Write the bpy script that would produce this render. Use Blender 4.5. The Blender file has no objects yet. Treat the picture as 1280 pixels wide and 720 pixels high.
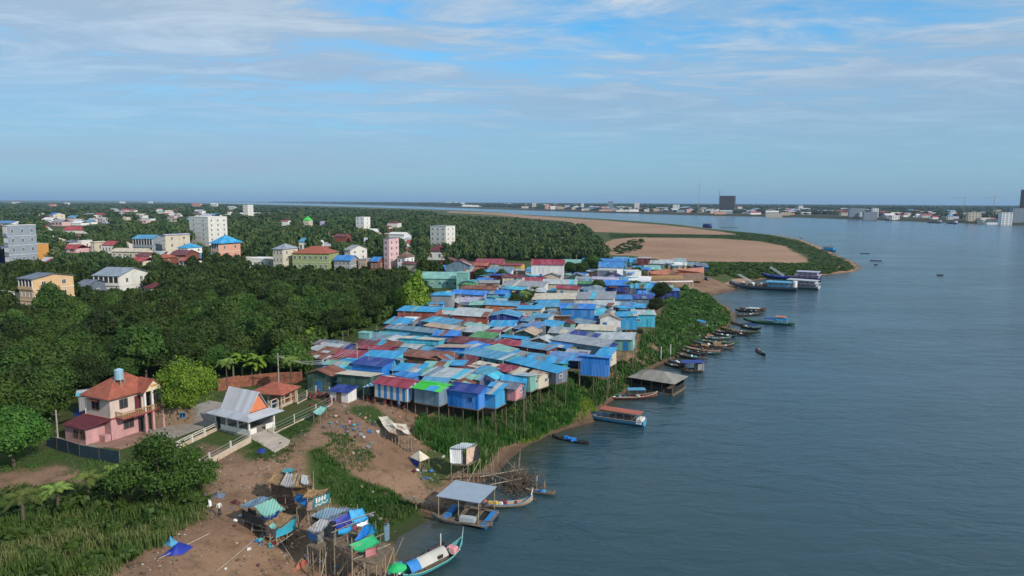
import bpy, math, random
import numpy as np
from mathutils import Vector, Matrix
random.seed(7)
RNG = np.random.default_rng(11)
C = bpy.context.scene.collection
sc = bpy.context.scene
rad = math.radians
# ------------------------------------------------------------------ camera
F = 870.0                      # focal length in photo pixels (photo 1280 x 720)
CAM_H = 40.0
TILT = math.atan(107.5 / F)
ROLL = rad(0.31)
cd = bpy.data.cameras.new('camera'); cam = bpy.data.objects.new('camera', cd); C.objects.link(cam)
cd.sensor_width = 36.0; cd.lens = 36.0 * F / 1280.0
cd.clip_start = 0.5; cd.clip_end = 90000
CM = Matrix.Rotation(math.pi / 2 - TILT, 3, 'X') @ Matrix.Rotation(-ROLL, 3, 'Z').inverted()
cam.matrix_world = Matrix.Translation((0, 0, CAM_H)) @ CM.to_4x4()
sc.camera = cam
CMn = np.array(CM)
def ray(px, py):
    v = CMn @ np.array([(px - 640) / F, (360 - py) / F, -1.0])
    return v
def at(px, py, z=0.0):
    v = ray(px, py)
    t = (z - CAM_H) / v[2]
    if t < 0: t = 1e5
    return np.array([v[0] * t, v[1] * t, z])
def proj(P):
    P = np.asarray(P, float).reshape(-1, 3) - np.array([0, 0, CAM_H])
    c = P @ CMn
    return np.stack([640 + F * c[:, 0] / -c[:, 2], 360 - F * c[:, 1] / -c[:, 2]], 1)
# ------------------------------------------------------------------ terrain
def wpoly(pts, z=0.0): return np.array([at(x, y, z)[:2] for x, y in pts])
SHORE_PX = [(380, 900), (440, 800), (492, 740), (502, 712), (494, 690), (496, 672), (540, 648), (556, 640), (590, 612), (622, 590),
    (642, 570), (658, 557), (687, 543), (712, 534), (740, 527), (747, 513), (757, 505), (770, 497), (790, 484), (800, 467),
    (825, 455), (845, 447), (864, 436), (880, 425), (890, 416), (904, 411), (913, 404), (917, 396), (914, 389), (900, 381),
    (881, 374), (892, 368), (915, 364), (922, 359), (932, 353), (960, 348), (1000, 346), (1030, 344), (1068, 340), (1078, 335),
    (1070, 328), (1050, 320), (1030, 310), (1005, 300), (975, 294.6), (940, 291), (900, 287), (850, 281), (800, 277), (740, 273),
    (700, 271), (660, 269), (620, 267), (570, 264.5), (520, 262.3), (440, 259.4), (360, 257), (280, 255), (200, 253)]
MAIN = np.vstack([wpoly(SHORE_PX), [[-9000, 16000], [-20000, 60000], [-90000, 60000], [-90000, -3000], [-60, -3000]]])
FAR_PX = [(1700, 297), (1500, 290), (1400, 286), (1280, 282), (1140, 277), (1000, 272), (860, 269), (760, 266.3), (640, 262.4), (520, 258.2), (400, 254.8), (300, 252.6), (220, 251.7)]
FARL = np.vstack([wpoly(FAR_PX), [[-9000, 25000], [-18000, 60000], [60000, 60000], [60000, 6000], [9000, 200]]])
def inpoly(x, y, poly):
    ins = np.zeros(x.shape, bool); n = len(poly); j = n - 1
    for i in range(n):
        xi, yi = poly[i]; xj, yj = poly[j]
        if yi != yj:
            c = ((yi > y) != (yj > y)) & (x < (xj - xi) * (y - yi) / (yj - yi) + xi)
            ins ^= c
        j = i
    return ins
def sdist(x, y, poly):
    d = np.full(x.shape, 1e9)
    for i in range(len(poly)):
        ax, ay = poly[i - 1]; bx, by = poly[i]
        dx, dy = bx - ax, by - ay; L = dx * dx + dy * dy + 1e-9
        t = np.clip(((x - ax) * dx + (y - ay) * dy) / L, 0, 1)
        d = np.minimum(d, np.hypot(x - ax - t * dx, y - ay - t * dy))
    return np.where(inpoly(x, y, poly), d, -d)
def sstep(v, a, b):
    t = np.clip((v - a) / (b - a), 0, 1); return t * t * (3 - 2 * t)
def wob(x, y, s, seed=0):
    r = 0
    for k, (a, b, ph) in enumerate(((1, .3, 0.1), (-.4, 1.1, 1.7), (.8, -.9, 3.1), (1.9, 1.3, .6), (-2.3, 1.1, 4.4), (.7, 3.1, 2.2))):
        r = r + np.sin((a * x + b * y) / s + ph + seed * 1.3 + k) / (1 + .45 * k)
    return r / 2.6
def gh(x, y, D_=None):
    x = np.asarray(x, float); y = np.asarray(y, float)
    dm, df = D_ if D_ is not None else (sdist(x, y, MAIN), sdist(x, y, FARL))
    low = sstep(y, 375, 455) * sstep(x, -60, 40)
    top = 6 - 3.9 * low
    near = 1 - sstep(y, 70, 115)
    wd = 27 - 12 * sstep(y, 108, 125) * (1 - sstep(y, 290, 330)) + 4 * wob(x, y, 14) - 4 * near
    nz = sstep(y, 108, 125) * (1 - sstep(y, 300, 335))
    h = top * (sstep(dm, -1.0, wd) * (1 - nz) + nz * np.clip((dm + .8) / wd, 0, 1) ** .72) + np.where(dm > 0, .12 * wob(x, y, 3.1) * sstep(dm, 0, 6), 0)
    h = np.where(dm > 0, h, np.maximum(-2.5, dm * .18))
    h2 = 6 * sstep(df, -2, 60)
    return np.maximum(h, np.where(df > 0, h2, -2.5))
_SEG = [(np.roll(P_, 1, 0), P_ - np.roll(P_, 1, 0)) for P_ in (MAIN, FARL)]
def sd1(x, y, k):
    A_, D_ = _SEG[k]; q = np.array([x, y]) - A_; t = np.clip((q * D_).sum(1) / ((D_ ** 2).sum(1) + 1e-9), 0, 1); e = q - t[:, None] * D_
    d = math.sqrt((e ** 2).sum(1).min()); y0 = A_[:, 1]; y1 = y0 + D_[:, 1]; c = (y0 > y) != (y1 > y)
    xi = A_[:, 0] + (y - y0) * D_[:, 0] / np.where(D_[:, 1] == 0, 1, D_[:, 1]); return d if (c & (x < xi)).sum() % 2 else -d
def g1(x, y): return float(gh(np.array([x]), np.array([y]), (np.array([sd1(x, y, 0)]), np.array([sd1(x, y, 1)])))[0])
def og(px, py):
    v = ray(px, py); z = 5.0
    for _ in range(14):
        p = at(px, py, z); z = .5 * z + .5 * max(0.0, g1(p[0], p[1]))
    p = at(px, py, z); return Vector((p[0], p[1], max(0, g1(p[0], p[1]))))
# ------------------------------------------------------------------ materials
def newmat(name):
    m = bpy.data.materials.new(name); m.use_nodes = True
    nt = m.node_tree; b = nt.nodes['Principled BSDF']; return m, nt, b
def N(nt, t, **kw):
    n = nt.nodes.new('ShaderNode' + t)
    for k, v in kw.items():
        if k in n.inputs.keys() if isinstance(k, str) else False: n.inputs[k].default_value = v
        else:
            try: setattr(n, k, v)
            except Exception: pass
    return n
def inp(n, **kw):
    for k, v in kw.items(): n.inputs[k.replace('_', ' ')].default_value = v
    return n
def c4(c): return (c[0], c[1], c[2], 1)
def mixc(nt, fac, a, b, mode='MIX'):
    m = nt.nodes.new('ShaderNodeMix'); m.data_type = 'RGBA'; m.blend_type = mode
    for sock, v in ((m.inputs[0], fac), (m.inputs[6], a), (m.inputs[7], b)):
        if isinstance(v, (int, float)): sock.default_value = v
        elif isinstance(v, tuple): sock.default_value = c4(v)
        else: nt.links.new(v, sock)
    return m.outputs[2]
def noise(nt, vec, scale, detail=4, rough=.55):
    n = nt.nodes.new('ShaderNodeTexNoise'); n.inputs['Scale'].default_value = scale
    n.inputs['Detail'].default_value = detail; n.inputs['Roughness'].default_value = rough
    if vec is not None: nt.links.new(vec, n.inputs['Vector'])
    return n
def mapr(nt, v, a, b, c, d):
    n = nt.nodes.new('ShaderNodeMapRange'); nt.links.new(v, n.inputs[0])
    for i, q in enumerate((a, b, c, d)): n.inputs[i + 1].default_value = q
    return n.outputs[0]
def math1(nt, op, a, b=None):
    n = nt.nodes.new('ShaderNodeMath'); n.operation = op
    for i, v in enumerate((a, b)):
        if v is None: continue
        if isinstance(v, (int, float)): n.inputs[i].default_value = v
        else: nt.links.new(v, n.inputs[i])
    return n.outputs[0]
def bump(nt, b, h, strength=.4, dist=.05):
    n = nt.nodes.new('ShaderNodeBump'); n.inputs['Strength'].default_value = strength; n.inputs['Distance'].default_value = dist
    nt.links.new(h, n.inputs['Height']); nt.links.new(n.outputs[0], b.inputs['Normal'])
MC = {}
def mat(name, col, rough=.75, var=.12, sc_=1.5, metallic=0.0, dirt=.0, bmp=.0):
    """painted / plastered / wooden surface with blotchy wear"""
    if name in MC: return MC[name]
    m, nt, b = newmat(name); tc = nt.nodes.new('ShaderNodeTexCoord')
    oi = nt.nodes.new('ShaderNodeObjectInfo')
    ad = nt.nodes.new('ShaderNodeVectorMath'); ad.operation = 'ADD'; nt.links.new(tc.outputs['Object'], ad.inputs[0])
    sc3 = nt.nodes.new('ShaderNodeVectorMath'); sc3.operation = 'SCALE'; sc3.inputs[0].default_value = (31, 17, 9)
    nt.links.new(oi.outputs['Random'], sc3.inputs['Scale']); nt.links.new(sc3.outputs[0], ad.inputs[1])
    n = noise(nt, ad.outputs[0], sc_, 6, .6)
    lo = tuple(c * (1 - var * 1.6) for c in col); hi = tuple(min(1, c * (1 + var)) for c in col)
    c = mixc(nt, mapr(nt, n.outputs[0], .3, .7, 0, 1), lo, hi)
    if dirt > 0:
        n2 = noise(nt, ad.outputs[0], sc_ * .37, 5, .7)
        c = mixc(nt, mapr(nt, n2.outputs[0], .52, .75, 0, dirt), c, (.16, .115, .08))
    nt.links.new(c, b.inputs['Base Color']); b.inputs['Roughness'].default_value = rough; b.inputs['Metallic'].default_value = metallic
    if bmp > 0: bump(nt, b, n.outputs[0], bmp, .06)
    MC[name] = m; return m
def sheet(name, col, rust=.25, axis='X', pitch=.3, fade=.35, rough=.5):
    """corrugated sheet metal: ribs down the slope, sheets of slightly different age, rust"""
    if name in MC: return MC[name]
    m, nt, b = newmat(name); tc = nt.nodes.new('ShaderNodeTexCoord'); oi = nt.nodes.new('ShaderNodeObjectInfo')
    sp = nt.nodes.new('ShaderNodeSeparateXYZ'); nt.links.new(tc.outputs['Object'], sp.inputs[0])
    if axis == 'S': ax = math1(nt, 'ADD', sp.outputs['X'], sp.outputs['Y']); ay = sp.outputs['Z']
    else: ax = sp.outputs['X']; ay = sp.outputs['Y']
    cell = math1(nt, 'FLOOR', math1(nt, 'MULTIPLY', ax, 1 / .85)); cell2 = math1(nt, 'FLOOR', math1(nt, 'MULTIPLY', ay, 1 / 2.4))
    cb = nt.nodes.new('ShaderNodeCombineXYZ'); nt.links.new(cell, cb.inputs[0]); nt.links.new(cell2, cb.inputs[1])
    nt.links.new(math1(nt, 'MULTIPLY', oi.outputs['Random'], 57.0), cb.inputs[2])
    wn = nt.nodes.new('ShaderNodeTexWhiteNoise'); nt.links.new(cb.outputs[0], wn.inputs['Vector'])
    pale = tuple(min(.85, c * .62 + .2) for c in col)
    c = mixc(nt, mapr(nt, wn.outputs[0], .35, 1, 0, fade), col, pale)
    v = mapr(nt, wn.outputs[0], 0, 1, .82, 1.1)
    hsv = nt.nodes.new('ShaderNodeHueSaturation'); nt.links.new(c, hsv.inputs['Color']); nt.links.new(v, hsv.inputs['Value'])
    ov = nt.nodes.new('ShaderNodeVectorMath'); ov.operation = 'ADD'; nt.links.new(tc.outputs['Object'], ov.inputs[0]); nt.links.new(cb.outputs[0], ov.inputs[1])
    ob = nt.nodes.new('ShaderNodeVectorMath'); ob.operation = 'SCALE'; ob.inputs[0].default_value = (40, 23, 11); nt.links.new(oi.outputs['Random'], ob.inputs['Scale'])
    oc = nt.nodes.new('ShaderNodeVectorMath'); oc.operation = 'ADD'; nt.links.new(tc.outputs['Object'], oc.inputs[0]); nt.links.new(ob.outputs[0], oc.inputs[1])
    n = noise(nt, oc.outputs[0], .8, 7, .68)
    rf = mapr(nt, n.outputs[0], .55, .68, 0, min(1, rust * 2.2))
    c = mixc(nt, rf, hsv.outputs[0], (.13, .062, .034))
    n3 = noise(nt, oc.outputs[0], 3.0, 4, .6); c = mixc(nt, mapr(nt, n3.outputs[0], .35, .75, 0, .12), c, (.22, .2, .18))
    nt.links.new(c, b.inputs['Base Color']); nt.links.new(mapr(nt, rf, 0, 1, rough, .9), b.inputs['Roughness'])
    b.inputs['Specular IOR Level'].default_value = .2
    w = math1(nt, 'SINE', math1(nt, 'MULTIPLY', ax, 2 * math.pi / pitch)); bump(nt, b, w, .55, .05)
    MC[name] = m; return m
def glassm(name='window_glass', col=(.03, .04, .05), rough=.15):
    if name in MC: return MC[name]
    m, nt, b = newmat(name); b.inputs['Base Color'].default_value = c4(col); b.inputs['Roughness'].default_value = rough
    MC[name] = m; return m
# ------------------------------------------------------------------ mesh builder
class MB:
    def __init__(s): s.v = []; s.f = []; s.m = []; s.mi = 0
    def quad(s, *p):
        n = len(s.v); s.v += [tuple(q) for q in p]; s.f.append(tuple(range(n, n + len(p)))); s.m.append(s.mi); return s
    def box(s, cx, cy, z0, w, d, h, rz=0, taper=1.0, tilt=None):
        n = len(s.v); c, q = math.cos(rz), math.sin(rz)
        for z, k in ((z0, 1), (z0 + h, taper)):
            for x, y in ((-.5, -.5), (.5, -.5), (.5, .5), (-.5, .5)):
                X = x * w * k; Y = y * d * k; s.v.append((cx + X * c - Y * q, cy + X * q + Y * c, z))
        for f in ((0, 3, 2, 1), (4, 5, 6, 7), (0, 1, 5, 4), (1, 2, 6, 5), (2, 3, 7, 6), (3, 0, 4, 7)):
            s.f.append(tuple(n + i for i in f)); s.m.append(s.mi)
        return s
    def bar(s, a, b, r, r2=None, k=6):
        a = Vector(a); b = Vector(b); r2 = r if r2 is None else r2; d = (b - a)
        if d.length < 1e-6: return s
        d.normalize(); u = d.orthogonal().normalized(); w = d.cross(u); n = len(s.v)
        for p, q in ((a, r), (b, r2)):
            for i in range(k):
                t = 2 * math.pi * i / k; s.v.append(tuple(p + (u * math.cos(t) + w * math.sin(t)) * q))
        for i in range(k):
            j = (i + 1) % k; s.f.append((n + i, n + j, n + k + j, n + k + i)); s.m.append(s.mi)
        s.f.append(tuple(n + i for i in range(k - 1, -1, -1))); s.f.append(tuple(n + k + i for i in range(k))); s.m += [s.mi, s.mi]
        return s
    def prism(s, poly, z0, h):
        """vertical extrusion of a ccw outline"""
        n = len(s.v); k = len(poly)
        for z in (z0, z0 + h): s.v += [(p[0], p[1], z) for p in poly]
        for i in range(k):
            j = (i + 1) % k; s.f.append((n + i, n + j, n + k + j, n + k + i)); s.m.append(s.mi)
        s.f.append(tuple(n + i for i in range(k - 1, -1, -1))); s.f.append(tuple(n + k + i for i in range(k))); s.m += [s.mi, s.mi]
        return s
    def slab(s, pts, t=.06):
        """thin plate with given top corners"""
        n = len(s.v); k = len(pts)
        s.v += [tuple(p) for p in pts] + [(p[0], p[1], p[2] - t) for p in pts]
        s.f.append(tuple(n + i for i in range(k))); s.f.append(tuple(n + k + i for i in range(k - 1, -1, -1)))
        for i in range(k):
            j = (i + 1) % k; s.f.append((n + j, n + i, n + k + i, n + k + j))
        s.m += [s.mi] * (k + 2); return s
    def grid(s, fn, nu, nv):
        n = len(s.v)
        for i in range(nu + 1):
            for j in range(nv + 1): s.v.append(tuple(fn(i / nu, j / nv)))
        for i in range(nu):
            for j in range(nv):
                a = n + i * (nv + 1) + j; s.f.append((a, a + nv + 1, a + nv + 2, a + 1)); s.m.append(s.mi)
        return s
    def mesh(s, name, mats, smooth=False):
        me = bpy.data.meshes.new(name); me.from_pydata(s.v, [], s.f)
        for m in (mats if isinstance(mats, (list, tuple)) else [mats]): me.materials.append(m)
        if any(s.m): me.polygons.foreach_set('material_index', s.m)
        if smooth: me.polygons.foreach_set('use_smooth', [True] * len(s.f))
        me.update(); return me
    def build(s, name, mats, parent=None, loc=(0, 0, 0), rz=0, smooth=False):
        return ob(name, s.mesh(name, mats, smooth), parent, loc, rz)
def npmesh(name, V, Q, mats, k=4, smooth=False):
    me = bpy.data.meshes.new(name); V = np.asarray(V, np.float32); Q = np.asarray(Q, np.int32)
    me.vertices.add(len(V)); me.vertices.foreach_set('co', V.ravel())
    me.loops.add(Q.size); me.loops.foreach_set('vertex_index', Q.ravel())
    me.polygons.add(len(Q)); me.polygons.foreach_set('loop_start', np.arange(0, Q.size, k, dtype=np.int32))
    me.polygons.foreach_set('loop_total', np.full(len(Q), k, np.int32))
    for m in (mats if isinstance(mats, (list, tuple)) else [mats]): me.materials.append(m)
    if smooth: me.polygons.foreach_set('use_smooth', np.ones(len(Q), bool))
    me.update(calc_edges=True); return me
def ob(name, me, parent=None, loc=(0, 0, 0), rz=0):
    o = bpy.data.objects.new(name, me); C.objects.link(o); o.parent = parent; o.location = loc; o.rotation_euler = (0, 0, rz); return o
LABELS = {}
def tag(o, label, cat, group=None):
    o['label'] = label; o['category'] = cat
    if group: o['group'] = group
    return o
def thing(name, label, cat, loc, rz=0, group=None):
    o = bpy.data.objects.new(name, None); C.objects.link(o); o.location = loc; o.rotation_euler = (0, 0, rz)
    o.empty_display_size = .2
    return tag(o, label, cat, group)
def dup(root, loc, rz, label, scale=None, group=None):
    r = root.copy(); C.objects.link(r); r.location = loc; r.rotation_euler = (0, 0, rz); r['label'] = label
    if group: r['group'] = group
    if scale: r.scale = scale if isinstance(scale, (tuple, list)) else (scale,) * 3
    for ch in DCH[root.name]:
        c = ch.copy(); C.objects.link(c); c.parent = r
        for g in DCH.get(ch.name, ()):
            d = g.copy(); C.objects.link(d); d.parent = c
    return r
DCH = {}
def regch(root):
    DCH[root.name] = [o for o in C.objects if o.parent == root]
    for ch in DCH[root.name]:
        s = [o for o in C.objects if o.parent == ch]
        if s: DCH[ch.name] = s
# ------------------------------------------------------------------ sky, sun, exposure
SUN_EL, SUN_AZ = rad(33), rad(128)      # azimuth clockwise from +Y (view direction): from the right, slightly behind
w = bpy.data.worlds.new('World'); sc.world = w; w.use_nodes = True
nt = w.node_tree; bg = nt.nodes['Background']
sky = nt.nodes.new('ShaderNodeTexSky'); sky.sky_type = 'NISHITA'; sky.sun_disc = False
sky.sun_elevation = SUN_EL; sky.sun_rotation = SUN_AZ; sky.altitude = 10; sky.air_density = 1.0; sky.dust_density = .6; sky.ozone_density = 2.5
tc = nt.nodes.new('ShaderNodeTexCoord'); sp = nt.nodes.new('ShaderNodeSeparateXYZ'); nt.links.new(tc.outputs['Generated'], sp.inputs[0])
zz = math1(nt, 'ADD', math1(nt, 'MAXIMUM', sp.outputs[2], 0.0), .045)
px_ = math1(nt, 'DIVIDE', sp.outputs[0], zz); py_ = math1(nt, 'DIVIDE', sp.outputs[1], zz)
cb = nt.nodes.new('ShaderNodeCombineXYZ'); nt.links.new(px_, cb.inputs[0]); nt.links.new(py_, cb.inputs[1])
mp = nt.nodes.new('ShaderNodeMapping'); nt.links.new(cb.outputs[0], mp.inputs[0]); mp.inputs['Rotation'].default_value = (0, 0, rad(8)); mp.inputs['Scale'].default_value = (.55, 1.0, 1)
mp.inputs['Location'].default_value = (3.1, .6, 0)
nA = noise(nt, mp.outputs[0], .33, 4, .55); nA.inputs['Distortion'].default_value = .4      # large sheets
nB = noise(nt, mp.outputs[0], 1.9, 8, .66); nB.inputs['Distortion'].default_value = .6     # ripples
nC = noise(nt, mp.outputs[0], .9, 8, .6)
cov = math1(nt, 'ADD', math1(nt, 'MULTIPLY', nA.outputs[0], .55), math1(nt, 'MULTIPLY', nB.outputs[0], .45))
cov = math1(nt, 'ADD', cov, math1(nt, 'MULTIPLY', math1(nt, 'SUBTRACT', nC.outputs[0], .5), .3))
cl = mapr(nt, cov, .345, .475, .05, .93)
# veil gets even towards the horizon
elv = sp.outputs[2]
hz = mapr(nt, elv, .07, .24, 1, 0)
cl2 = mixc(nt, hz, cl, (.72, .72, .72))
cloudcol = mixc(nt, mapr(nt, elv, .0, .34, 0, 1), (3.15, 4.0, 5.7), (5.3, 6.7, 8.0))
wisp = math1(nt, 'MULTIPLY', mapr(nt, nB.outputs[0], .47, .68, 0, .6), mapr(nt, elv, .05, .22, .12, 1))
cloudcol = mixc(nt, wisp, cloudcol, (8.4, 9.2, 10.0))
skyc = mixc(nt, 1.0, sky.outputs[0], (.6, 1.75, 2.2), 'MULTIPLY')
fin = mixc(nt, cl2, skyc, cloudcol)
pk = noise(nt, mp.outputs[0], .16, 3, .5); lf = mapr(nt, sp.outputs[0], -.75, .1, 1, 0); band = mapr(nt, math1(nt, 'ABSOLUTE', math1(nt, 'SUBTRACT', elv, .05)), 0, .06, 1, 0)
fin = mixc(nt, math1(nt, 'MULTIPLY', math1(nt, 'MULTIPLY', lf, band), mapr(nt, pk.outputs[0], .38, .58, .1, .7)), fin, (4.6, 4.1, 5.6))
nt.links.new(fin, bg.inputs[0]); bg.inputs[1].default_value = .088
ld = bpy.data.lights.new('sun', 'SUN'); ld.energy = 4.0; ld.angle = rad(.6); ld.color = (1, .90, .77)
sun = bpy.data.objects.new('sun', ld); C.objects.link(sun)
sd = Vector((math.sin(SUN_AZ) * math.cos(SUN_EL), math.cos(SUN_AZ) * math.cos(SUN_EL), math.sin(SUN_EL)))
sun.rotation_euler = sd.to_track_quat('Z', 'Y').to_euler(); sun.location = (60, -40, 120)
sc.view_settings.view_transform = 'Standard'; sc.view_settings.look = 'None'; sc.view_settings.gamma = 1; sc.view_settings.exposure = 0.0
sc.view_settings.use_curve_mapping = False
sc.cycles.max_bounces = 6; sc.cycles.diffuse_bounces = 2; sc.cycles.glossy_bounces = 3; sc.cycles.transmission_bounces = 3; sc.cycles.volume_bounces = 0; sc.cycles.transparent_max_bounces = 8
sc.cycles.use_denoising = True
# ------------------------------------------------------------------ ground sheet
NR, NC_ = 900, 440
rr = 30 * (62000 / 30) ** (np.linspace(0, 1, NR) ** 1.0)
# finer where the picture looks
ang = np.radians(np.linspace(-56, 56, NC_))
RR, AA = np.meshgrid(rr, ang, indexing='ij')
GX = RR * np.sin(AA); GY = RR * np.cos(AA) - 0.0
GZ = gh(GX.ravel(), GY.ravel())
V = np.stack([GX.ravel(), GY.ravel(), GZ], 1)
idx = np.arange(NR * NC_).reshape(NR, NC_)
Q = np.stack([idx[:-1, :-1], idx[:-1, 1:], idx[1:, 1:], idx[1:, :-1]], -1).reshape(-1, 4)
# surface kinds from outlines on the ground (0 soil .. masks are 0..1 per vertex)
X, Y = V[:, 0], V[:, 1]
DM = sdist(X, Y, MAIN)
def zone(pts, z, amp, s, w=None):
    w = w or amp * 1.6
    ax = X + amp * wob(X, Y, s, 1) + amp * .5 * wob(X, Y, s * .31, 2); ay = Y + amp * wob(X, Y, s, 3) + amp * .5 * wob(X, Y, s * .27, 5)
    return np.clip(.5 + sdist(ax, ay, wpoly(pts, z)) / (2 * w), 0, 1)
sand = zone([(560, 265.3), (640, 268), (700, 272), (760, 276), (830, 281.5), (880, 287), (925, 293), (880, 293.2), (790, 291.5), (740, 290), (700, 276), (640, 271.5), (560, 267.5)], 2, 4, 60)
sand = np.maximum(sand, zone([(764, 299), (800, 297), (850, 297.5), (900, 298.5), (950, 302), (985, 309), (1003, 318), (1012, 326), (980, 332), (930, 331), (880, 329), (830, 325), (790, 320), (740, 318)], 2, 3, 30))
sand = np.maximum(sand, zone([(1040, 342), (1076, 337), (1060, 331), (1030, 336), (990, 341), (1000, 347)], 1, 1.5, 18))
sand = np.maximum(sand, ((DM > 0) & (DM < 7) & (Y > 330)).astype(float) * .8)
dirt = zone([(835, 340), (880, 347), (935, 352), (925, 366), (890, 372), (858, 372), (838, 362), (815, 352)], 3, 2, 14)
dirt = np.maximum(dirt, zone([(255, 560), (300, 575), (345, 560), (395, 520), (430, 505), (520, 512), (560, 525), (520, 545), (520, 560), (545, 590), (575, 615), (540, 625), (500, 605), (440, 580), (395, 572), (385, 600), (420, 610), (470, 630), (500, 645), (480, 670), (520, 760), (60, 760), (150, 700), (215, 655), (262, 625), (250, 590)], 5, 1.2, 6))
dirt = np.maximum(dirt, zone([(0, 590), (60, 583), (110, 590), (112, 600), (70, 606), (20, 622), (-60, 640), (-60, 590)], 6, 1.2, 6))
dirt = np.maximum(dirt, np.clip(.5 + (5.5 + 2.5 * wob(X, Y, 5) - DM) / 3, 0, 1) * (DM > -4) * (Y < 330))
dirt = np.maximum(dirt, zone([(380, 500), (430, 478), (560, 400), (700, 330), (860, 326), (860, 370), (825, 385), (815, 420), (760, 460), (640, 500), (560, 520)], 6, 3, 12) * .8)
grass = zone([(385, 577), (405, 572), (440, 590), (480, 590), (530, 605), (545, 622), (505, 640), (470, 640), (450, 620), (400, 605)], 4, .9, 4)
grass = np.maximum(grass, zone([(330, 545), (355, 530), (395, 515), (405, 505), (412, 515), (400, 530), (392, 545), (360, 562), (350, 575), (300, 580)], 5.5, 1.0, 5) * .85)
grass = np.maximum(grass, zone([(440, 508), (470, 510), (500, 528), (470, 530), (430, 520)], 5.5, .8, 5) * .8)
farm = ((X < 0) & (Y > 600)) * np.clip(wob(X, Y, 170) + .1, 0, .6)
me = npmesh('ground', V, Q, [], 4, True)
for nm, arr in (('sand', sand), ('dirt', dirt), ('grass', grass), ('farm', farm), ('wet', 1 - sstep(DM, -1, 4.5))):
    a = me.attributes.new(nm, 'FLOAT', 'POINT'); a.data.foreach_set('value', arr.astype(np.float32))
m, nt, b = newmat('ground_mat'); me.materials.append(m)
tc = nt.nodes.new('ShaderNodeNewGeometry'); P = tc.outputs['Position']
def att(n): a = nt.nodes.new('ShaderNodeAttribute'); a.attribute_name = n; return a.outputs['Fac']
n1 = noise(nt, P, .9, 8, .65); n2 = noise(nt, P, .11, 6, .6); n3 = noise(nt, P, 3.5, 5, .7); n4 = noise(nt, P, .012, 6, .6)
def soft(a, k=1.1): return mapr(nt, math1(nt, 'ADD', att(a), math1(nt, 'MULTIPLY', math1(nt, 'SUBTRACT', n1.outputs[0], .5), k)), .3, .7, 0, 1)
g = mixc(nt, mapr(nt, n1.outputs[0], .3, .7, 0, 1), (.022, .048, .009), (.06, .09, .024))
g = mixc(nt, mapr(nt, n2.outputs[0], .45, .7, 0, .5), g, (.09, .075, .035))
g = mixc(nt, mapr(nt, n4.outputs[0], .4, .65, 0, .35), g, (.10, .115, .05))
d = mixc(nt, mapr(nt, n2.outputs[0], .3, .7, 0, 1), (.155, .090, .055), (.29, .18, .118))
d = mixc(nt, mapr(nt, n3.outputs[0], .45, .8, 0, .55), d, (.27, .2, .15))
d = mixc(nt, mapr(nt, n1.outputs[0], .56, .68, 0, .55), d, (.05, .055, .022))
n5 = noise(nt, P, .35, 8, .72); d = mixc(nt, mapr(nt, n5.outputs[0], .52, .62, 0, .6), d, (.085, .055, .038)); d = mixc(nt, mapr(nt, n5.outputs[0], .3, .42, .5, 0), d, (.27, .19, .135))
s_ = mixc(nt, mapr(nt, n4.outputs[0], .35, .65, 0, 1), (.26, .15, .095), (.37, .23, .15)); s_ = mixc(nt, mapr(nt, n2.outputs[0], .4, .75, 0, .5), s_, (.33, .23, .17))
wv = nt.nodes.new('ShaderNodeTexWave'); nt.links.new(P, wv.inputs[0]); wv.inputs['Scale'].default_value = .05; wv.inputs['Distortion'].default_value = 9; wv.inputs['Detail'].default_value = 4; wv.inputs['Detail Scale'].default_value = .6
s_ = mixc(nt, mapr(nt, wv.outputs['Fac'], .6, 1, 0, .3), s_, (.22, .14, .10)); s_ = mixc(nt, mapr(nt, n2.outputs[0], .64, .7, 0, .8), s_, (.10, .12, .05))
c = mixc(nt, soft('farm'), g, (.12, .11, .05)); c = mixc(nt, soft('dirt'), c, d); c = mixc(nt, soft('sand', .7), c, s_)
gg = mixc(nt, n3.outputs[0], (.022, .05, .010), (.05, .092, .02)); c = mixc(nt, soft('grass'), c, gg)
c = mixc(nt, mapr(nt, att('wet'), .2, 1, 0, .7), c, (.045, .034, .025))
nt.links.new(c, b.inputs['Base Color']); b.inputs['Roughness'].default_value = .95; b.inputs['Specular IOR Level'].default_value = .15
bump(nt, b, math1(nt, 'ADD', n3.outputs[0], n1.outputs[0]), .6, .25)
ground = ob('ground', me); ground['kind'] = 'structure'
# ------------------------------------------------------------------ river
m, nt, b = newmat('river_water'); geo = nt.nodes.new('ShaderNodeNewGeometry')
mp = nt.nodes.new('ShaderNodeMapping'); nt.links.new(geo.outputs['Position'], mp.inputs[0]); mp.inputs['Rotation'].default_value = (0, 0, rad(14)); mp.inputs['Scale'].default_value = (.42, 1, 1)
w1 = noise(nt, mp.outputs[0], .30, 5, .55); w1.inputs['Distortion'].default_value = .8
w2 = noise(nt, mp.outputs[0], 1.3, 3, .55); w3 = noise(nt, geo.outputs['Position'], .006, 5, .6); w4 = noise(nt, mp.outputs[0], .035, 4, .6)
h = math1(nt, 'ADD', math1(nt, 'MULTIPLY', w1.outputs[0], 1.0), math1(nt, 'MULTIPLY', w2.outputs[0], .22))
amp = mapr(nt, w4.outputs[0], .3, .7, .2, 1.0)
spz = nt.nodes.new('ShaderNodeSeparateXYZ'); nt.links.new(geo.outputs['Position'], spz.inputs[0]); amp = math1(nt, 'MULTIPLY', amp, mapr(nt, spz.outputs[1], 90, 420, .7, 2.0)); bump(nt, b, math1(nt, 'MULTIPLY', h, amp), .8, .9)
c = mixc(nt, mapr(nt, w3.outputs[0], .35, .65, 0, 1), (.016, .046, .058), (.022, .060, .085))
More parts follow.
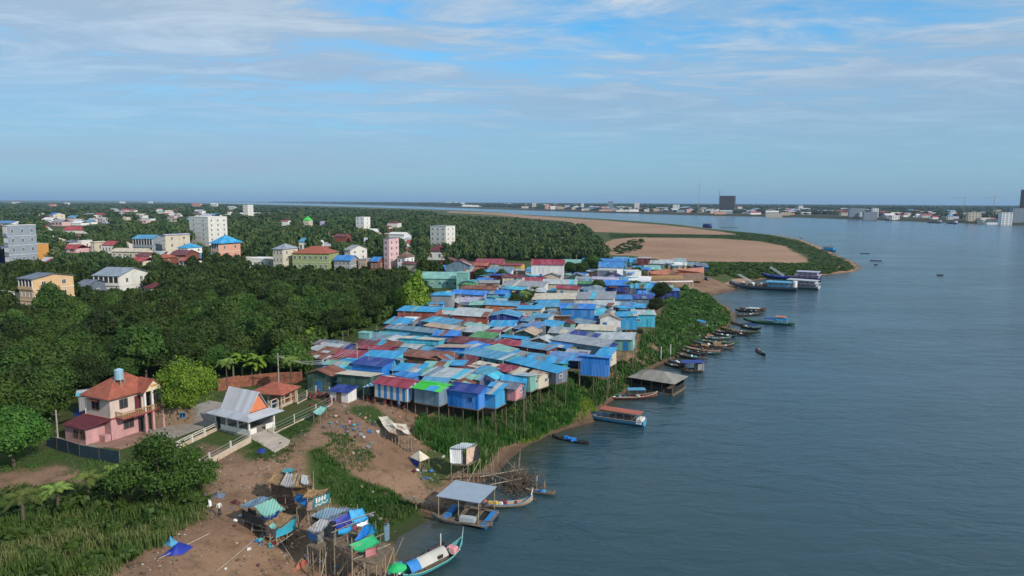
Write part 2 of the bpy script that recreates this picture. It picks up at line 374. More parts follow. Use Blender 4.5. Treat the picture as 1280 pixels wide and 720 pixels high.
adp = nt.nodes.new('ShaderNodeAttribute'); adp.attribute_name = 'deep'; c = mixc(nt, mapr(nt, adp.outputs['Fac'], 0, 1, 0, .85), c, (.012, .062, .125))  # bluer offshore: deeper water, with reflected upper sky put into the base colour
ash = nt.nodes.new('ShaderNodeAttribute'); ash.attribute_name = 'shore'; c = mixc(nt, ash.outputs['Fac'], c, (.050, .052, .038))
nt.links.new(c, b.inputs['Base Color'])
b.inputs['Roughness'].default_value = .16; b.inputs['IOR'].default_value = 1.33
WR, WC = 260, 240
rw = 8 * (70000 / 8) ** np.linspace(0, 1, WR); aw_ = np.radians(np.linspace(-80, 80, WC)); RR, AA = np.meshgrid(rw, aw_, indexing='ij')
VX, VY = RR * np.sin(AA), RR * np.cos(AA); idw = np.arange(WR * WC).reshape(WR, WC)
me = npmesh('river', np.stack([VX.ravel(), VY.ravel(), 0 * VX.ravel()], 1), np.stack([idw[:-1, :-1], idw[:-1, 1:], idw[1:, 1:], idw[1:, :-1]], -1).reshape(-1, 4), m)
sh_ = np.clip(1 - (-sdist(VX.ravel(), VY.ravel(), MAIN) - 1) / (9 + 5 * wob(VX.ravel(), VY.ravel(), 11)), 0, 1) ** 1.5
dp_ = sstep(-sdist(VX.ravel(), VY.ravel(), MAIN), 10, 260); a = me.attributes.new('deep', 'FLOAT', 'POINT'); a.data.foreach_set('value', dp_.astype(np.float32))
a = me.attributes.new('shore', 'FLOAT', 'POINT'); a.data.foreach_set('value', (sh_ * .85).astype(np.float32))
river = ob('river', me); river['kind'] = 'structure'
# ------------------------------------------------------------------ village houses
COL = dict(azure=(.022, .31, .62), skyblue=(.07, .29, .50), steel=(.14, .235, .32), royal=(.008, .19, .64), navy=(.006, .035, .25), crimson=(.27, .022, .055), maroon=(.13, .022, .035),
    rust=(.19, .06, .035), grey=(.27, .29, .32), lilac=(.27, .31, .36), pale=(.40, .45, .48), cream=(.56, .50, .40), tan=(.42, .31, .23), mint=(.19, .43, .38), teal=(.05, .30, .35),
    green=(.06, .26, .08), lime=(.04, .55, .05), slate=(.13, .16, .22), white=(.74, .75, .76), darkgreen=(.035, .10, .075), cyan=(.05, .44, .62), periwinkle=(.10, .24, .52),
    pink=(.60, .25, .27), ultramarine=(.008, .025, .30), orange=(.50, .17, .07), brick=(.30, .075, .055), brown=(.14, .08, .05), blue=(.02, .20, .55), magenta=(.38, .03, .16), lavender=(.42, .40, .56), terracotta=(.36, .10, .06), yellow=(.6, .4, .08), olive=(.10, .12, .05), wood=(.20, .14, .09))
CN = dict(azure='sky blue', skyblue='light blue', steel='faded steel blue', royal='royal blue', navy='dark navy blue', crimson='crimson', maroon='dark maroon', rust='rusty red-brown', grey='grey',
    lilac='pale lilac-grey', pale='pale silvery', cream='cream', tan='tan', mint='pale mint', teal='teal', green='green', lime='bright lime green', slate='slate grey', white='white', darkgreen='dark green',
    cyan='bright cyan', periwinkle='periwinkle blue', pink='pink', ultramarine='ultramarine', orange='orange', brick='brick red', brown='brown', blue='blue', magenta='magenta', lavender='lavender', terracotta='terracotta', yellow='yellow', olive='olive', wood='bare wood')
def RM(c, rust=.22): return sheet('roof_sheet_' + c, COL[c], rust, 'X', .3, .24)
def WM(c): return sheet('wall_sheet_' + c, COL[c], .10, 'S', .28, .3, .6) if c not in ('wood', 'brown') else plank(c)
def plank(c):
    k = 'plank_' + c
    if k in MC: return MC[k]
    m, nt, b = newmat(k); tc = nt.nodes.new('ShaderNodeTexCoord'); mp = nt.nodes.new('ShaderNodeMapping'); nt.links.new(tc.outputs['Object'], mp.inputs[0]); mp.inputs['Scale'].default_value = (1, 1, .12)
    n = noise(nt, mp.outputs[0], 7, 5, .7); nt.links.new(mixc(nt, mapr(nt, n.outputs[0], .3, .7, 0, 1), tuple(q * .5 for q in COL[c]), tuple(q * 1.35 for q in COL[c])), b.inputs['Base Color'])
    b.inputs['Roughness'].default_value = .9; bump(nt, b, n.outputs[0], .4, .03); MC[k] = m; return m
M_WOOD = mat('weathered_timber', (.16, .125, .09), .9, .35, 3)
M_CONC = mat('bare_concrete', (.33, .31, .28), .9, .2, 2, 0, .4)
M_WHITE = mat('white_paint', (.72, .71, .68), .6, .06, 1.2, 0, .15)
M_DARK = mat('flat_black', (.02, .02, .022), .8, .1)  # near-black for doors and tyres, and for painted shade in verandahs
OCC = []         # footprints (x, y, radius)
KEEP = []        # (x0, y0, x1, y1, dist): picture areas where nearer trees are not planted
GROUPH = 'tin roofed houses packed in the riverside village'
_mesh_cache = {}
def cached(key, fn):
    if key not in _mesh_cache: _mesh_cache[key] = fn()
    return _mesh_cache[key]
def win_mesh(w, h, fc='white'):
    def f():
        b = MB(); t = .07
        b.mi = 0
        b.box(0, 0, 0, w, .09, t); b.box(0, 0, h - t, w, .09, t)
        for x in (-w / 2 + t / 2, 0, w / 2 - t / 2): b.box(x, 0, t, t, .088, h - 2 * t)
        b.mi = 1; b.box(0, .0, t, w - 2 * t, .03, h - 2 * t)
        return b.mesh('window', [mat('frame_' + fc, COL[fc], .6), glassm()])
    return cached(('win', round(w, 2), round(h, 2), fc), f)
def door_mesh(c):
    def f():
        b = MB(); b.box(0, 0, 0, .85, .06, 1.85); b.box(-.45, 0, 0, .07, .09, 1.92); b.box(.45, 0, 0, .07, .09, 1.92); b.box(0, 0, 1.85, .83, .09, .07)
        return b.mesh('door', mat('door_' + c, tuple(q * .8 for q in COL[c]), .7))
    return cached(('door', c), f)
def stilt_mesh():
    def f():
        b = MB(); b.bar((0, 0, 0), (.0, .0, 1), .085, .075, 6); return b.mesh('stilt', M_WOOD)
    return cached('stilt', f)
def put_stilt(parent, x, y, z1, wx, wy, r=1.0):
    g = g1(wx, wy)
    if z1 - g < .15: return
    o = ob('stilt', stilt_mesh(), parent, (x, y, g - .25 - parent.location.z)); o.scale = (r, r, z1 - g + .25)
def roof_mb(L, W, kind, pitch, ov=.35, t=.05):
    b = MB(); l, w_ = L / 2 + ov, W / 2 + ov
    r = pitch * w_
    if kind in ('gx', 'gy'):
        b.slab([(-l, -w_, -r), (l, -w_, -r), (l, 0, 0), (-l, 0, 0)], t); b.slab([(-l, 0, 0.003), (l, 0, 0.003), (l, w_, -r), (-l, w_, -r)], t)
        b.box(0, 0, -.02, 2 * l, .3, .05)
    elif kind == 'm':  b.slab([(-l, -w_, -2 * r), (l, -w_, -2 * r), (l, w_, 0), (-l, w_, 0)], t)
    elif kind == 'mb': b.slab([(-l, -w_, 0), (l, -w_, 0), (l, w_, -2 * r), (-l, w_, -2 * r)], t)
    elif kind == 'hip':
        k = max(.1, l - w_) if l > w_ else .1; z = -r
        b.slab([(-l, -w_, z), (l, -w_, z), (k, 0, 0), (-k, 0, 0)], t); b.slab([(-k, 0, 0), (k, 0, 0), (l, w_, z), (-l, w_, z)], t)
        b.slab([(l, -w_, z), (l, w_, z), (k, 0, 0)], t); b.slab([(-l, w_, z), (-l, -w_, z), (-k, 0, 0)], t)
    elif kind == 'flat': b.box(0, 0, -.12, 2 * l - .5, 2 * w_ - .5, .14)
    return b, r
HREC = []
def house(px, py, L, W, rot=-28, roof='gx', rc='azure', wc='blue', zr=10.0, wh=2.2, label=None, lm=None, pitch=.26, detail=2, loc=None, floor=None, wins=True, wmat=None, rust=.3, cat='house', group=GROUPH, name='stilt_house', stilts=True, grounded=False, pw=None, open_=False):
    jr = random.Random(int(px * 5 + py * 11)); 
    if label is None and group == GROUPH: rot += jr.uniform(-9, 9); pitch *= jr.uniform(.9, 1.6); L *= .9; W *= .92
    p = at(px, py, zr) if loc is None else np.array([loc[0], loc[1], zr])
    rz = rad(rot); swap = roof == 'gy'
    a, c = (W, L) if swap else (L, W)          # roof canonical length along its own x
    rb, rise = roof_mb(a, c, roof, pitch)
    if roof in ('m', 'mb'): ze = zr - 2 * rise
    elif roof == 'flat': ze = zr - .12
    else: ze = zr - rise
    g = g1(p[0], p[1])
    fz = ze - wh if floor is None else floor
    if grounded or fz - g < .35: fz = g - .1; stl = False
    else: stl = stilts
    if grounded:
        wh = ze - fz
    t = thing(name, label or '', cat, (p[0], p[1], fz), rz, group)
    ro = rb.build('roof', RM(rc, rust), t, (0, 0, zr - fz), math.pi / 2 if swap else 0)
    rp = random.Random(int(px * 31 + py * 17))
    if roof in ('gx', 'gy', 'm', 'mb') and detail >= 0:
        w_ = c / 2 + .35; l_ = a / 2 + .35; r_ = pitch * w_
        for q in range(rp.choice([0, 0, 0, 1, 1, 2])):
            wd = rp.uniform(.8, 1.9); x0 = rp.uniform(-l_, max(-l_ + .1, l_ - wd)); x1 = min(l_, x0 + wd)
            if roof in ('gx', 'gy'): y0, y1 = (-w_, 0) if rp.random() < .75 else (0, w_); zf = lambda y: -pitch * abs(y)
            elif roof == 'm': y0, y1 = -w_, w_; zf = lambda y: -r_ * (w_ - y) / w_
            else: y0, y1 = -w_, w_; zf = lambda y: -r_ * (y + w_) / w_
            if rp.random() < .5: y1 = y0 + (y1 - y0) * rp.uniform(.4, .8)
            e = .025 + .012 * q
            y0 -= .04 if y0 < 0 else 0
            m_ = RM(rp.choice(['pale', 'cyan', 'azure', 'skyblue', 'steel', 'rust', 'grey', 'mint', 'cream', 'rust', 'slate', 'teal']), .15)
            MB().slab([(x0, y0, zf(y0) + e), (x1, y0, zf(y0) + e), (x1, y1, zf(y1) + e), (x0, y1, zf(y1) + e)], .02).build('roof_patch', m_, ro)
    if group == GROUPH and detail >= 1 and label is None:
        for q in range(rp.choice([0, 1, 1, 2])):
            lw, ld_ = rp.uniform(1.6, 3.4), rp.uniform(1.3, 2.4); sx = rp.choice([-1, 1]); fr = rp.random() < .65
            x_, y_ = (rp.uniform(-.3, .3) * L, -W / 2 - ld_ * .35) if fr else (sx * (L / 2 + ld_ * .3), rp.uniform(-.25, .25) * W); z_ = ze - fz - rp.uniform(.05, .4)
            MB().slab([(-lw / 2, -ld_ / 2, -.28), (lw / 2, -ld_ / 2, -.28), (lw / 2, ld_ / 2, .05), (-lw / 2, ld_ / 2, .05)], .04).build('lean_to_roof', RM(rp.choice(['azure', 'skyblue', 'steel', 'rust', 'rust', 'brown', 'maroon', 'grey', 'pale', 'teal', 'mint', 'royal', 'slate', 'tan']), .45), t, (x_, y_, z_), (0 if fr else sx * math.pi / 2) + rp.uniform(-.25, .25))
    H = ze - fz; wallm = wmat or WM(wc)
    wb_ = MB(); tk = .06; wl, ww = L / 2, W / 2
    fb = -.0
    HH = H - .02
    # outer shell following the roof line at the ends
    def top(x, y):
        yy = x if swap else y; q = (L if swap else W) / 2; rr_ = pitch * (q + .35)
        if roof in ('gx', 'gy'): return zr - fz - pitch * abs(yy) - .07
        if roof == 'm': return zr - fz - 2 * rr_ * (q + .35 - yy) / (2 * (q + .35)) - .07
        if roof == 'mb': return zr - fz - 2 * rr_ * (q + .35 + yy) / (2 * (q + .35)) - .07
        if roof == 'hip': return zr - fz - rise + .02
        return zr - fz - .13
    if not open_:
        ring = [(-wl, -ww), (0, -ww), (wl, -ww), (wl, 0), (wl, ww), (0, ww), (-wl, ww), (-wl, 0)]
        n0 = len(wb_.v)
        for x, y in ring: wb_.v.append((x, y, 0))
        for x, y in ring: wb_.v.append((x, y, top(x, y)))
        for i in range(8):
            j = (i + 1) % 8; wb_.f.append((i, j, 8 + j, 8 + i)); wb_.m.append(0)
        wb_.f.append(tuple(range(7, -1, -1))); wb_.m.append(0); wb_.f.append(tuple(range(8, 16))); wb_.m.append(0)
        wb_.build('wall', wallm, t)
        if detail >= 1 and wins:
            rn = random.Random(int(px * 7 + py * 13))
            hh = min(.8, H * .36)
            k = max(1, int(L / 2.6)); di = rn.randrange(k)
            for i in range(k):
                x = -wl + (i + .5) * L / k
                if i == di and H > 1.9: ob('door', door_mesh(rn.choice(['wood', 'teal', 'blue', 'brown', wc])), t, (x, -ww - .03, .05))
                elif rn.random() < .8: ob('window', win_mesh(.9, hh, rn.choice(['white', 'wood', 'blue'])), t, (x, -ww - .03, H * .42))
            if W > 3 and rn.random() < .75:
                o = ob('window', win_mesh(.9, hh, 'white'), t, (wl + .03, (rn.random() - .5) * W * .4, H * .42)); o.rotation_euler = (0, 0, math.pi / 2)
    else:
        for x in (-wl + .1, wl - .1):
            for y in (-ww + .1, ww - .1): MB().box(0, 0, 0, .12, .12, top(x, y)).build('post', M_WOOD, t, (x, y, 0))
        MB().box(0, ww - .08, 0, L - .3, .06, H * .8).build('wall', wallm, t)
    if stl:
        MB().box(0, 0, -.14, L + .15, W + .15, .13).build('deck', M_WOOD, t)
        cs, sn = math.cos(rz), math.sin(rz)
        nx = max(2, min(5, int(L / 2.2) + 1)) if detail >= 2 else 2
        for i in range(nx):
            for y in (-ww + .08, ww - .08):
                x = -wl + .08 + (L - .16) * i / (nx - 1)
                wx, wy = p[0] + x * cs - y * sn, p[1] + x * sn + y * cs
                put_stilt(t, x, y, fz - .12, wx, wy)
    if group == GROUPH and not grounded: t.rotation_euler = (rad(rp.uniform(-1.8, 1.8)), rad(rp.uniform(-3, 2)), rz)
    OCC.append((p[0], p[1], max(2.2, .5 * math.hypot(L, W))))
    HREC.append(dict(o=t, p=p, L=L, W=W, roof=roof, rc=rc, wc=wc, label=label, lm=lm, py=py, px=px, fz=fz, stl=stl, open=open_))
    return t
# striped wall material (painted blue and white boards)
def stripes(name, a, b_, wdt=.9):
    m, nt, b = newmat(name); tc = nt.nodes.new('ShaderNodeTexCoord'); sp = nt.nodes.new('ShaderNodeSeparateXYZ'); nt.links.new(tc.outputs['Object'], sp.inputs[0])
    s = math1(nt, 'ADD', sp.outputs[0], sp.outputs[1]); f = math1(nt, 'GREATER_THAN', math1(nt, 'FRACT', math1(nt, 'MULTIPLY', s, 1 / (2 * wdt))), .5)
    n = noise(nt, tc.outputs['Object'], 2.5, 5, .6); c = mixc(nt, f, a, b_)
    c = mixc(nt, mapr(nt, n.outputs[0], .5, .8, 0, .3), c, (.25, .22, .2)); nt.links.new(c, b.inputs['Base Color']); b.inputs['Roughness'].default_value = .7
    bump(nt, b, math1(nt, 'SINE', math1(nt, 'MULTIPLY', s, 22)), .3, .03); return m
M_STR = stripes('blue_white_stripes', (.01, .19, .55), (.60, .55, .46), .62)
H = house
# --- front row, left to right
H(407, 459, 5.0, 4.2, -20, 'gy', 'rust', 'darkgreen', 10.0, 3, 'rust-red gabled shack with green walls and grey roller door at the village corner', 'corner rust-roofed shack', pitch=.3, grounded=True)
H(449, 465, 6.4, 4.0, -18, 'mb', 'cream', 'darkgreen', 9.9, 2.6, 'cream lean-to roofed shed with dark green wall, left of the striped house', 'cream-roofed green shed', pitch=.1, grounded=True, wins=False)
H(429, 484, 3.6, 2.6, -20, 'm', 'navy', 'white', 8.3, 1.9, 'low white shed with navy roof edge beside the parked carts', 'low white shed', pitch=.12, grounded=True)
sh = H(498, 473, 6.6, 4.6, -25, 'gx', 'crimson', 'blue', 10.0, 2.4, 'stilt house with blue and white striped walls under a crimson roof', 'striped house', wmat=M_STR, wins=False, pitch=.22)
H(543, 479, 5.0, 4.4, -30, 'gx', 'lime', 'steel', 9.9, 2.5, 'stilt house with bright lime green roof and grey-blue plank walls', 'lime-roofed house', pitch=.2, wins=False)
H(588, 480, 5.8, 4.8, -28, 'gx', 'navy', 'royal', 9.9, 2.7, 'dark navy roofed royal blue stilt house in the front row', 'navy front-row house', pitch=.28)
H(618, 482, 2.6, 3.8, -28, 'm', 'azure', 'azure', 9.6, 2.4, 'narrow sky blue shack attached to the right of the navy front-row house', 'narrow sky blue shack', pitch=.2, wins=False)
H(637, 477, 3.8, 3.6, -24, 'gx', 'slate', 'pink', 9.7, 2.0, 'slate grey roofed shack with pink and white walls on tall stilts', 'pink-walled shack', pitch=.3)
H(659, 466, 3.4, 4.0, -28, 'mb', 'pale', 'mint', 9.9, 2.3, 'white roofed stilt shack with mint front wall and magenta side', 'mint-walled shack', pitch=.12)
H(674, 464, 2.2, 3.6, -38, 'gx', 'tan', 'cream', 9.7, 2.2, 'small cream walled stilt shack with one open window, bank side', 'cream-walled shack')
H(667, 453, 13.5, 3.2, -43, 'm', 'azure', 'slate', 10.1, 2.1, 'longest sky blue shed roof slanting down to the grassy bank', 'long sky blue shed', pitch=.1)
H(610, 440, 12.5, 3.6, -46, 'm', 'skyblue', 'teal', 10.3, 2.1, 'long light blue lean-to roof, upper half of the blue double shed', 'upper blue shed', pitch=.14)
H(744, 443, 5.6, 4.2, -12, 'mb', 'royal', 'royal', 10.0, 3.3, 'royal blue box house on stilts with one dark window facing the bank', 'royal blue box house', pitch=.12, wins=False)
H(708, 443, 6.4, 4.0, -20, 'm', 'periwinkle', 'wood', 9.9, 2.1, 'periwinkle blue roof over an open stilted deck near the bank', 'periwinkle deck roof', pitch=.14, open_=True)
H(703, 429, 5.0, 3.6, -38, 'gx', 'blue', 'olive', 10.0, 2.2, 'blue gabled roof with olive walls under the big lilac-grey roof', None)
H(727, 423, 12.5, 5.2, -34, 'm', 'lilac', 'steel', 10.5, 2.6, 'big lilac-grey shed roof with light blue tin walls', 'big lilac-grey shed', pitch=.1, wins=False)
H(758, 436, 3.0, 4.0, -30, 'm', 'azure', 'cream', 9.9, 2.1, 'small blue lean-to with cream wall behind the royal blue box house', None)
H(761, 428, 3.0, 3.2, -20, 'gx', 'navy', 'maroon', 9.9, 2.1)
# --- second row
H(466, 450, 6.2, 4.4, -20, 'm', 'navy', 'royal', 10.9, 2.9, 'vivid royal blue box house with a tan wall panel behind the cream shed', 'royal blue house with tan panel', pitch=.1, wins=False)
H(478, 441, 8.0, 4.2, -22, 'm', 'azure', 'cyan', 10.8, 2.2, None, None, pitch=.14)
H(512, 457, 6.0, 3.6, -26, 'm', 'azure', 'teal', 9.9, 2.0, None, None, pitch=.14)
H(508, 464, 4.6, 3.0, -30, 'hip', 'blue', 'blue', 9.8, 1.8, None, None)
H(546, 454, 5.0, 3.0, -20, 'm', 'mint', 'slate', 9.9, 2.0, None, None, pitch=.1)
H(566, 452, 5.4, 3.0, -20, 'm', 'azure', 'slate', 9.8, 2.0, None, None, pitch=.1)
H(560, 464, 7.6, 5.0, -26, 'm', 'pale', 'lavender', 9.8, 2.0, 'broad pale silvery roof with white ridges right behind the lime-roofed house', None, pitch=.09, rust=.1)
H(579, 470, 3.4, 3.6, -26, 'm', 'mint', 'slate', 9.6, 1.9, None, None, pitch=.1)
H(597, 467, 3.6, 3.2, -26, 'gx', 'periwinkle', 'slate', 9.7, 1.9, None, None)
H(616, 466, 3.0, 3.0, -30, 'gy', 'cyan', 'lavender', 9.9, 2.2, 'small bright cyan gabled hut among the front-row roofs', 'bright cyan hut', pitch=.4)
H(604, 455, 4.8, 3.2, -32, 'm', 'cream', 'maroon', 9.9, 2.0, None, None, pitch=.1)
H(630, 458, 4.6, 3.2, -32, 'm', 'crimson', 'slate', 9.8, 2.0, None, None, pitch=.1)
H(644, 461, 3.4, 3.2, -32, 'm', 'cream', 'grey', 9.6, 2.0, None, None, pitch=.1)
H(584, 458, 4.0, 3.0, -24, 'm', 'maroon', 'brown', 9.6, 1.9, None, None, pitch=.1)
H(530, 440, 8.2, 5.6, -20, 'hip', 'rust', 'brown', 9.9, 2.0, 'rust-red hipped roof ringing a pale blue sheet patch, mid village', 'rust hipped roof', pitch=.14, rust=.4)
H(530, 440, 3.8, 2.2, -20, 'm', 'pale', 'rust', 10.35, .3, None, None, pitch=.05, detail=0, stilts=False) if False else None
H(553, 441, 4.6, 4.6, -30, 'gy', 'rust', 'darkgreen', 10.1, 2.2, None, None)
H(568, 431, 6.2, 3.8, -14, 'mb', 'tan', 'royal', 10.1, 2.2, 'flat tan roof over royal blue walls in the second row', 'tan-roofed blue house', pitch=.08)
H(585, 446, 3.4, 3.2, -34, 'm', 'maroon', 'brown', 9.7, 1.9)
H(407, 470, .1, .1) if False else None
H(399, 441, 4.8, 4.2, -24, 'gx', 'rust', 'pale', 10.0, 2.6, 'rusty roofed pale blue shack at the edge of the grove', 'pale blue shack by the grove', pitch=.2, grounded=True)
H(424, 451, 5.2, 3.6, -18, 'gx', 'mint', 'slate', 9.8, 2.3, None, None, pitch=.18, grounded=True)
H(437, 440, 6.0, 3.8, -14, 'm', 'crimson', 'darkgreen', 10.1, 2.3, None, None, pitch=.16, grounded=True)
H(412, 436, 4.6, 3.4, -20, 'm', 'rust', 'wood', 9.9, 2.3, None, None, grounded=True, pitch=.12)
H(429, 427, 4.4, 4.0, -24, 'gx', 'grey', 'navy', 10.0, 2.3, None, None, grounded=True)
H(409, 427, 5.0, 3.0, -14, 'm', 'slate', 'wood', 9.7, 2.2, 'dark slate lean-to roof, leftmost under the grove trees', None, grounded=True, pitch=.1)
H(473, 432, 7.4, 4.2, -28, 'gx', 'crimson', 'maroon', 10.1, 2.2, 'broad crimson gabled roof, left middle of the village', 'broad crimson roof', pitch=.16)
H(455, 427, 5.0, 3.6, -28, 'm', 'maroon', 'brown', 9.9, 2.0, None, None, pitch=.12)
H(472, 419, 5.2, 4.2, -20, 'm', 'steel', 'slate', 9.9, 2.0, None, None, pitch=.12)
H(457, 415, 2.6, 1.8, -14, 'flat', 'mint', 'mint', 10.6, 1.2, 'small mint box shed standing among the left rear roofs', None, wins=False)
H(491, 421, 3.8, 4.4, -14, 'gy', 'pale', 'wood', 10.2, 2.4, 'white gabled porch roof on open posts, left of the cream and cyan house', 'white porch roof', pitch=.25, open_=True)
H(518, 408, 12.5, 5.0, -22, 'gx', 'steel', 'teal', 10.8, 2.8, 'long teal tin hall with a light blue gabled roof', 'long teal hall', pitch=.2, wins=False)
H(528, 421, 9.0, 4.6, -12, 'mb', 'cream', 'cyan', 10.4, 2.7, 'cream saddle roofed house with bright cyan end wall', 'cream and cyan house', pitch=.1)
H(559, 415, 5.2, 4.0, -12, 'm', 'royal', 'royal', 10.8, 2.4, 'cube-like royal blue house on the right end of the teal hall', 'royal blue cube', pitch=.08, wins=False)
H(588, 424, 9.4, 3.6, -18, 'm', 'maroon', 'mint', 10.1, 2.1, 'long dark maroon roof with mint walls at its right end', 'long maroon roof', pitch=.14)
H(606, 417, 5.4, 3.8, -26, 'm', 'green', 'darkgreen', 10.1, 2.1, 'dark green tin roof left of the crimson hip roof', None, pitch=.12)
H(594, 409, 6.2, 3.6, -34, 'm', 'pale', 'slate', 10.3, 2.1, None, None, pitch=.14)
H(626, 434, 7.0, 3.8, -44, 'm', 'mint', 'slate', 10.2, 2.1, None, None, pitch=.12)
H(643, 440, 5.0, 3.6, -42, 'm', 'grey', 'slate', 10.1, 2.1, None, None, pitch=.1)
H(636, 424, 6.4, 5.2, -26, 'hip', 'crimson', 'maroon', 10.5, 2.3, 'crimson hipped roof right of the long maroon roof', 'crimson hip roof', pitch=.26)
H(668, 430, 9.0, 3.6, -38, 'm', 'skyblue', 'maroon', 10.2, 2.1, 'light blue lean-to roof sloping from the crimson hip roof toward the bank', None, pitch=.12)
H(676, 447, 6.0, 3.0, -24, 'm', 'azure', 'royal', 9.9, 2.0, None, None, pitch=.14)
H(698, 452, 2.8, 2.6, -24, 'mb', 'cyan', 'green', 9.6, 1.9, 'tiny cyan roofed hut with green wall at the end of the long shed', None, pitch=.2)
H(664, 443, 4.4, 3.0, -24, 'm', 'skyblue', 'slate', 9.9, 1.9, None, None, pitch=.1)
H(679, 420, 4.4, 5.0, -22, 'gy', 'pale', 'wood', 10.4, 2.4, 'grey-white gabled wooden house facing the viewer, mid village', 'grey-white gable house', pitch=.34)
H(660, 410, 5.0, 5.0, -22, 'gy', 'tan', 'darkgreen', 10.6, 2.3, 'tan gabled roof with dark green front wall', 'tan gable house', pitch=.34)
H(669, 404, 4.4, 3.8, -34, 'm', 'periwinkle', 'slate', 10.2, 2.1, None, None, pitch=.14)
H(689, 402, 5.6, 4.2, -30, 'm', 'azure', 'teal', 10.2, 2.1, None, None, pitch=.14)
H(702, 411, 6.0, 4.6, -20, 'm', 'lilac', 'slate', 10.1, 2.1, None, None, pitch=.1)
H(746, 408, 9.0, 4.6, -16, 'm', 'cream', 'mint', 10.5, 2.6, 'cream-green flat shed with mint walls', 'mint-walled shed', pitch=.08)
H(731, 416, 7.0, 2.8, -30, 'm', 'navy', 'steel', 10.3, 2.0, None, None, pitch=.1)
H(768, 418, 9.0, 5.0, -16, 'm', 'pale', 'mint', 10.1, 2.6, 'pale silvery roofed house with mint wall on the bank edge', 'pale bank-edge house', pitch=.1)
# --- middle and rear
H(722, 381, 9.0, 5.0, -4, 'm', 'royal', 'blue', 12.2, 4.6, 'tall two-storey cube house, blue all over, royal blue roof', 'tall blue cube house', pitch=.12, wins=False)
H(742, 387, 5.6, 5.0, -20, 'm', 'cyan', 'periwinkle', 10.6, 2.6, 'cyan and white patched roof touching the tall blue cube house', None, pitch=.2)
H(755, 377, 7.0, 5.0, -24, 'm', 'pale', 'white', 10.4, 2.3, None, None, pitch=.1)
H(763, 391, 5.4, 5.4, -8, 'gy', 'tan', 'white', 11.0, 2.9, 'gabled house with white window front and split maroon and pinkish roof', 'white-fronted gable house', pitch=.42)
H(784, 391, 5.0, 4.4, -4, 'm', 'azure', 'azure', 11.0, 3.6, 'azure box house near the bank, right side', 'azure box house', pitch=.1, wins=False)
H(804, 389, 5.8, 4.4, -4, 'm', 'pale', 'cyan', 10.9, 3.4, 'pale roofed house with cyan wall and green ground floor, outermost on the right bank', 'outermost bank house', pitch=.1)
H(694, 368, 13, 7.0, -10, 'm', 'cream', 'grey', 11.2, 2.6, 'long cream warehouse roof behind the tall blue cube', 'cream warehouse', pitch=.14, wins=False)
H(737, 367, 16, 8.5, -12, 'm', 'grey', 'white', 11.3, 2.6, 'large grey warehouse roof right of the cream warehouse', 'grey warehouse', pitch=.12, wins=False)
H(710, 357, 7.5, 5.5, -10, 'gx', 'crimson', 'cream', 11.0, 2.8, 'crimson roofed house with beige end wall behind the warehouses', 'crimson warehouse house', pitch=.25)
H(774, 370, 7.6, 5.0, -6, 'm', 'blue', 'steel', 10.4, 2.6, 'blue and white roofed house beside the grey warehouse', None, pitch=.1)
H(799, 369, 8.4, 5.4, -6, 'm', 'navy', 'steel', 10.6, 2.8, 'navy roofed house with white-edged porch near the right bank', 'navy porch house', pitch=.12)
H(810, 357, 9.0, 5.4, -10, 'm', 'azure', 'royal', 10.2, 2.4, None, None, pitch=.1)
H(836, 361, 7.0, 5.0, -6, 'm', 'periwinkle', 'navy', 9.6, 3.0, 'periwinkle roofed navy house above the landing slope', 'navy landing house', pitch=.08, wins=False)
H(590, 388, 9.2, 7.0, -10, 'm', 'pale', 'brick', 11.6, 3.8, 'brick red two-storey house with bright blue end wall and pale roof', 'brick and blue house', pitch=.1)
H(632, 389, 8.2, 7.0, -10, 'gy', 'skyblue', 'navy', 11.3, 3.2, 'dark navy gable fronted house under a light blue roof', 'navy gable house', pitch=.2, wins=False)
H(628, 377, 9.4, 5.6, -6, 'm', 'skyblue', 'orange', 11.0, 2.6, 'orange brick house with light blue roof, behind the navy gable house', 'orange brick house', pitch=.12)
H(629, 402, 7.0, 4.4, -20, 'm', 'azure', 'lavender', 10.2, 2.2, None, None, pitch=.12)
H(525, 385, 10.5, 6.5, -10, 'm', 'azure', 'brick', 11.4, 3.2, 'brick building with azure deck roof and cream parapet at the grove edge', 'brick building by the grove', pitch=.05, grounded=True)
H(554, 364, 6.0, 6.0, -6, 'hip', 'azure', 'grey', 13.4, 6, 'tall grey concrete house with azure hipped roof', 'tall grey concrete house', pitch=.24, grounded=True)
H(552, 399, 12.0, 4.4, -36, 'm', 'skyblue', 'slate', 10.6, 2.2, None, None, pitch=.14)
H(556, 407, 11.0, 3.0, -34, 'm', 'tan', 'slate', 10.3, 2.1, None, None, pitch=.1)
H(499, 399, 6.4, 5.0, -22, 'm', 'azure', 'slate', 10.2, 2.2, None, None, pitch=.12)
H(494, 407, 4.6, 3.4, -22, 'm', 'crimson', 'slate', 10.0, 2.1, None, None, pitch=.1)
H(512, 397, 4.0, 3.6, -22, 'm', 'white', 'slate', 10.3, 2.1, None, None, pitch=.1)
H(600, 357, 12.0, 6.5, -8, 'gx', 'rust', 'cream', 11.2, 3.2, 'long cream house with streaky red and white roof', 'long cream house', pitch=.24)
H(586, 364, 11.0, 5.0, -8, 'm', 'royal', 'lavender', 10.4, 2.4, 'royal blue roof in front of the long cream house', None, pitch=.12)
H(583, 373, 8.0, 5.0, -14, 'm', 'lavender', 'grey', 10.4, 2.3, None, None, pitch=.1)
H(603, 377, 7.6, 5.6, -10, 'm', 'mint', 'darkgreen', 10.6, 2.6, None, None, pitch=.1)
H(568, 374, 5.6, 5.0, -14, 'gy', 'pale', 'maroon', 10.3, 2.4, None, None, pitch=.2)
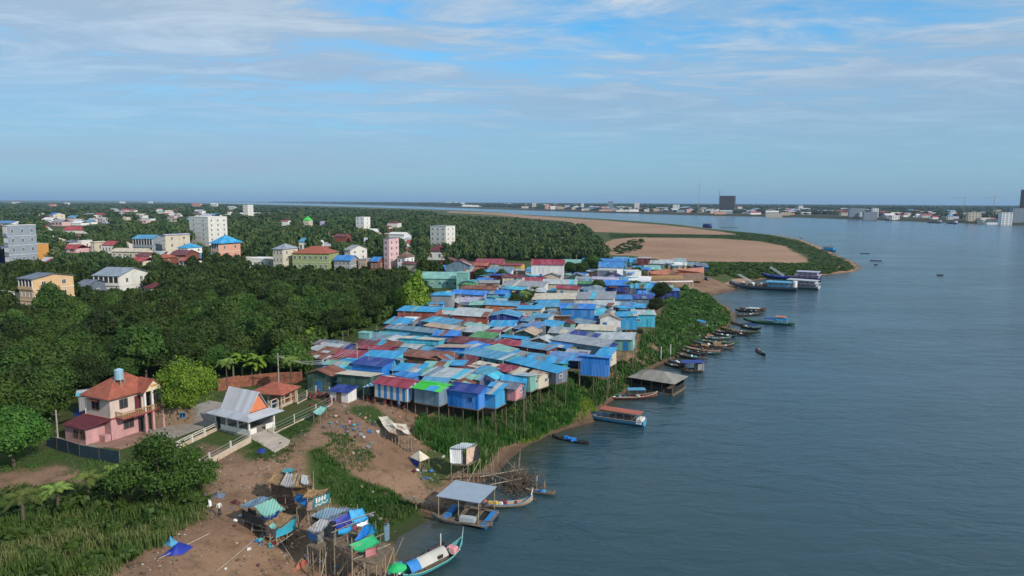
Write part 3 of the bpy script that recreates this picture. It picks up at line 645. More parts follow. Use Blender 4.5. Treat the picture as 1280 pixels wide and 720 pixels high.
H(540, 378, 8.0, 5.0, -10, 'm', 'azure', 'blue', 10.6, 2.6, None, None, pitch=.05)
H(562, 388, 7.0, 4.6, -12, 'gx', 'pale', 'brown', 10.2, 2.2)
H(575, 391, 4.6, 4.4, -12, 'gy', 'cream', 'brown', 10.4, 2.2)
H(624, 362, 8.0, 6.0, -8, 'gx', 'royal', 'royal', 10.3, 2.4)
H(643, 359, 9.0, 3.6, -30, 'm', 'cyan', 'rust', 10.6, 2.2, None, None, pitch=.1)
H(657, 353, 15, 9.5, -14, 'm', 'grey', 'white', 10.6, 2.5, 'broad grey market roof with red striped far edge', 'broad grey market roof', pitch=.08, wins=False)
H(685, 374, 7.5, 4.6, -20, 'm', 'azure', 'teal', 10.2, 2.3, None, None, pitch=.1)
H(694, 380, 6.0, 4.6, -20, 'm', 'skyblue', 'teal', 10.4, 2.3, None, None, pitch=.1)
H(664, 383, 7.0, 5.4, -14, 'm', 'azure', 'cream', 10.8, 2.8, 'light blue flat-roofed cream house by the palm clump', None, pitch=.06)
H(677, 393, 6.0, 4.6, -20, 'm', 'skyblue', 'cream', 10.2, 2.3, None, None, pitch=.1)
H(649, 380, 5.0, 4.0, -20, 'm', 'crimson', 'maroon', 10.2, 2.3, None, None, pitch=.1)
H(700, 391, 6.0, 4.0, -10, 'm', 'tan', 'brown', 10.0, 2.3, 'brown wooden shed left of the tall blue cube house', None, pitch=.1)
H(547, 341, 18, 8.0, -3, 'm', 'mint', 'mint', 11.6, 3.4, 'wide mint green market hall behind the village', 'mint market hall', pitch=.22, grounded=True, rust=.08)
H(579, 340, 4.6, 6.0, -3, 'flat', 'mint', 'mint', 12.6, 3.4, 'bright mint stair block at the right end of the market hall', None, grounded=True, wins=False)
H(685, 324, 13.5, 9, -6, 'gx', 'crimson', 'white', 16.0, 7.0, 'tall white two-window house with crimson roof behind the village', 'tall white crimson-roofed house', pitch=.4, grounded=True)
H(575, 324, 11, 9, -8, 'gy', 'maroon', 'steel', 14.5, 4, 'blue-grey gable house with maroon roof in the rear row', 'blue-grey gable house', pitch=.42, grounded=True)
for (x, y, l, w_, rc, wc, z, rf) in [(523, 327, 16, 8, 'maroon', 'cream', 10.5, 'gx'), (545, 329, 12, 7, 'crimson', 'white', 10.5, 'gx'), (552, 332, 11, 7, 'royal', 'navy', 10.4, 'm'), (596, 328, 13, 8, 'terracotta', 'maroon', 11.5, 'gx'),
        (562, 322, 12, 8, 'maroon', 'maroon', 11.5, 'gy'), (612, 324, 16, 7, 'crimson', 'cream', 10.8, 'm'), (640, 329, 12, 7, 'crimson', 'yellow', 11, 'gx'), (625, 334, 12, 7, 'steel', 'white', 11.2, 'm'), (607, 337, 9, 7, 'azure', 'teal', 10.6, 'gx'), (592, 335, 8, 6, 'terracotta', 'crimson', 11, 'm'),
        (627, 342, 9, 6, 'navy', 'maroon', 10.4, 'gx'), (640, 343, 9, 6, 'maroon', 'cream', 10.4, 'gx'), (704, 331, 9, 7, 'azure', 'steel', 11, 'gx'), (676, 334, 13, 7, 'skyblue', 'white', 10.4, 'gx'), (679, 340, 16, 6, 'cream', 'tan', 10.6, 'gx'), (690, 341, 8, 6, 'maroon', 'cream', 10.8, 'gy'),
        (722, 341, 14, 7, 'slate', 'darkgreen', 10.5, 'gy'), (736, 347, 12, 7, 'lilac', 'navy', 10.4, 'm'), (757, 346, 11, 7, 'lavender', 'cream', 10.6, 'gx'), (771, 351, 10, 6, 'royal', 'navy', 10.4, 'm'), (748, 340, 8, 6, 'maroon', 'cream', 10.7, 'gy'), (768, 341, 8, 6, 'navy', 'lavender', 10.8, 'gy'),
        (731, 349, 6, 5, 'slate', 'steel', 10.3, 'm'), (721, 325, 17, 8, 'mint', 'white', 10.8, 'm'), (731, 331, 14, 8, 'royal', 'blue', 10.6, 'm'), (756, 323, 24, 9, 'blue', 'skyblue', 12.4, 'gx'), (764, 328, 12, 8, 'blue', 'white', 13.0, 'm'), (759, 337, 9, 7, 'pale', 'slate', 12.0, 'flat'), (776, 338, 8, 7, 'white', 'lavender', 11.2, 'm'),
        (776, 321, 9, 7, 'skyblue', 'steel', 10.6, 'gx'), (797, 323, 9, 7, 'azure', 'teal', 10.4, 'm'), (806, 322, 8, 7, 'pale', 'maroon', 11, 'flat'), (822, 326, 8, 6, 'pale', 'grey', 10.2, 'm'), (833, 325, 8, 6, 'pale', 'green', 10.6, 'm'), (847, 328, 10, 5, 'white', 'cream', 9.6, 'm'), (850, 323, 7, 6, 'lilac', 'slate', 10.4, 'm'), (866, 328, 9, 5, 'steel', 'slate', 9.4, 'm'), (877, 329, 6, 4, 'slate', 'navy', 9.2, 'm'),
        (816, 332, 8, 5, 'mint', 'darkgreen', 9.8, 'm'), (790, 338, 7, 6, 'white', 'white', 12.4, 'flat'), (800, 346, 9, 6, 'white', 'cream', 10.6, 'm'), (786, 347, 9, 5, 'skyblue', 'blue', 10.3, 'm'), (822, 355, 8, 5, 'royal', 'royal', 10.2, 'm'), (801, 355, 8, 5, 'cyan', 'white', 10.3, 'm'), (700, 350, 14, 5, 'pale', 'cream', 10.8, 'm'), (668, 360, 8, 4, 'pale', 'steel', 10.5, 'm'), (667, 347, 10, 5, 'crimson', 'pale', 10.5, 'm'), (612, 350, 8, 6, 'grey', 'tan', 10.6, 'gx')]:
    H(x, y, l, w_, -8 + ((x * 7 + y * 3) % 11) - 5, rf, rc, wc, z, 3.0, None, None, pitch=.2 if rf != 'gy' else .4, grounded=True, detail=1)
# --- remaining small roofs filling the gaps
VP = [(395, 436), (470, 404), (512, 392), (540, 372), (575, 352), (600, 340), (660, 334), (720, 332), (800, 330), (840, 352), (832, 366), (812, 380), (775, 408), (762, 430), (725, 445), (690, 456), (640, 474), (560, 480), (500, 462), (430, 462), (400, 450)]
vp = np.array(VP, float); rn = random.Random(5)
ROOFC = ['azure'] * 5 + ['skyblue'] * 5 + ['steel'] * 4 + ['pale'] * 4 + ['grey'] * 3 + ['lilac'] * 3 + ['royal'] * 3 + ['crimson', 'maroon', 'rust', 'rust'] + ['cream', 'tan', 'mint', 'mint', 'teal', 'slate', 'cyan', 'periwinkle', 'green']
WALLC = ['slate', 'steel', 'royal', 'teal', 'wood', 'brown', 'darkgreen', 'grey', 'mint', 'lavender', 'pale', 'blue', 'tan']
hand = list(OCC); nf = 0
for k in range(2600):
    x = rn.uniform(395, 845); y = 332 + 150 * rn.random() ** 1.6
    if not inpoly(np.array([x]), np.array([y]), vp)[0]: continue
    z = rn.uniform(9.2, 9.9); L = rn.uniform(3.2, 7.0); W = rn.uniform(2.8, 4.4)
    if y < 365: L *= 1.2; W *= 1.2
    p = at(x, y, z); r = .5 * math.hypot(L, W)
    if any((p[0] - a) ** 2 + (p[1] - b) ** 2 < (.74 * max(2.2, .5 * (r + c)) + .1) ** 2 * 1.25 for a, b, c in OCC): continue
    if g1(p[0], p[1]) < 2.0: continue
    H(x, y, L, W, rn.choice([-14, -20, -26, -34, -40]) + rn.uniform(-4, 4), rn.choice(['m', 'm', 'm', 'gx', 'gx', 'gy']), rn.choice(ROOFC), rn.choice(WALLC), z, 2.0, pitch=rn.uniform(.08, .2), detail=1)
    nf += 1
    if nf >= 132: break
print('houses', len(HREC), 'filler', nf)
# labels: look + place beside a landmark, all different
LMS = [h for h in HREC if h['lm']]
seen = set(h['label'] for h in HREC if h['label'])
RW = dict(gx='gabled', gy='end-on gabled', m='sloping', mb='back-sloping', hip='hipped', flat='flat')
for h in HREC:
    lab = h['label']
    if not lab:
        cand = sorted(LMS, key=lambda q: (q['px'] - h['px']) ** 2 * .35 + ((q['py'] - h['py']) * 2.2) ** 2)
        sz = 'small ' if h['L'] * h['W'] < 17 else ('large ' if h['L'] * h['W'] > 60 else '')
        for q in cand[:12]:
            dx, dy = h['px'] - q['px'], (h['py'] - q['py']) * 2.2
            if abs(dx) > abs(dy) * 1.1: rel = 'right of the' if dx > 0 else 'left of the'
            else: rel = 'in front of the' if dy > 0 else 'behind the'
            lab = f"{sz}{CN[h['rc']]} {RW[h['roof']]} roof on {CN[h['wc']]} walls {rel} {q['lm']}"
            if lab not in seen: break
            lab = f"{CN[h['rc']]} roof, {CN[h['wc']]} walls, diagonally {rel} {q['lm']}"
            if lab not in seen: break
        if len(lab.split()) > 16: lab = lab.replace(' roof on ', ' roof, ').replace('end-on gabled', 'gabled').replace(' walls', '-walled')
        if len(lab.split()) > 16: lab = lab.replace('small ', '').replace('large ', '').replace(' sloping', '').replace(' gabled', '').replace('dark ', '')
        if len(lab.split()) > 16: lab = lab.replace('pale ', '').replace('faded ', '')
    seen.add(lab); h['o']['label'] = lab
# extras on named houses
def child_at(t, mb, name, m, loc=(0, 0, 0), rz=0): return mb.build(name, m, t, loc, rz)
# striped awning of the striped house
b = MB(); b.slab([(-5.6, -2.6, 1.35), (-3.35, -2.6, 1.95), (-3.35, 1.6, 2.3), (-5.6, 1.6, 1.7)], .05)
aw = b.build('awning', stripes('awning_stripes', (.03, .28, .62), (.7, .7, .68), .42), sh); 
for x, y in ((-5.5, -2.5), (-5.5, 1.5)):
    wx, wy = sh.location.x + x * math.cos(rad(-25)) - y * math.sin(rad(-25)), sh.location.y + x * math.sin(rad(-25)) + y * math.cos(rad(-25))
    put_stilt(sh, x, y, sh.location.z + (1.35 if y < 0 else 1.7), wx, wy, .7)
# ------------------------------------------------------------------ town buildings behind the grove
def PM(c): return mat('plaster_' + c, tuple(min(.75, q * 1.0) for q in (COL[c])), .85, .07, .6, 0, .22)
COL.update(peach=(.62, .42, .24), ochre=(.55, .27, .07), palegreen=(.26, .33, .13), offwhite=(.66, .65, .62), salmon=(.62, .33, .24), redroof=(.36, .035, .05), greyblue=(.24, .29, .36), sand=(.5, .42, .3), pinkpale=(.62, .40, .42), rose=(.58, .26, .27))
CN.update(peach='peach', ochre='ochre', palegreen='pale green', offwhite='off-white', salmon='salmon', redroof='red', greyblue='grey-blue', sand='sand coloured')
def building(label, x0, x1, ytop, ybase, depth=12, rot=-18, wall='offwhite', roof='flat', rc='grey', floors=2, cols=4, side=2, pitch=.3, group=None, band=True, keep=None, name='town_building', cat='building', winc='white', ov=.5, para=0.0, open_floors=(), wmul=1.0):
    xc = (x0 + x1) / 2; base = og(xc, ybase); dist = math.hypot(base.x, base.y)
    z0 = base.z; rz = rad(rot)
    s = F / dist; W = (x1 - x0) / s
    cs, sn = math.cos(rz), math.sin(rz); cx, cy = base.x, base.y
    D = depth
    for _ in range(6):
        pts = [(cx + x * cs - y * sn, cy + x * sn + y * cs, z0) for x in (-W / 2, W / 2) for y in (-D / 2, D / 2)]
        q = proj(pts); a, b_ = q[:, 0].min(), q[:, 0].max()
        e = (x1 - x0) - (b_ - a); W = max(W * .25, W + e / s * .8)
        if W < 3: W = 3
        cx += (xc - (a + b_) / 2) / s; cy += (q[:, 1].max() - ybase) * dist / (CAM_H - z0) / s * .8
    z0 = g1(cx, cy) - .3; hh = (ybase - ytop) / s * 1.0 + .3
    t = thing(name, label, cat, (cx, cy, z0), rz, group)
    b = MB(); b.box(0, 0, 0, W, D, hh + (para if roof == 'flat' else 0)); 
    b.build('wall', PM(wall), t)
    if roof == 'flat':
        MB().box(0, 0, hh + para, W + .3, D + .3, .22).build('roof', PM(rc) if rc in ('offwhite', 'grey', 'cream', 'white', 'pale') else RM(rc, .1), t)
    else:
        swap = roof == 'gy'; a, c = (D, W) if swap else (W, D)
        rb, rise = roof_mb(a, c, roof, pitch, ov, .12)
        zr = hh + .1 + (rise if roof in ('gx', 'gy', 'hip') else 2 * rise)
        rb.build('roof', RM(rc, .08) if roof != 'hip' or rc not in ('terracotta', 'maroon') else tile(rc), t, (0, 0, zr), math.pi / 2 if swap else 0)
        if roof in ('gx', 'gy'):
            g = MB(); c2 = c / 2 - .02; a2 = a / 2 - .02
            for x in (-a2, a2 - .18):
                n = len(g.v); g.v += [(x, -c2, hh), (x, c2, hh), (x, 0, hh + .0 + pitch * c2), (x + .18, -c2, hh), (x + .18, c2, hh), (x + .18, 0, hh + pitch * c2)]
                g.f += [(n, n + 2, n + 1), (n + 3, n + 4, n + 5), (n, n + 3, n + 5, n + 2), (n + 1, n + 2, n + 5, n + 4)]; g.m += [0] * 4
            g.build('gable', PM(wall), t, (0, 0, 0), math.pi / 2 if swap else 0)
    if floors:
        fh = hh / floors
        for f in range(floors):
            z = f * fh
            if band and f > 0: MB().box(0, 0, z - .12, W + .25, D + .25, .2).build('floor_band', PM('offwhite'), t)
            wh = fh * .45; ww = min(1.5, W / cols * .5)
            if f in open_floors:   # open verandah: flat dark panel stands for its shade, with posts and railing
                MB().box(0, -D / 2 - .02, z + .25, W - .5, .1, fh - .6).build('verandah_shade', M_DARK, t)
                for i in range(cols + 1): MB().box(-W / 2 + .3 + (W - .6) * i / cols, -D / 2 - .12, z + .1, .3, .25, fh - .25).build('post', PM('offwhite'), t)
                MB().box(0, -D / 2 - .3, z + .1, W, .12, fh * .28).build('railing', PM(wall), t)
            else:
                for i in range(cols):
                    o = ob('window', win_mesh(1.0, 1.2, winc), t, (-W / 2 + W * (i + .5) / cols, -D / 2 - .04, z + fh * .3)); o.scale = (ww, 1.4, wh / 1.2)
            for i in range(side):
                o = ob('window', win_mesh(1.0, 1.2, winc), t, (W / 2 + .04, -D / 2 + D * (i + .5) / side, z + fh * .3), math.pi / 2); o.scale = (min(1.4, D / side * .5), 1.4, wh / 1.2)
    OCC.append((cx, cy, .52 * math.hypot(W, D)))
    KEEP.append((x0 - 1, ytop - 6, x1 + 1, ybase if keep is None else keep, dist))
    t['_wh'] = 0; del t['_wh']
    return t, W, D, hh
def tile(c):
    k = 'tile_' + c
    if k in MC: return MC[k]
    m, nt, b = newmat(k); tc = nt.nodes.new('ShaderNodeTexCoord'); sp = nt.nodes.new('ShaderNodeSeparateXYZ'); nt.links.new(tc.outputs['Object'], sp.inputs[0])
    n = noise(nt, tc.outputs['Object'], 1.2, 6, .65); br = nt.nodes.new('ShaderNodeTexBrick'); nt.links.new(tc.outputs['Object'], br.inputs[0]); br.inputs['Scale'].default_value = 3
    col = COL[c]; nt.links.new(mixc(nt, mapr(nt, n.outputs[0], .3, .72, 0, 1), tuple(q * .6 for q in col), tuple(q * 1.15 for q in col)), b.inputs['Base Color'])
    z = math1(nt, 'SINE', math1(nt, 'MULTIPLY', sp.outputs[2], 60)); x = math1(nt, 'SINE', math1(nt, 'MULTIPLY', math1(nt, 'ADD', sp.outputs[0], sp.outputs[1]), 22))
    bump(nt, b, math1(nt, 'ADD', z, math1(nt, 'MULTIPLY', x, .5)), .5, .05); b.inputs['Roughness'].default_value = .8; MC[k] = m; return m
B = building
B('peach three-storey house with grey roof and an open top verandah among the grove trees', 26, 94, 355, 388, 13, -22, 'peach', 'gx', 'slate', 3, 4, 2, .18, open_floors=(2,), keep=378)
B('long single-storey hall with dull grey-green roof beside the peach house', 92, 138, 361, 373, 12, -8, 'slate', 'gx', 'slate', 1, 5, 1, .3, keep=366)
B('white hall with broad blue-grey roof and open upper gallery, right of the peach house', 118, 186, 348, 369, 15, -10, 'offwhite', 'gx', 'greyblue', 2, 5, 2, .3, open_floors=(1,), keep=364)
B('modern grey glass-fronted building with open roof terrace at the left edge', 7, 48, 292, 330, 16, -18, 'greyblue', 'flat', 'white', 4, 6, 3, para=.6, keep=322, open_floors=(3,))
B('plain ochre yellow block in front of the modern grey building', 28, 62, 310, 327, 10, -12, 'ochre', 'flat', 'sand', 0, 1, 0, para=.4, keep=322)
B('long low blue shed at the left edge below the modern grey building', -10, 22, 316, 328, 12, -6, 'navy', 'gx', 'lavender', 1, 4, 1, keep=324)
B('cream hip-roofed house behind the ochre yellow block', 49, 83, 304, 314, 15, -16, 'cream', 'hip', 'cream', 1, 4, 2, .45, keep=308)
B('small grey shed roof right of the cream hip-roofed house', 84, 100, 304, 312, 8, -12, 'slate', 'gx', 'slate', 1, 2, 1, keep=307)
B('pale house with red shutters right of the cream hip-roofed house', 98, 116, 303, 314, 9, -12, 'offwhite', 'flat', 'white', 1, 3, 1, keep=309)
B('cream gabled bungalow left of the red and blue shop row', 114, 132, 305, 315, 9, -12, 'cream', 'gy', 'cream', 1, 2, 1, keep=309)
B('shop row with red roof and deep blue end unit', 128, 167, 308, 317, 12, -8, 'offwhite', 'gx', 'redroof', 1, 6, 1, .35, keep=313)
B('blue-roofed two-storey school block with verandahs', 167, 207, 301, 319, 12, -8, 'greyblue', 'gx', 'skyblue', 2, 7, 1, .35, open_floors=(0, 1), keep=315)
B('three-storey building with grey gable roof joined to the blue-roofed school', 204, 238, 297, 320, 18, -24, 'cream', 'gy', 'lavender', 3, 3, 2, .3, open_floors=(0, 1), keep=317)
B('low row of cream gabled roofs in front of the school block', 140, 192, 316, 324, 8, -6, 'cream', 'gx', 'cream', 1, 6, 1, .4, keep=320)
B('small white house with bright blue hipped roof left of the orange villa', 223, 253, 311, 323, 11, -20, 'white', 'hip', 'azure', 2, 3, 2, .4, keep=320)
B('orange-trimmed villa with big bright blue hipped roof', 265, 301, 306, 325, 16, -24, 'salmon', 'hip', 'azure', 2, 4, 2, .5, open_floors=(0, 1), keep=321, ov=1.2)
B('red tiled low roofs in front of the school, left one', 190, 222, 324, 332, 12, -18, 'rust', 'hip', 'terracotta', 1, 3, 1, .3, keep=328)
B('red tiled low roofs in front of the school, right one', 213, 250, 320, 330, 12, -10, 'rust', 'gx', 'maroon', 1, 3, 1, .35, keep=326)
B('small maroon roof right of the white hall', 184, 204, 361, 369, 7, -14, 'cream', 'hip', 'maroon', 1, 2, 1, .4, keep=365)
B('tall white six-storey slab building with red stair tower', 238, 285, 276, 308, 18, -24, 'offwhite', 'flat', 'white', 6, 2, 3, para=1.0, keep=303)
B('low off-white annex left of the cream four-storey house', 312, 342, 325, 336, 10, -6, 'offwhite', 'flat', 'white', 1, 4, 1, keep=333, para=.3)
B('cream four-storey house with blue-grey hipped roof', 342, 373, 313, 338, 13, -16, 'cream', 'hip', 'greyblue', 3, 3, 2, .35, keep=336)
B('pale green building with a long red hipped roof', 366, 424, 318, 338, 15, -5, 'palegreen', 'hip', 'terracotta', 2, 7, 1, .4, keep=336)
B('white hall with sky blue roofs behind the pale green building', 374, 405, 303, 315, 14, -6, 'white', 'gx', 'skyblue', 1, 4, 1, .3, keep=311)
B('unfinished grey house with twin small gables beside the pale green building', 431, 459, 313, 332, 14, -26, 'offwhite', 'gx', 'grey', 3, 3, 2, .3, open_floors=(1,), keep=326)
B('grey house with bright blue gable roof right of the pale green building', 418, 448, 326, 338, 10, -10, 'grey', 'gx', 'blue', 2, 4, 1, .4, keep=336)
B('tan concrete shop with open front left of the pink tower', 448, 466, 325, 337, 9, -10, 'tan', 'flat', 'grey', 1, 3, 1, keep=335)
B('brick house with blue gable roof at the foot of the pink tower', 463, 481, 327, 337, 9, -12, 'rust', 'gx', 'blue', 1, 2, 1, .4, keep=335)
B('narrow pink five-storey tower house with dark top floor', 480, 499, 300, 336, 9, -24, 'pinkpale', 'flat', 'slate', 5, 1, 2, para=.6, keep=334)
B('white two-storey house with brown hipped roof right of the pink tower', 497, 518, 322, 337, 10, -18, 'white', 'hip', 'brown', 2, 2, 2, .5, keep=336)
B('white four-storey block with grey stairwell standing alone in the trees', 538, 569, 284, 308, 14, -26, 'offwhite', 'flat', 'grey', 4, 3, 2, para=.6, keep=303)
B('white house with dark maroon hipped roof in front of the four-storey block', 534, 563, 314, 325, 13, -12, 'white', 'hip', 'maroon', 1, 2, 2, .5, keep=323)
B('bright white four-storey house rising from the far trees', 445, 463, 272, 287, 14, -20, 'white', 'flat', 'white', 3, 2, 1, keep=283)
B('pale twin-towered building on the left horizon', 304, 317, 257, 270, 20, -15, 'offwhite', 'flat', 'grey', 4, 3, 1, keep=268)
B('ornate cream and green pagoda deep in the trees', 379, 391, 276, 283, 12, -10, 'cream', 'hip', 'lime', 1, 4, 1, .9, keep=281)
B('tiny white and red house left of the pagoda', 351, 364, 277, 283, 9, -10, 'white', 'gx', 'redroof', 0, 0, 0, keep=281)
B('tiny grey house right of the pagoda', 400, 406, 277, 283, 9, -10, 'lavender', 'flat', 'grey', 0, 0, 0, keep=281)
B('long red-roofed barracks across the left edge', -30, 66, 288.5, 291.5, 16, 2, 'offwhite', 'gx', 'redroof', 0, 0, 0, .5, keep=288)
B('second long red-roofed barracks, right of the first', 79, 128, 288.5, 292, 14, 0, 'offwhite', 'gx', 'redroof', 0, 0, 0, .5, keep=288)
B('cream building with red and blue roofs in the distant left town', 62, 82, 270, 278, 18, -25, 'cream', 'gx', 'royal', 2, 4, 2, .3, keep=277)
B('white warehouse with snowy roofs at the left edge below the peach house', -12, 28, 376, 389, 10, -20, 'white', 'gx', 'white', 0, 0, 0, .3, keep=384)
B('small pavilion with blue-grey hipped roof in the left clearing', 10, 33, 342, 350, 8, -10, 'teal', 'hip', 'greyblue', 1, 2, 1, .35, keep=346)
B('white and blue sheds at the far left edge behind the barracks', -8, 31, 280, 284, 16, -20, 'offwhite', 'gx', 'periwinkle', 0, 0, 0, .3, keep=280)
B('red-roofed house deep in the trees between pagoda and white block', 418, 440, 296, 303, 12, -10, 'rust', 'gx', 'maroon', 0, 0, 0, .3, keep=300)
B('terrace of small red roofs left of the white block', 484, 502, 279, 286, 16, -10, 'offwhite', 'hip', 'maroon', 0, 0, 0, .3, keep=283)
B('white sheds beside the pink tower top', 486, 512, 293, 300, 10, -20, 'white', 'gx', 'white', 0, 0, 0, .3, keep=297)
# distant left town and scattered far roofs: small simple houses
def smallhouse(px, py, wpx, hpx, wall, rc, label, group, roof='gx', rot=-10):
    p = og(px, py); dist = math.hypot(p.x, p.y); s = F / dist; W = wpx / s; Hh = max(2.5, hpx / s); D = min(W, 14)
    b = MB(); b.box(0, 0, -.5, W, D, Hh + .5)
    b.mi = 1
    if roof == 'gx': 
        r = D * .22; l = W / 2 + .4; w_ = D / 2 + .4
        b.slab([(-l, -w_, Hh), (l, -w_, Hh), (l, 0, Hh + r), (-l, 0, Hh + r)], .15); b.slab([(-l, 0, Hh + r + .003), (l, 0, Hh + r + .003), (l, w_, Hh), (-l, w_, Hh)], .15)
    else: b.box(0, 0, Hh, W + .4, D + .4, .3)
    b.mi = 2
    if hpx >= 3:
        nf = max(1, int(Hh / 3.5)); nc = max(2, int(W / 5))
        for f in range(nf):
            for i in range(nc): b.box(-W / 2 + W * (i + .5) / nc, -D / 2 - .04, Hh * (f + .35) / nf, W / nc * .5, .1, Hh / nf * .4)
    o = b.build('distant_building', [PM(wall), RM(rc, .1), glassm('far_window', (.05, .07, .09), .4)], None, (p.x, p.y, p.z), rad(rot)); tag(o, label, 'building', group)
    OCC.append((p.x, p.y, .5 * math.hypot(W, D))); KEEP.append((px - wpx / 2, py - hpx - 1, px + wpx / 2, py, dist)); return o
rn = random.Random(21)
for i in range(52):
    x = rn.uniform(58, 285); y = 283 - 9 * rn.random() - 6 * ((x - 60) / 225) ; 
    wc = rn.choice(['offwhite', 'white', 'cream', 'offwhite', 'pinkpale', 'lavender']); rc = rn.choice(['white', 'pale', 'grey', 'redroof', 'lavender', 'cream', 'skyblue'])
    smallhouse(x, y, rn.uniform(5, 13), rn.uniform(2, 4.5), wc, rc, f'small {CN.get(wc, "pinkish")} building with {CN.get(rc, rc)} roof in the distant left town', 'buildings of the distant left town', rn.choice(['gx', 'flat']))
for (x, y, w_, h, wc, rc) in [(66, 258, 7, 2, 'salmon', 'redroof'), (84, 256, 5, 2, 'white', 'pale'), (246, 258, 11, 3, 'salmon', 'terracotta'), (268, 258, 8, 3, 'offwhite', 'white'), (153, 254, 6, 1.5, 'white', 'white'), (188, 254, 5, 1.5, 'white', 'white'), (290, 262, 9, 3, 'offwhite', 'pale'),
        (250, 268, 10, 4, 'white', 'pale'), (330, 269, 26, 1.5, 'offwhite', 'offwhite'), (300, 269, 20, 1.5, 'offwhite', 'offwhite'), (20, 255, 8, 2, 'white', 'redroof'), (516, 276, 6, 2, 'white', 'redroof'), (500, 290, 7, 2.5, 'white', 'white'), (476, 289, 5, 2.5, 'mint', 'mint'), (470, 300, 4, 3, 'white', 'white'), (700, 304, 24, 2.2, 'grey', 'grey'), (456, 284, 7, 2, 'rose', 'redroof')]:
    if rc in ('offwhite',): COL.setdefault('offwhite', (.66, .65, .62))
    smallhouse(x, y, w_, h, wc, rc, f'lone {"long low" if w_ > 15 else "small"} {CN.get(wc, wc)} building among distant trees near the {"left horizon" if y < 265 else "middle woods"}', 'lone buildings in distant woods')
# red stair tower on the tall white slab, and roof tank
# ------------------------------------------------------------------ far bank
def shore_far(x):
    xs = [p[0] for p in FAR_PX][::-1]; ys = [p[1] for p in FAR_PX][::-1]; return float(np.interp(x, xs, ys))
FW = ['offwhite', 'white', 'cream', 'offwhite', 'greyblue', 'lavender', 'sand', 'salmon', 'greyblue', 'white']; FR = ['white', 'pale', 'grey', 'greyblue', 'lavender', 'redroof', 'cream', 'skyblue']
for i in range(295):
    x = rn.uniform(640, 1300) if i % 7 else rn.uniform(560, 800); ys = shore_far(x); k = rn.random() ** .8
    hor = 252.5 + (x - 640) * .0055
    y = ys - 2.2 - k * (ys - hor) * .42
    w_ = rn.uniform(4, 14) * (1.3 - .6 * k); h = rn.uniform(1.3, 2.8) * (1 + (x - 640) / 1300) * (1.1 - .3 * k)
    if rn.random() < .06: h *= 1.9; w_ = 5
    wc, rc = rn.choice(FW), rn.choice(FR)
    smallhouse(x, y, w_, h, wc, rc, f'small {CN.get(wc, "pinkish")} building with {CN.get(rc, rc)} roof lining the far river bank', 'buildings along the far river bank', rn.choice(['gx', 'flat', 'flat']), rn.uniform(-12, 12))
for x, y, w_, h, lb in [(728, 262, 3, 8, 'slim white tower on the far bank, left of the grey cluster'), (763, 262, 6, 10, 'grey-green tower block on the far bank'), (796, 262.5, 6, 9, 'bright white tower block on the far bank'), (845, 264, 8, 8, 'white block with dark upper floor on the far bank'),
        (967, 270, 18, 5, 'long cream warehouse with red base on the far bank'), (1070, 273, 16, 10, 'blue-grey four-storey slab, left of a pair on the far bank'), (1087, 273, 14, 9, 'blue-grey four-storey slab, right of a pair on the far bank'), (1093, 272, 6, 10, 'white block at the end of the blue-grey slabs'), (1216, 278, 12, 9, 'cream arched hall on the far bank at right'), (1256, 279, 10, 13, 'white building near the right edge on the far bank'), (1272, 280, 14, 14, 'grey long building with red trim at the right edge')]:
    wc = 'white' if 'white' in lb else ('cream' if 'cream' in lb else 'greyblue')
    smallhouse(x, y, w_, h, wc, 'grey', lb, None, 'flat', -10)
# dark unfinished tower with crane
def fartower(px, py, wpx, top, label, wall, rot=-24, floors=18, cols=9):
    p = og(px, py); d = math.hypot(p.x, p.y); s = F / d; W = wpx / s; Hh = (py - top) / s; D = W * .8
    t = thing('tower_block', label, 'tower', p, rad(rot))
    b = MB(); b.box(0, 0, 0, W * .78, D * .7, Hh * .985); b.build('wall', mat('tower_wall', (.15, .11, .10), .8, .15, .1), t)
    for f in range(floors): MB().box(0, 0, Hh * (f + 1) / floors - .6, W * .8 + .5, D * .72 + .5, .6).build('floor_slab', mat('tower_slab', (.085, .09, .13), .8, .1, .1), t)
    for i in range(cols): 
        MB().box(-W * .39 + W * .78 * i / (cols - 1), -D * .35 - .35, 0, 1.2, .8, Hh).build('pillar', mat('tower_pillar', (.16, .12, .11), .8), t)
    for i in range(6): MB().box(W * .39 + .35, -D * .33 + D * .66 * i / 5, 0, .8, 1.2, Hh).build('pillar', mat('tower_pillar', (.16, .12, .11), .8), t)
    return t, p, W, Hh, s
t, p, W, Hh, s = fartower(909, 265, 21, 246, 'dark unfinished concrete tower standing alone on the far bank', 'x')
cr = thing('tower_crane', 'thin tower crane above the dark unfinished tower', 'crane', (p.x - W * .48, p.y - 2, p.z))
b = MB(); 
for k in range(4): b.bar(((k % 2) * 1.6 - .8, (k // 2) * 1.6 - .8, 0), ((k % 2) * 1.6 - .8, (k // 2) * 1.6 - .8, Hh + 16), .25)
for k in range(int((Hh + 16) / 3)): b.bar((-.8, -.8, k * 3), (.8, -.8, k * 3 + 3), .15, None, 4)
b.build('mast', mat('crane_steel', (.3, .25, .2), .6), cr); MB().bar((-8, 0, Hh + 15), (10, 0, Hh + 20), .5, .3).build('jib', MC['crane_steel'], cr)
p = og(873, 266); m = MB(); dd = math.hypot(p.x, p.y) / F
for k in range(3):
    a = k * 2.094; m.bar((1.6 * math.cos(a), 1.6 * math.sin(a), 0), (.6 * math.cos(a), .6 * math.sin(a), 36 * dd), .28, .2, 5)
for k in range(30): 
    z = k * 36 * dd / 30; m.bar((1.5, 0, z), (-.8, 1.2, z + 36 * dd / 30), .15, None, 4)
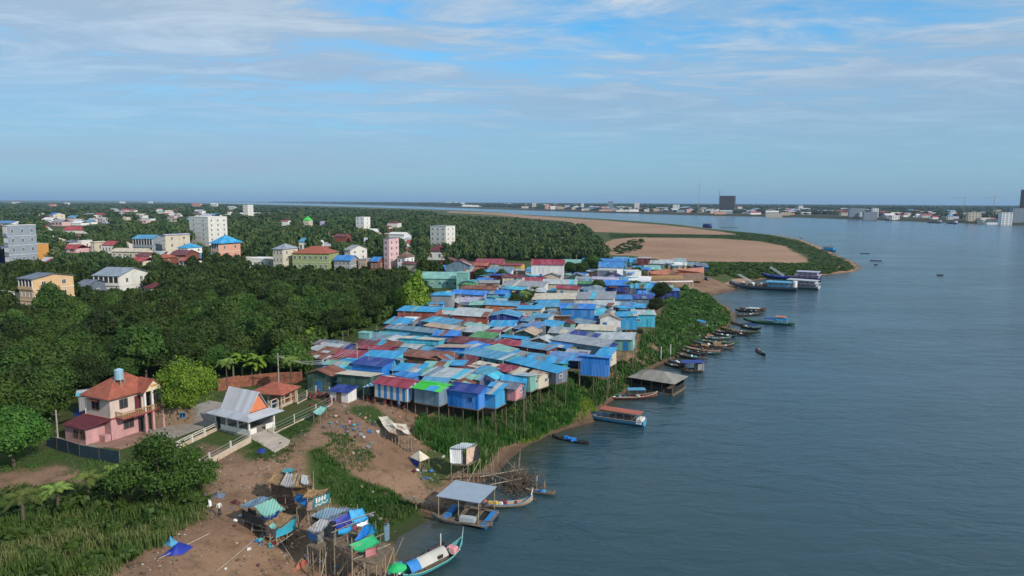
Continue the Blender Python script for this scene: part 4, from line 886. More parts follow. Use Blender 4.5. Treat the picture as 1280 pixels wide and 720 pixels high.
tag(m.build('radio_mast', mat('mast_paint', (.45, .3, .3), .6), None, p), 'tall thin radio mast on the far bank left of the dark tower', 'radio mast')
t, p, W, Hh, s = fartower(1283, 276, 14, 245, 'blue-grey tower block cut by the right edge of the picture', 'x', -10)
for x in (1204, 1241):
    p = og(x, 274); d = math.hypot(p.x, p.y) / F; b = MB(); b.bar((0, 0, 0), (0, 0, 24 * d), .5, .4); b.bar((-12 * d, 0, 22 * d), (6 * d, 0, 23 * d), .4, .3)
    tag(b.build('tower_crane', MC['crane_steel'], None, p), 'thin construction crane on the far bank, ' + ('left' if x < 1220 else 'right') + ' of two near the right edge', 'crane')
rn = random.Random(91)
for i in range(190):
    x, y = rn.choice([(rn.uniform(0, 520), rn.uniform(300, 336)), (rn.uniform(150, 265), rn.uniform(318, 331)), (rn.uniform(300, 520), rn.uniform(330, 337)), (rn.uniform(0, 130), rn.uniform(300, 318)), (rn.uniform(400, 520), rn.uniform(284, 318)), (rn.uniform(0, 300), rn.uniform(262, 272))])
    rc = rn.choice(['redroof', 'maroon', 'terracotta', 'white', 'pale', 'cream', 'skyblue', 'redroof']); wc = rn.choice(['offwhite', 'cream', 'white', 'pinkpale'])
    q = og(x, y)
    if any((q.x - a) ** 2 + (q.y - b_) ** 2 < (c + 3) ** 2 for a, b_, c in OCC): continue
    o = smallhouse(x, y, rn.uniform(8, 19) if y > 290 else rn.uniform(4, 9), rn.uniform(2.5, 4.5) if y > 290 else 2, wc, rc, f'low {CN.get(wc, "pinkish")} house with {CN[rc]} roof half hidden among the trees', 'low houses half hidden among the trees', 'gx', rn.uniform(-25, 10)); o.name = 'low_house'
# ------------------------------------------------------------------ compound by the grove
W3 = lambda x, y, z=0.0: Vector(at(x, y, z))
def loc_of(t, pts):
    M = Matrix.Rotation(-t.rotation_euler.z, 3, 'Z'); return [tuple(M @ (Vector(at(*p)) - t.location)) for p in pts]
def tarp(name, t, pts, m, th=.04, sag=.0, n=6):
    """sheet spanned between four picture corners with given heights, slightly sagging and creased"""
    a, b_, c, d = [Vector(p) for p in loc_of(t, pts)]; b = MB()
    def f(u, v):
        p = a.lerp(b_, u).lerp(d.lerp(c, u), v); k = 4 * u * (1 - u) + 4 * v * (1 - v)
        p.z -= sag * k * .5 - (.05 * math.sin(u * 9 + v * 5) + .04 * math.sin(v * 13 - u * 4) if sag else 0); return p
    b.grid(f, n, n); nn = len(b.v); b.v += [(x, y, z - th) for x, y, z in b.v]; b.f += [tuple(nn + i for i in reversed(q)) for q in b.f]; b.m = [0] * len(b.f)
    k = n + 1
    for i in range(n):
        for (p, q) in ((i * k, (i + 1) * k), ((i + 1) * k + n, i * k + n), (i + 1, i), (n * k + i, n * k + i + 1)): b.f.append((p, q, nn + q, nn + p)); b.m.append(0)
    return b.build(name, m, t, smooth=bool(sag))
def cloth(c, key=None): return mat('cloth_' + c, COL[c], .6, .14, 2.2, 0, .12, .3)
X_ = Vector((.9, -.435, 0)).normalized(); rot = math.atan2(-.435, .9)
g = og(140, 551); G0 = g.z
corner = Vector((g.x, g.y, G0))
ph = thing('brick_house', 'two-storey pink and cream house with orange tiled roof and columned balcony', 'house', (0, 0, 0), rot)
c_ = corner + Matrix.Rotation(rot, 3, 'Z') @ Vector((-2.6, 3.7, 0)); ph.location = c_; ph.scale = (.84, .86, .98)
hw, hd = 3.1, 4.3
pinkm = mat('plaster_pinkwall', (.50, .28, .29), .85, .14, .8, 0, .45); creamm = mat('plaster_creamwall', (.58, .48, .43), .85, .1, .7, 0, .4)
MB().box(0, 0, 0, 6.2, 8.6, 3.2).build('lower_wall', pinkm, ph)
b = MB(); b.box(0, 0, 3.2, 6.2, 8.6, 3.1); b.build('upper_wall', creamm, ph)
MB().box(0, 0, 3.1, 6.5, 8.9, .22).build('floor_band', mat('band_maroon', (.3, .06, .06), .8), ph)
TR = tile('terracotta')
def hiproof(b, x0, x1, y0, y1, z, rise, along='y', ov=.7, hb=True):
    x0 -= ov; x1 += ov; y0 -= ov; y1 += ov; cx = (x0 + x1) / 2; w_ = (x1 - x0) / 2
    f, k = (cx, y0 + w_ * 1.0, z + rise), (cx, (y1 - w_ * 1.0) if hb else y1, z + rise)
    b.slab([(x0, y0, z), (x1, y0, z), f], .14); b.slab([(x1, y0, z), (x1, y1, z), k, f], .14); b.slab([(x0, y1, z), (x0, y0, z), f, k], .14)
    if hb: b.slab([(x1, y1, z), (x0, y1, z), k], .14)
b = MB(); hiproof(b, -3.1, 3.1, -4.3, 4.3, 6.3, 2.4); 
b.bar((0, -.5, 8.72), (0, 1.2, 8.72), .12)
b.build('roof', TR, ph)
# portico on the right face: gable, columns, balcony
b = MB(); z = 6.32
b.slab([(2.4, .4, z), (5.3, .4, z), (5.3, 2.4, z + 1.75), (1.6, 2.4, z + 1.75)], .14); b.slab([(1.6, 2.4, z + 1.753), (5.3, 2.4, z + 1.753), (5.3, 4.5, z), (2.4, 4.5, z)], .14); b.build('porch_roof', TR, ph)
b = MB(); n = 0; b.v = [(5.0, .7, z), (5.0, 4.2, z), (5.0, 2.4, z + 1.5), (4.85, .7, z), (4.85, 4.2, z), (4.85, 2.4, z + 1.5)]; b.f = [(0, 1, 2), (3, 5, 4), (0, 2, 5, 3), (1, 4, 5, 2), (0, 3, 4, 1)]; b.m = [0] * 5
b.build('pediment', mat('pediment_cream', (.72, .62, .45), .8), ph)
MB().box(5.06, 2.4, z + .55, .05, .9, .35).build('gable_ornament', mat('ornament_gold', (.55, .3, .1), .6), ph)
for y in (.8, 2.2, 4.1):
    MB().box(4.8, y, 3.3, .32, .32, 3.0).build('column', M_WHITE, ph); MB().box(4.8, y, 0, .36, .36, 3.1).build('column', pinkm, ph)
b = MB(); b.box(4.05, .6, 3.12, 2.1, 8.2, .2); b.build('balcony_floor', mat('band_maroon', (.3, .06, .06), .8), ph)
b = MB()
for i in range(27): b.box(5.05, -3.4 + i * .307, 3.32, .07, .09, .75)
b.box(5.05, .6, 4.07, .14, 8.2, .09)
for i in range(7): b.box(3.2 + i * .3, -3.45, 3.32, .09, .07, .75)
b.box(4.1, -3.45, 4.07, 2.0, .12, .088); b.build('balcony_railing', mat('rail_gold', (.42, .27, .14), .6), ph)
for (x, y, z_, s_, rz_) in ((3.13, -1.9, 4.3, 1.5, math.pi / 2), (-.6, -4.33, 4.2, 2.0, 0), (3.13, -1.2, 1.1, 1.9, math.pi / 2), (3.13, 3.2, 4.2, 1.4, math.pi / 2)):
    o = ob('window', win_mesh(1.0, 1.2, 'brown'), ph, (x, y, z_), rz_); o.scale = (s_, 1.5, 1.2)
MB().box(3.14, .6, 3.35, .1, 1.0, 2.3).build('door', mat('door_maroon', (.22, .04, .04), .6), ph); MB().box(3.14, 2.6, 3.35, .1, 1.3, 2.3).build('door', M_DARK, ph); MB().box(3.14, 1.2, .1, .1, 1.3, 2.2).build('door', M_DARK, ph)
MB().box(-.6, -4.65, 5.7, 2.6, .7, .08).build('window_hood', TR, ph)
b = MB(); b.box(-1.2, -6.0, 0, 5.4, 3.3, 2.35); b.build('annex_wall', pinkm, ph)
b = MB(); b.slab([(-4.4, -8.0, 2.45), (1.9, -8.0, 2.45), (3.5, -4.35, 3.3), (-4.0, -4.35, 3.3)], .1); b.build('annex_roof', tile('maroon'), ph)
for x in (-.9, .9): 
    o = ob('window', win_mesh(1.0, 1.2, 'brown'), ph, (x, -7.68, .9)); o.scale = (1.3, 1.5, .9)
MB().box(2.3, -4.9, 0, 1.4, 1.0, 1.0).build('low_wall', pinkm, ph)
MB().slab([tuple(q) for q in [(-5.6, -6.8, 2.2), (-4.0, -6.8, 2.55), (-4.0, -4.0, 3.1), (-5.6, -4.0, 2.6)]], .05).build('side_sheet', RM('pale'), ph)
for x, y in ((-3.25, -4.4),): MB().bar((x, y, 0), (x, y, 6.2), .07).build('drain_pipe', M_WHITE, ph)
OCC.append((c_.x, c_.y, 7.5))
# water tank on the back house
bk = house(166, 470, 6.5, 6, math.degrees(rot) + 0, 'hip', 'maroon', 'cream', 12.6, 5, 'maroon-tiled rear house just behind the pink and cream house', None, pitch=.45, grounded=True, group=None, name='brick_house')
house(141, 484, 9.5, 3.6, math.degrees(rot) + 55, 'gx', 'pale', 'grey', 9.6, 3, 'low pale grey shed roof behind the pink and cream house', None, pitch=.16, grounded=True, group=None, name='tin_shed')
wt = thing('water_tank', 'pale blue steel water tank standing above the pink house roof', 'water tank', (0, 0, 0)); tp = at(149, 474, 14.2); wt.location = (tp[0], tp[1], g1(tp[0], tp[1]))
hz0 = 14.2 - wt.location.z
b = MB(); b.bar((0, 0, hz0), (0, 0, hz0 + 1.4), .62, .62, 18); b.bar((0, 0, hz0 + 1.4), (0, 0, hz0 + 1.62), .62, .12, 18); b.build('tank', mat('tank_blue', (.35, .55, .68), .35, .05, 1, .3), wt, smooth=False)
for x, y in ((-.5, -.5), (.5, -.5), (.5, .5), (-.5, .5)): MB().bar((x, y, 0), (x * .9, y * .9, hz0), .07).build('leg', M_CONC, wt)
# green-roofed side house, right of the pink house
house(212, 499, 6.2, 5.4, 28, 'gx', 'green', 'wood', 9.6, 3, 'low green tin roofed house with open side, right of the pink house', None, pitch=.18, grounded=True, group=None, name='tin_house')
# fences and walls along picture points
def fence(name, label, pts, h, th, m, post=None, rail=None, gap=3.0, cat='wall', z=None):
    P = [og(*p) for p in pts]; t = thing(name, label, cat, P[0])
    for i in range(len(P) - 1):
        a, c = P[i] - P[0], P[i + 1] - P[0]; d = c - a; L = math.hypot(d.x, d.y); rz = math.atan2(d.y, d.x); mm = (a + c) / 2
        if m is not None:
            b = MB(); b.box(0, 0, -.4, L + .02, th, h + .4); b.build('wall_panel', m, t, (mm.x, mm.y, min(a.z, c.z)), rz)
        if post:
            k = max(1, int(L / gap))
            for j in range(k + 1):
                q = a.lerp(c, j / k); MB().box(0, 0, -.3, post[1], post[1], post[0] + .3).build('post', post[2], t, (q.x, q.y, q.z), rz)
        if rail:
            b = MB()
            for zr in rail[0]: b.bar(Vector((a.x, a.y, a.z + zr)), Vector((c.x, c.y, c.z + zr)), rail[1], None, 5)
            if len(rail) > 3:
                for j in range(int(L / .35)): q = a.lerp(c, (j + .5) / int(L / .35)); b.bar((q.x, q.y, q.z + rail[0][0]), (q.x, q.y, q.z + rail[0][-1]), rail[1] * .5, None, 4)
            b.build('rail', rail[2], t)
    return t
CREAMW = mat('wall_creamblock', (.50, .40, .31), .9, .12, 1.2, 0, .3); PST = mat('post_white', (.6, .57, .52), .8, .08, 2, 0, .3); WIRE = mat('wire_grey', (.33, .33, .32), .6)
fence('garden_wall', 'low cream block wall with posts in front of the compound yard', [(250, 590), (262, 581), (313, 553)], .85, .2, CREAMW, (1.7, .18, PST), ([1.1, 1.5], .03, WIRE), 3.6)
fence('garden_wall', 'cream balustrade wall running from the pink house yard to the pavilion', [(222, 562), (240, 553), (271, 538)], .55, .2, CREAMW, (1.2, .25, PST), ([.85, 1.15], .06, PST, 1), 2.4)
fence('wire_fence', 'thin wire fence on concrete posts from the pavilion toward the village', [(342, 543), (368, 530), (395, 517), (415, 506)], .25, .12, CREAMW, (1.6, .12, PST), ([.5, 1.0, 1.45], .02, WIRE), 3.0, 'fence')
fence('garden_wall', 'cream panel wall with openings beside the red-roofed shelter', [(339, 515), (371, 501)], .5, .2, CREAMW, (1.9, .25, CREAMW), ([1.2, 1.85], .08, CREAMW), 1.7)
fence('net_fence', 'dark blue-green net fence below the pink house', [(58, 558), (100, 571), (150, 580)], 1.7, .05, mat('net_teal', (.012, .035, .055), .8, .2, .7), (1.9, .09, M_WOOD), None, 2.6, 'fence')
fence('wire_fence', 'thin post and wire fence at the edge of the mango grove', [(372, 505), (395, 492), (412, 494)], .2, .1, CREAMW, (1.5, .14, PST), ([.5, 1.0, 1.45], .02, WIRE), 2.5, 'fence')
fence('brick_wall', 'reddish brick wall under the grove trees behind the pavilion', [(272, 489), (300, 484), (345, 480), (378, 478)], 2.2, .25, mat('brick_red', (.24, .09, .055), .9, .3, 1.5, 0, .3), None, None)
# paving and ramp
def paving(name, pts, col, dz, z=None):
    b = MB(); P = [og(*p) for p in pts]; b.v = [(p.x, p.y, max(q.z for q in P) + dz) for p in P]; n = len(P); b.v += [(p.x, p.y, p.z - .6) for p in P]
    b.f = [tuple(range(n))] + [(i, n + i, n + (i + 1) % n, (i + 1) % n) for i in range(n)]; b.m = [0] * len(b.f)
    bm_ = b.build(name, mat('paving_' + name, col, .9, .18, .6, 0, .25)); bm_['kind'] = 'structure'; return bm_
paving('courtyard_paving', [(178, 540), (215, 549), (272, 528), (300, 509), (262, 501), (232, 512), (200, 522)], (.27, .24, .22), .05)
paving('terrace_paving', [(100, 556), (150, 562), (200, 545), (190, 532), (140, 549)], (.26, .15, .12), .06)
paving('yard_path', [(60, 553), (100, 560), (130, 560), (100, 549), (60, 546)], (.22, .19, .16), .05)
# white-roofed pavilion
px0 = og(311.7, 547); rot = rad(-28.8); pc = Vector(px0) + Matrix.Rotation(rot, 3, 'Z') @ Vector((-3.5, 2.3, 0))
pv_ = thing('pavilion', 'open pavilion with steep white roof and orange gable beside the concrete ramp', 'pavilion', pc, rot)
b = MB(); b.box(0, 0, -.5, 7.4, 5.0, .85); b.build('base', M_CONC, pv_)
wr = sheet('roof_sheet_pavilion', (.56, .56, .62), .03, 'X', .3, .1); 
b = MB(); za, zb, zc = 2.75, 3.35, 6.2
for s in (-1, 1): b.slab([(-3.0, s * 1.9, zb), (3.0, s * 1.9, zb), (3.0 + .25, 0, zc + (.003 if s > 0 else 0)), (-3.0 - .25, 0, zc + (.003 if s > 0 else 0))][::s], .09)
b.build('upper_roof', wr, pv_)
b = MB(); o_, i_ = (4.6, 3.35), (3.0, 1.9)
for k, (sx, sy, tx, ty) in enumerate(((-1, -1, 1, -1), (1, -1, 1, 1), (1, 1, -1, 1), (-1, 1, -1, -1))):
    b.slab([(o_[0] * sx, o_[1] * sy, za), (o_[0] * tx, o_[1] * ty, za), (i_[0] * tx, i_[1] * ty, zb - .02), (i_[0] * sx, i_[1] * sy, zb - .02)], .1)
b.build('skirt_roof', sheet('roof_sheet_skirt', (.40, .43, .49), .04, 'X', .3, .1), pv_)
for s in (-1, 1):
    b = MB(); x = s * 2.85; b.v = [(x, -1.7, zb), (x, 1.7, zb), (x, 0, zc - .35), (x - s * .1, -1.7, zb), (x - s * .1, 1.7, zb), (x - s * .1, 0, zc - .35)]; b.f = [(0, 1, 2), (3, 5, 4), (0, 2, 5, 3), (1, 4, 5, 2), (0, 3, 4, 1)]; b.m = [0] * 5; b.build('gable', mat('gable_orange', (.62, .2, .09), .7), pv_)
for x in (-3.5, -1.2, 1.2, 3.5):
    for y in (-2.3, 2.3): MB().box(x, y, .3, .22, .22, 2.5).build('column', M_WHITE, pv_)
MB().box(0, -2.33, .34, 6.7, .12, .75).build('low_wall', M_WHITE, pv_); MB().box(0, 2.2, .34, 6.6, .12, 2.3).build('back_wall', mat('wall_pavilion', (.3, .31, .33), .8), pv_); MB().box(-3.4, 0, .34, .12, 4.3, 2.3).build('back_wall', M_WHITE, pv_)
b = MB(); 
for i in range(14): b.box(-3.2 + i * .49, -2.3, 1.1, .06, .06, 1.35)
b.box(0, -2.3, 1.75, 6.6, .05, .06); b.build('window_grille', mat('grille_grey', (.2, .2, .21), .6), pv_)
MB().box(3.5, -1.6, .34, .12, 1.2, .8).build('balustrade', M_WHITE, pv_); MB().box(3.5, 1.5, .34, .12, 1.6, .8).build('balustrade', M_WHITE, pv_)
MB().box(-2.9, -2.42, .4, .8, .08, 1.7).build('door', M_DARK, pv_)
paving('concrete_ramp', [(313, 548), (338, 537.5), (363, 551), (361, 556), (343, 566)], (.42, .36, .30), .05); OCC.append((pc.x, pc.y, 5))
sr = thing('shelter', 'open shelter with a red tiled hipped roof behind the pavilion', 'shelter', og(345, 506), rad(-14))
rb, rise = roof_mb(5.2, 4.6, 'hip', .42, .6, .1); rb.build('roof', tile('terracotta'), sr, (0, 0, 3.9))
for x in (-2.4, 0, 2.4):
    for y in (-2.1, 2.1): MB().box(x, y, -.2, .2, .2, 3.1).build('post', CREAMW, sr)
MB().box(0, 2.1, 0, 4.6, .1, 2.2).build('back_wall', mat('plaster_orangewall', (.5, .2, .1), .8), sr)
MB().box(-.3, -.6, 0, 2.0, 1.2, .9).build('counter', cloth('azure'), sr); OCC.append((sr.location.x, sr.location.y, 4))
# utility poles + wires
def pole(px, py, h, lb):
    p = og(px, py); t = thing('utility_pole', lb, 'pole', p); MB().bar((0, 0, -.3), (0, 0, h), .13, .09, 8).build('shaft', M_CONC, t); MB().box(0, 0, h - .7, 1.3, .08, .08).build('crossarm', M_WOOD, t); return p + Vector((0, 0, h - .5))
a = pole(349, 493, 7.5, 'concrete utility pole behind the red-roofed shelter'); c = pole(73, 556, 5.0, 'thin pole left of the pink house annex'); d_ = pole(447, 470, 6.5, 'thin utility pole rising between the leftmost village roofs'); e_ = pole(720, 345, 10, 'tall pole beside the tall white crimson-roofed house'); pole(575, 400, 8, 'utility pole among the mid-village roofs'); pole(748, 358, 9, 'utility pole in the rear of the village'); pole(810, 352, 9, 'utility pole by the rear market yard')
w_ = MB()
for s in (-.4, .1, .5):
    pr_ = None
    for k in range(13):
        t_ = k / 12; q = a.lerp(d_, t_); q.z -= 2.2 * 4 * t_ * (1 - t_) * (1 + s * .3); q.x += s
        if pr_ is not None: w_.bar(pr_, q, .035, None, 4)
        pr_ = q.copy()
tag(w_.build('power_cable', WIRE), 'sagging power cables from the shelter pole to the village', 'cable')
# ------------------------------------------------------------------ people
def person_mesh(key, pose, shirt, legs, hat=None):
    J = {'stand': dict(p=(0, 0, .92), c=(0, .02, 1.35), n=(0, .02, 1.5), h=(0, .0, 1.64), kL=(-.1, -.03, .5), kR=(.1, .05, .5), fL=(-.11, .02, .05), fR=(.12, -.05, .05), eL=(-.26, .02, 1.12), eR=(.26, .0, 1.12), wL=(-.28, -.1, .88), wR=(.27, -.12, .9)),
         'sit': dict(p=(0, 0, .32), c=(0, -.05, .76), n=(0, -.07, .9), h=(0, -.1, 1.03), kL=(-.16, -.42, .42), kR=(.16, -.42, .42), fL=(-.15, -.5, .05), fR=(.15, -.5, .05), eL=(-.27, -.12, .58), eR=(.27, -.12, .58), wL=(-.2, -.36, .5), wR=(.2, -.36, .5))}[pose]
    names = list(J); V = [J[k] for k in names]; I = {k: i for i, k in enumerate(names)}; V += [(-.17, J['c'][1], J['c'][2] + .02), (.17, J['c'][1], J['c'][2] + .02)]; sL, sR = len(V) - 2, len(V) - 1
    Ed = [(I['p'], I['c']), (I['c'], I['n']), (I['n'], I['h']), (I['p'], I['kL']), (I['p'], I['kR']), (I['kL'], I['fL']), (I['kR'], I['fR']), (I['c'], sL), (I['c'], sR), (sL, I['eL']), (sR, I['eR']), (I['eL'], I['wL']), (I['eR'], I['wR'])]
    R = dict(p=.14, c=.15, n=.06, h=.105, kL=.07, kR=.07, fL=.05, fR=.05, eL=.045, eR=.045, wL=.035, wR=.035)
    me = bpy.data.meshes.new('person'); me.from_pydata(V, Ed, []); o = bpy.data.objects.new('person', me); C.objects.link(o)
    o.modifiers.new('skin', 'SKIN'); sv = me.skin_vertices[0].data
    for k, i in I.items(): sv[i].radius = (R[k], R[k] * .8)
    sv[sL].radius = sv[sR].radius = (.06, .06); sv[I['p']].use_root = True
    s_ = o.modifiers.new('sub', 'SUBSURF'); s_.levels = 1; s_.render_levels = 1
    dg = bpy.context.evaluated_depsgraph_get(); dg.update(); m2 = bpy.data.meshes.new_from_object(o.evaluated_get(dg)); bpy.data.objects.remove(o)
    zsh, zl = (.98, .12) if pose == 'stand' else (.38, .06); top_ = J['n'][2]
    m2.materials.clear(); 
    for m in (mat('skin', (.22, .12, .08), .6), mat('shirt_' + key, shirt, .8), mat('trousers_' + key, legs, .85), mat('hair', (.012, .01, .01), .5)): m2.materials.append(m)
    for f in m2.polygons:
        c = f.center; z = c.z; f.use_smooth = True
        hd_ = z > top_ + .0
        if hd_: f.material_index = 3 if (z > J['h'][2] + .03 or c.y > J['h'][1] + .03) else 0
        elif pose == 'stand': f.material_index = 0 if (z < .1 or (abs(c.x) > .22 and z < 1.05)) else (1 if z > .95 else 2)
        else: f.material_index = 1 if z > .45 and c.y > -.25 else (0 if abs(c.x) > .15 and z > .48 or z < .12 else 2)
    m2.name = 'person_' + key; return m2
PEO = [person_mesh('a', 'stand', (.6, .6, .58), (.03, .03, .05)), person_mesh('b', 'stand', (.1, .2, .45), (.06, .05, .05)), person_mesh('c', 'sit', (.5, .12, .1), (.05, .06, .1)), person_mesh('d', 'sit', (.12, .25, .2), (.04, .04, .04)), person_mesh('e', 'stand', (.5, .2, .3), (.1, .08, .12))]
def person(k, loc, rz, label): return tag(ob('person', PEO[k], None, loc, rz), label, 'person')
person(0, og(274.5, 645), .6, 'person in a white shirt standing on the dirt left of the shacks')
person(0, og(419, 498), 2.6, 'person in a pale shirt at the parked carts by the low white shed')
person(1, og(426, 499), 1.2, 'person in a blue top walking near the low white shed')
person(4, og(437, 537), 4.0, 'person in pink bending by the rubbish heap')
person(1, og(499, 512), 0, 'person standing in the shade under the striped house')
# ------------------------------------------------------------------ shacks at the waterside
THATCH = mat('thatch_brown', (.26, .165, .085), .95, .45, 5, 0, .3, .8); M_RUST = RM('rust'); M_GREYS = sheet('roof_sheet_oldgrey', (.34, .33, .33), .5, 'X')
BAMB = mat('bamboo', (.32, .27, .2), .8, .3, 4)
def shack(name, label, deck, zd, roofs, walls=(), cat='shack', group=None, legs=7, extra=(), seed=1, clutter=8):
    """deck: 4 picture corners at height zd; roofs/walls: (corners with heights, material, sag)"""
    P = [Vector(at(x, y, zd)) for x, y in deck]; c = sum(P, Vector()) / 4; gz = g1(c.x, c.y); t = thing(name, label, cat, (c.x, c.y, gz), 0, group)
    b = MB(); b.slab([tuple(p - t.location) for p in P], .12); b.build('deck', M_WOOD, t)
    rr_ = random.Random(seed)
    for i in range(4):
        a, q = P[i], P[(i + 1) % 4]; k = max(1, int((q - a).length / 1.3)) if legs else 1
        for j in range(k):
            p = a.lerp(q, j / k); gg = g1(p.x, p.y); lx, ly = rr_.uniform(-.2, .2), rr_.uniform(-.2, .2)
            zt = zd + (1.5 if rr_.random() < .3 else 0)
            MB().bar((p.x - t.location.x + lx, p.y - t.location.y + ly, gg - gz - .3), (p.x - t.location.x, p.y - t.location.y, zt - gz), .055, .045, 6).build('stilt', BAMB, t)
    for i in range(2): MB().bar(P[i] - t.location - Vector((0, 0, (zd - gz) * .8)), P[i + 1] - t.location - Vector((0, 0, .2)), .05).build('brace', BAMB, t)
    for i, (pts, m, sg) in enumerate(roofs): tarp('roof', t, pts, m, .05, sg)
    for i, (pts, m) in enumerate(walls): tarp('wall', t, pts, m, .04, .05)
    for a, q in extra: MB().bar(Vector(at(*a)) - t.location, Vector(at(*q)) - t.location, .045).build('pole', BAMB, t)
    OCC.append((c.x, c.y, 4)); return t
CLT = ['slate', 'brown', 'grey', 'wood', 'tan', 'slate', 'brown', 'blue', 'white', 'crimson', 'teal', 'grey', 'maroon', 'olive']
def junk(x, y, spread, n, seed, label, z=None, group='rubbish and belongings around the shacks', near=''):
    """loose household things: basins, sacks, crates, each its own"""
    rj = random.Random(seed)
    base = og(x, y)
    for i in range(n):
        p = Vector((base.x + rj.uniform(-1, 1) * spread, base.y + rj.uniform(-1, 1) * spread, 0)); p.z = g1(p.x, p.y) if z is None else z; c = rj.choice(CLT); k = rj.randrange(3); b = MB(); s = rj.uniform(.14, .36)
        if k == 0:
            b.bar((0, 0, 0), (0, 0, s * .7), s * .55, s * .75, 10); b.bar((0, 0, s * .7), (0, 0, s * .78), s * .8, s * .8, 10); nm = 'basin'
        elif k == 1:
            def f(u, v, s=s, j=rj.random() * 6): a_ = u * 6.2832; e = (v - .5) * 3.0; r = s * (1 + .2 * math.sin(3 * a_ + j)); return (r * math.cos(a_) * math.cos(e), r * .8 * math.sin(a_) * math.cos(e), s * .55 + s * .55 * math.sin(e) )
            b.grid(f, 9, 5); nm = 'sack'
        else:
            b.box(0, 0, 0, s * 1.6, s * 1.1, .04); [b.box(x_, y_, 0, .04, .04, s) for x_ in (-s * .78, s * .78) for y_ in (-s * .53, s * .53)]; b.box(0, -s * .55, s * .4, s * 1.6, .03, s * .5); b.box(0, s * .55, s * .4, s * 1.6, .03, s * .5); b.box(s * .8, 0, s * .4, .03, s * 1.1, s * .5); b.box(-s * .8, 0, s * .4, .03, s * 1.1, s * .5); nm = 'crate'
        tag(b.build(nm, cloth(c), None, p, rj.random() * 3, smooth=(k == 1)), f'small {CN[c]} {nm} {label}', nm, group)
S = shack
S('stilt_shack', 'patchwork shack with thatch, silver sheet and mint door, topmost of the waterside shacks', [(343, 617), (385, 622), (392, 603), (352, 598)], 5.9,
  [([(334, 603, 7.6), (365, 608, 7.6), (372, 588, 8.7), (345, 587, 8.3)], THATCH, .2), ([(350, 606, 7.7), (367, 609, 7.6), (374, 592, 8.6), (358, 590, 8.6)], M_GREYS, .1), ([(364, 609, 7.6), (391, 606, 7.5), (388, 594, 8.3), (368, 590, 8.75)], THATCH, .2), ([(376, 604, 7.9), (386, 606, 7.7), (385, 594, 8.4), (377, 593, 8.5)], RM('pale'), .05), ([(352, 590, 8.4), (366, 590, 8.85), (368, 584, 8.6), (356, 585, 8.4)], cloth('teal'), .1)],
  [([(340, 617, 5.9), (366, 621, 5.9), (364, 607, 7.5), (338, 602, 7.5)], M_WOOD), ([(366, 620, 5.9), (389, 616, 5.9), (390, 605, 7.4), (366, 608, 7.5)], THATCH), ([(369, 616, 6.1), (379, 615, 6.1), (378, 606, 7.3), (369, 608, 7.3)], cloth('mint'))], seed=2)
s2 = S('stilt_shack', 'brown thatched shack with a teal lettered banner on its front', [(371, 634), (398, 640), (413, 622), (385, 616)], 5.8,
  [([(378, 622, 7.2), (400, 618, 7.2), (412, 610, 7.9), (385, 611, 7.9)], THATCH, .25)],
  [([(391.5, 637, 5.7), (411, 628, 5.7), (413, 614, 7.2), (392, 622, 7.1)], cloth('teal')), ([(383, 638, 5.8), (391.5, 637, 5.8), (392, 624, 7.0), (385, 626, 7.0)], mat('sack_wall', (.35, .25, .23), .9)), ([(367, 624, 6.4), (383, 633, 5.8), (385, 619, 7.0), (371, 617, 7.2)], cloth('blue'))], seed=3)
bn = [o for o in C.objects if o.parent == s2 and o.name.startswith('wall')][0]
b = MB(); a_, b_, c_2, d_2 = [Vector(v) for v in loc_of(s2, [(392.5, 637, 5.7), (411, 628.5, 5.7), (413, 614.5, 7.15), (393, 622.5, 7.05)])]
nrm = (b_ - a_).cross(d_2 - a_).normalized() * .07
def bp(u, v): return a_.lerp(b_, u).lerp(d_2.lerp(c_2, u), v) + nrm
for k in range(4):
    u = .06 + k * .18; b.quad(bp(u, .5), bp(u + .1, .5), bp(u + .1, .95), bp(u, .95))
for k in range(3): b.quad(bp(.16 + k * .18, .66), bp(.24 + k * .18, .66), bp(.24 + k * .18, .76), bp(.16 + k * .18, .76))
for k in range(9):
    u = .05 + k * .09; v = .22 + .07 * math.sin(k * 1.7); b.quad(bp(u, v), bp(u + .1, v + .03), bp(u + .1, v + .13), bp(u, v + .1))
b.build('banner_lettering', mat('lettering_white', (.7, .72, .72), .6), bn)
S('stilt_shack', 'long shack with grey-green and mint sheet roofs and dark cluttered open side', [(305, 650), (338, 662), (357, 643), (322, 632)], 5.6,
  [([(299, 633, 7.6), (318, 633, 7.9), (340, 621, 8.3), (325, 620, 8.0)], RM('steel'), .05), ([(318, 633, 7.9), (331, 647, 7.0), (357, 637, 7.3), (341, 622, 8.4)], RM('mint'), .05), ([(325, 647, 6.9), (344, 647, 7.0), (349, 638, 7.4), (331, 640, 7.2)], cloth('navy'), .2)],
  [([(303, 648, 5.7), (330, 658, 5.7), (328, 648, 6.9), (302, 636, 7.3)], mat('sheet_dark', (.05, .06, .07), .9, .5, 4)), ([(309, 642, 6.4), (320, 646, 6.2), (320, 638, 7.4), (310, 634, 7.6)], M_WOOD)], seed=4)  # dark mottled sheet closes the cluttered open side
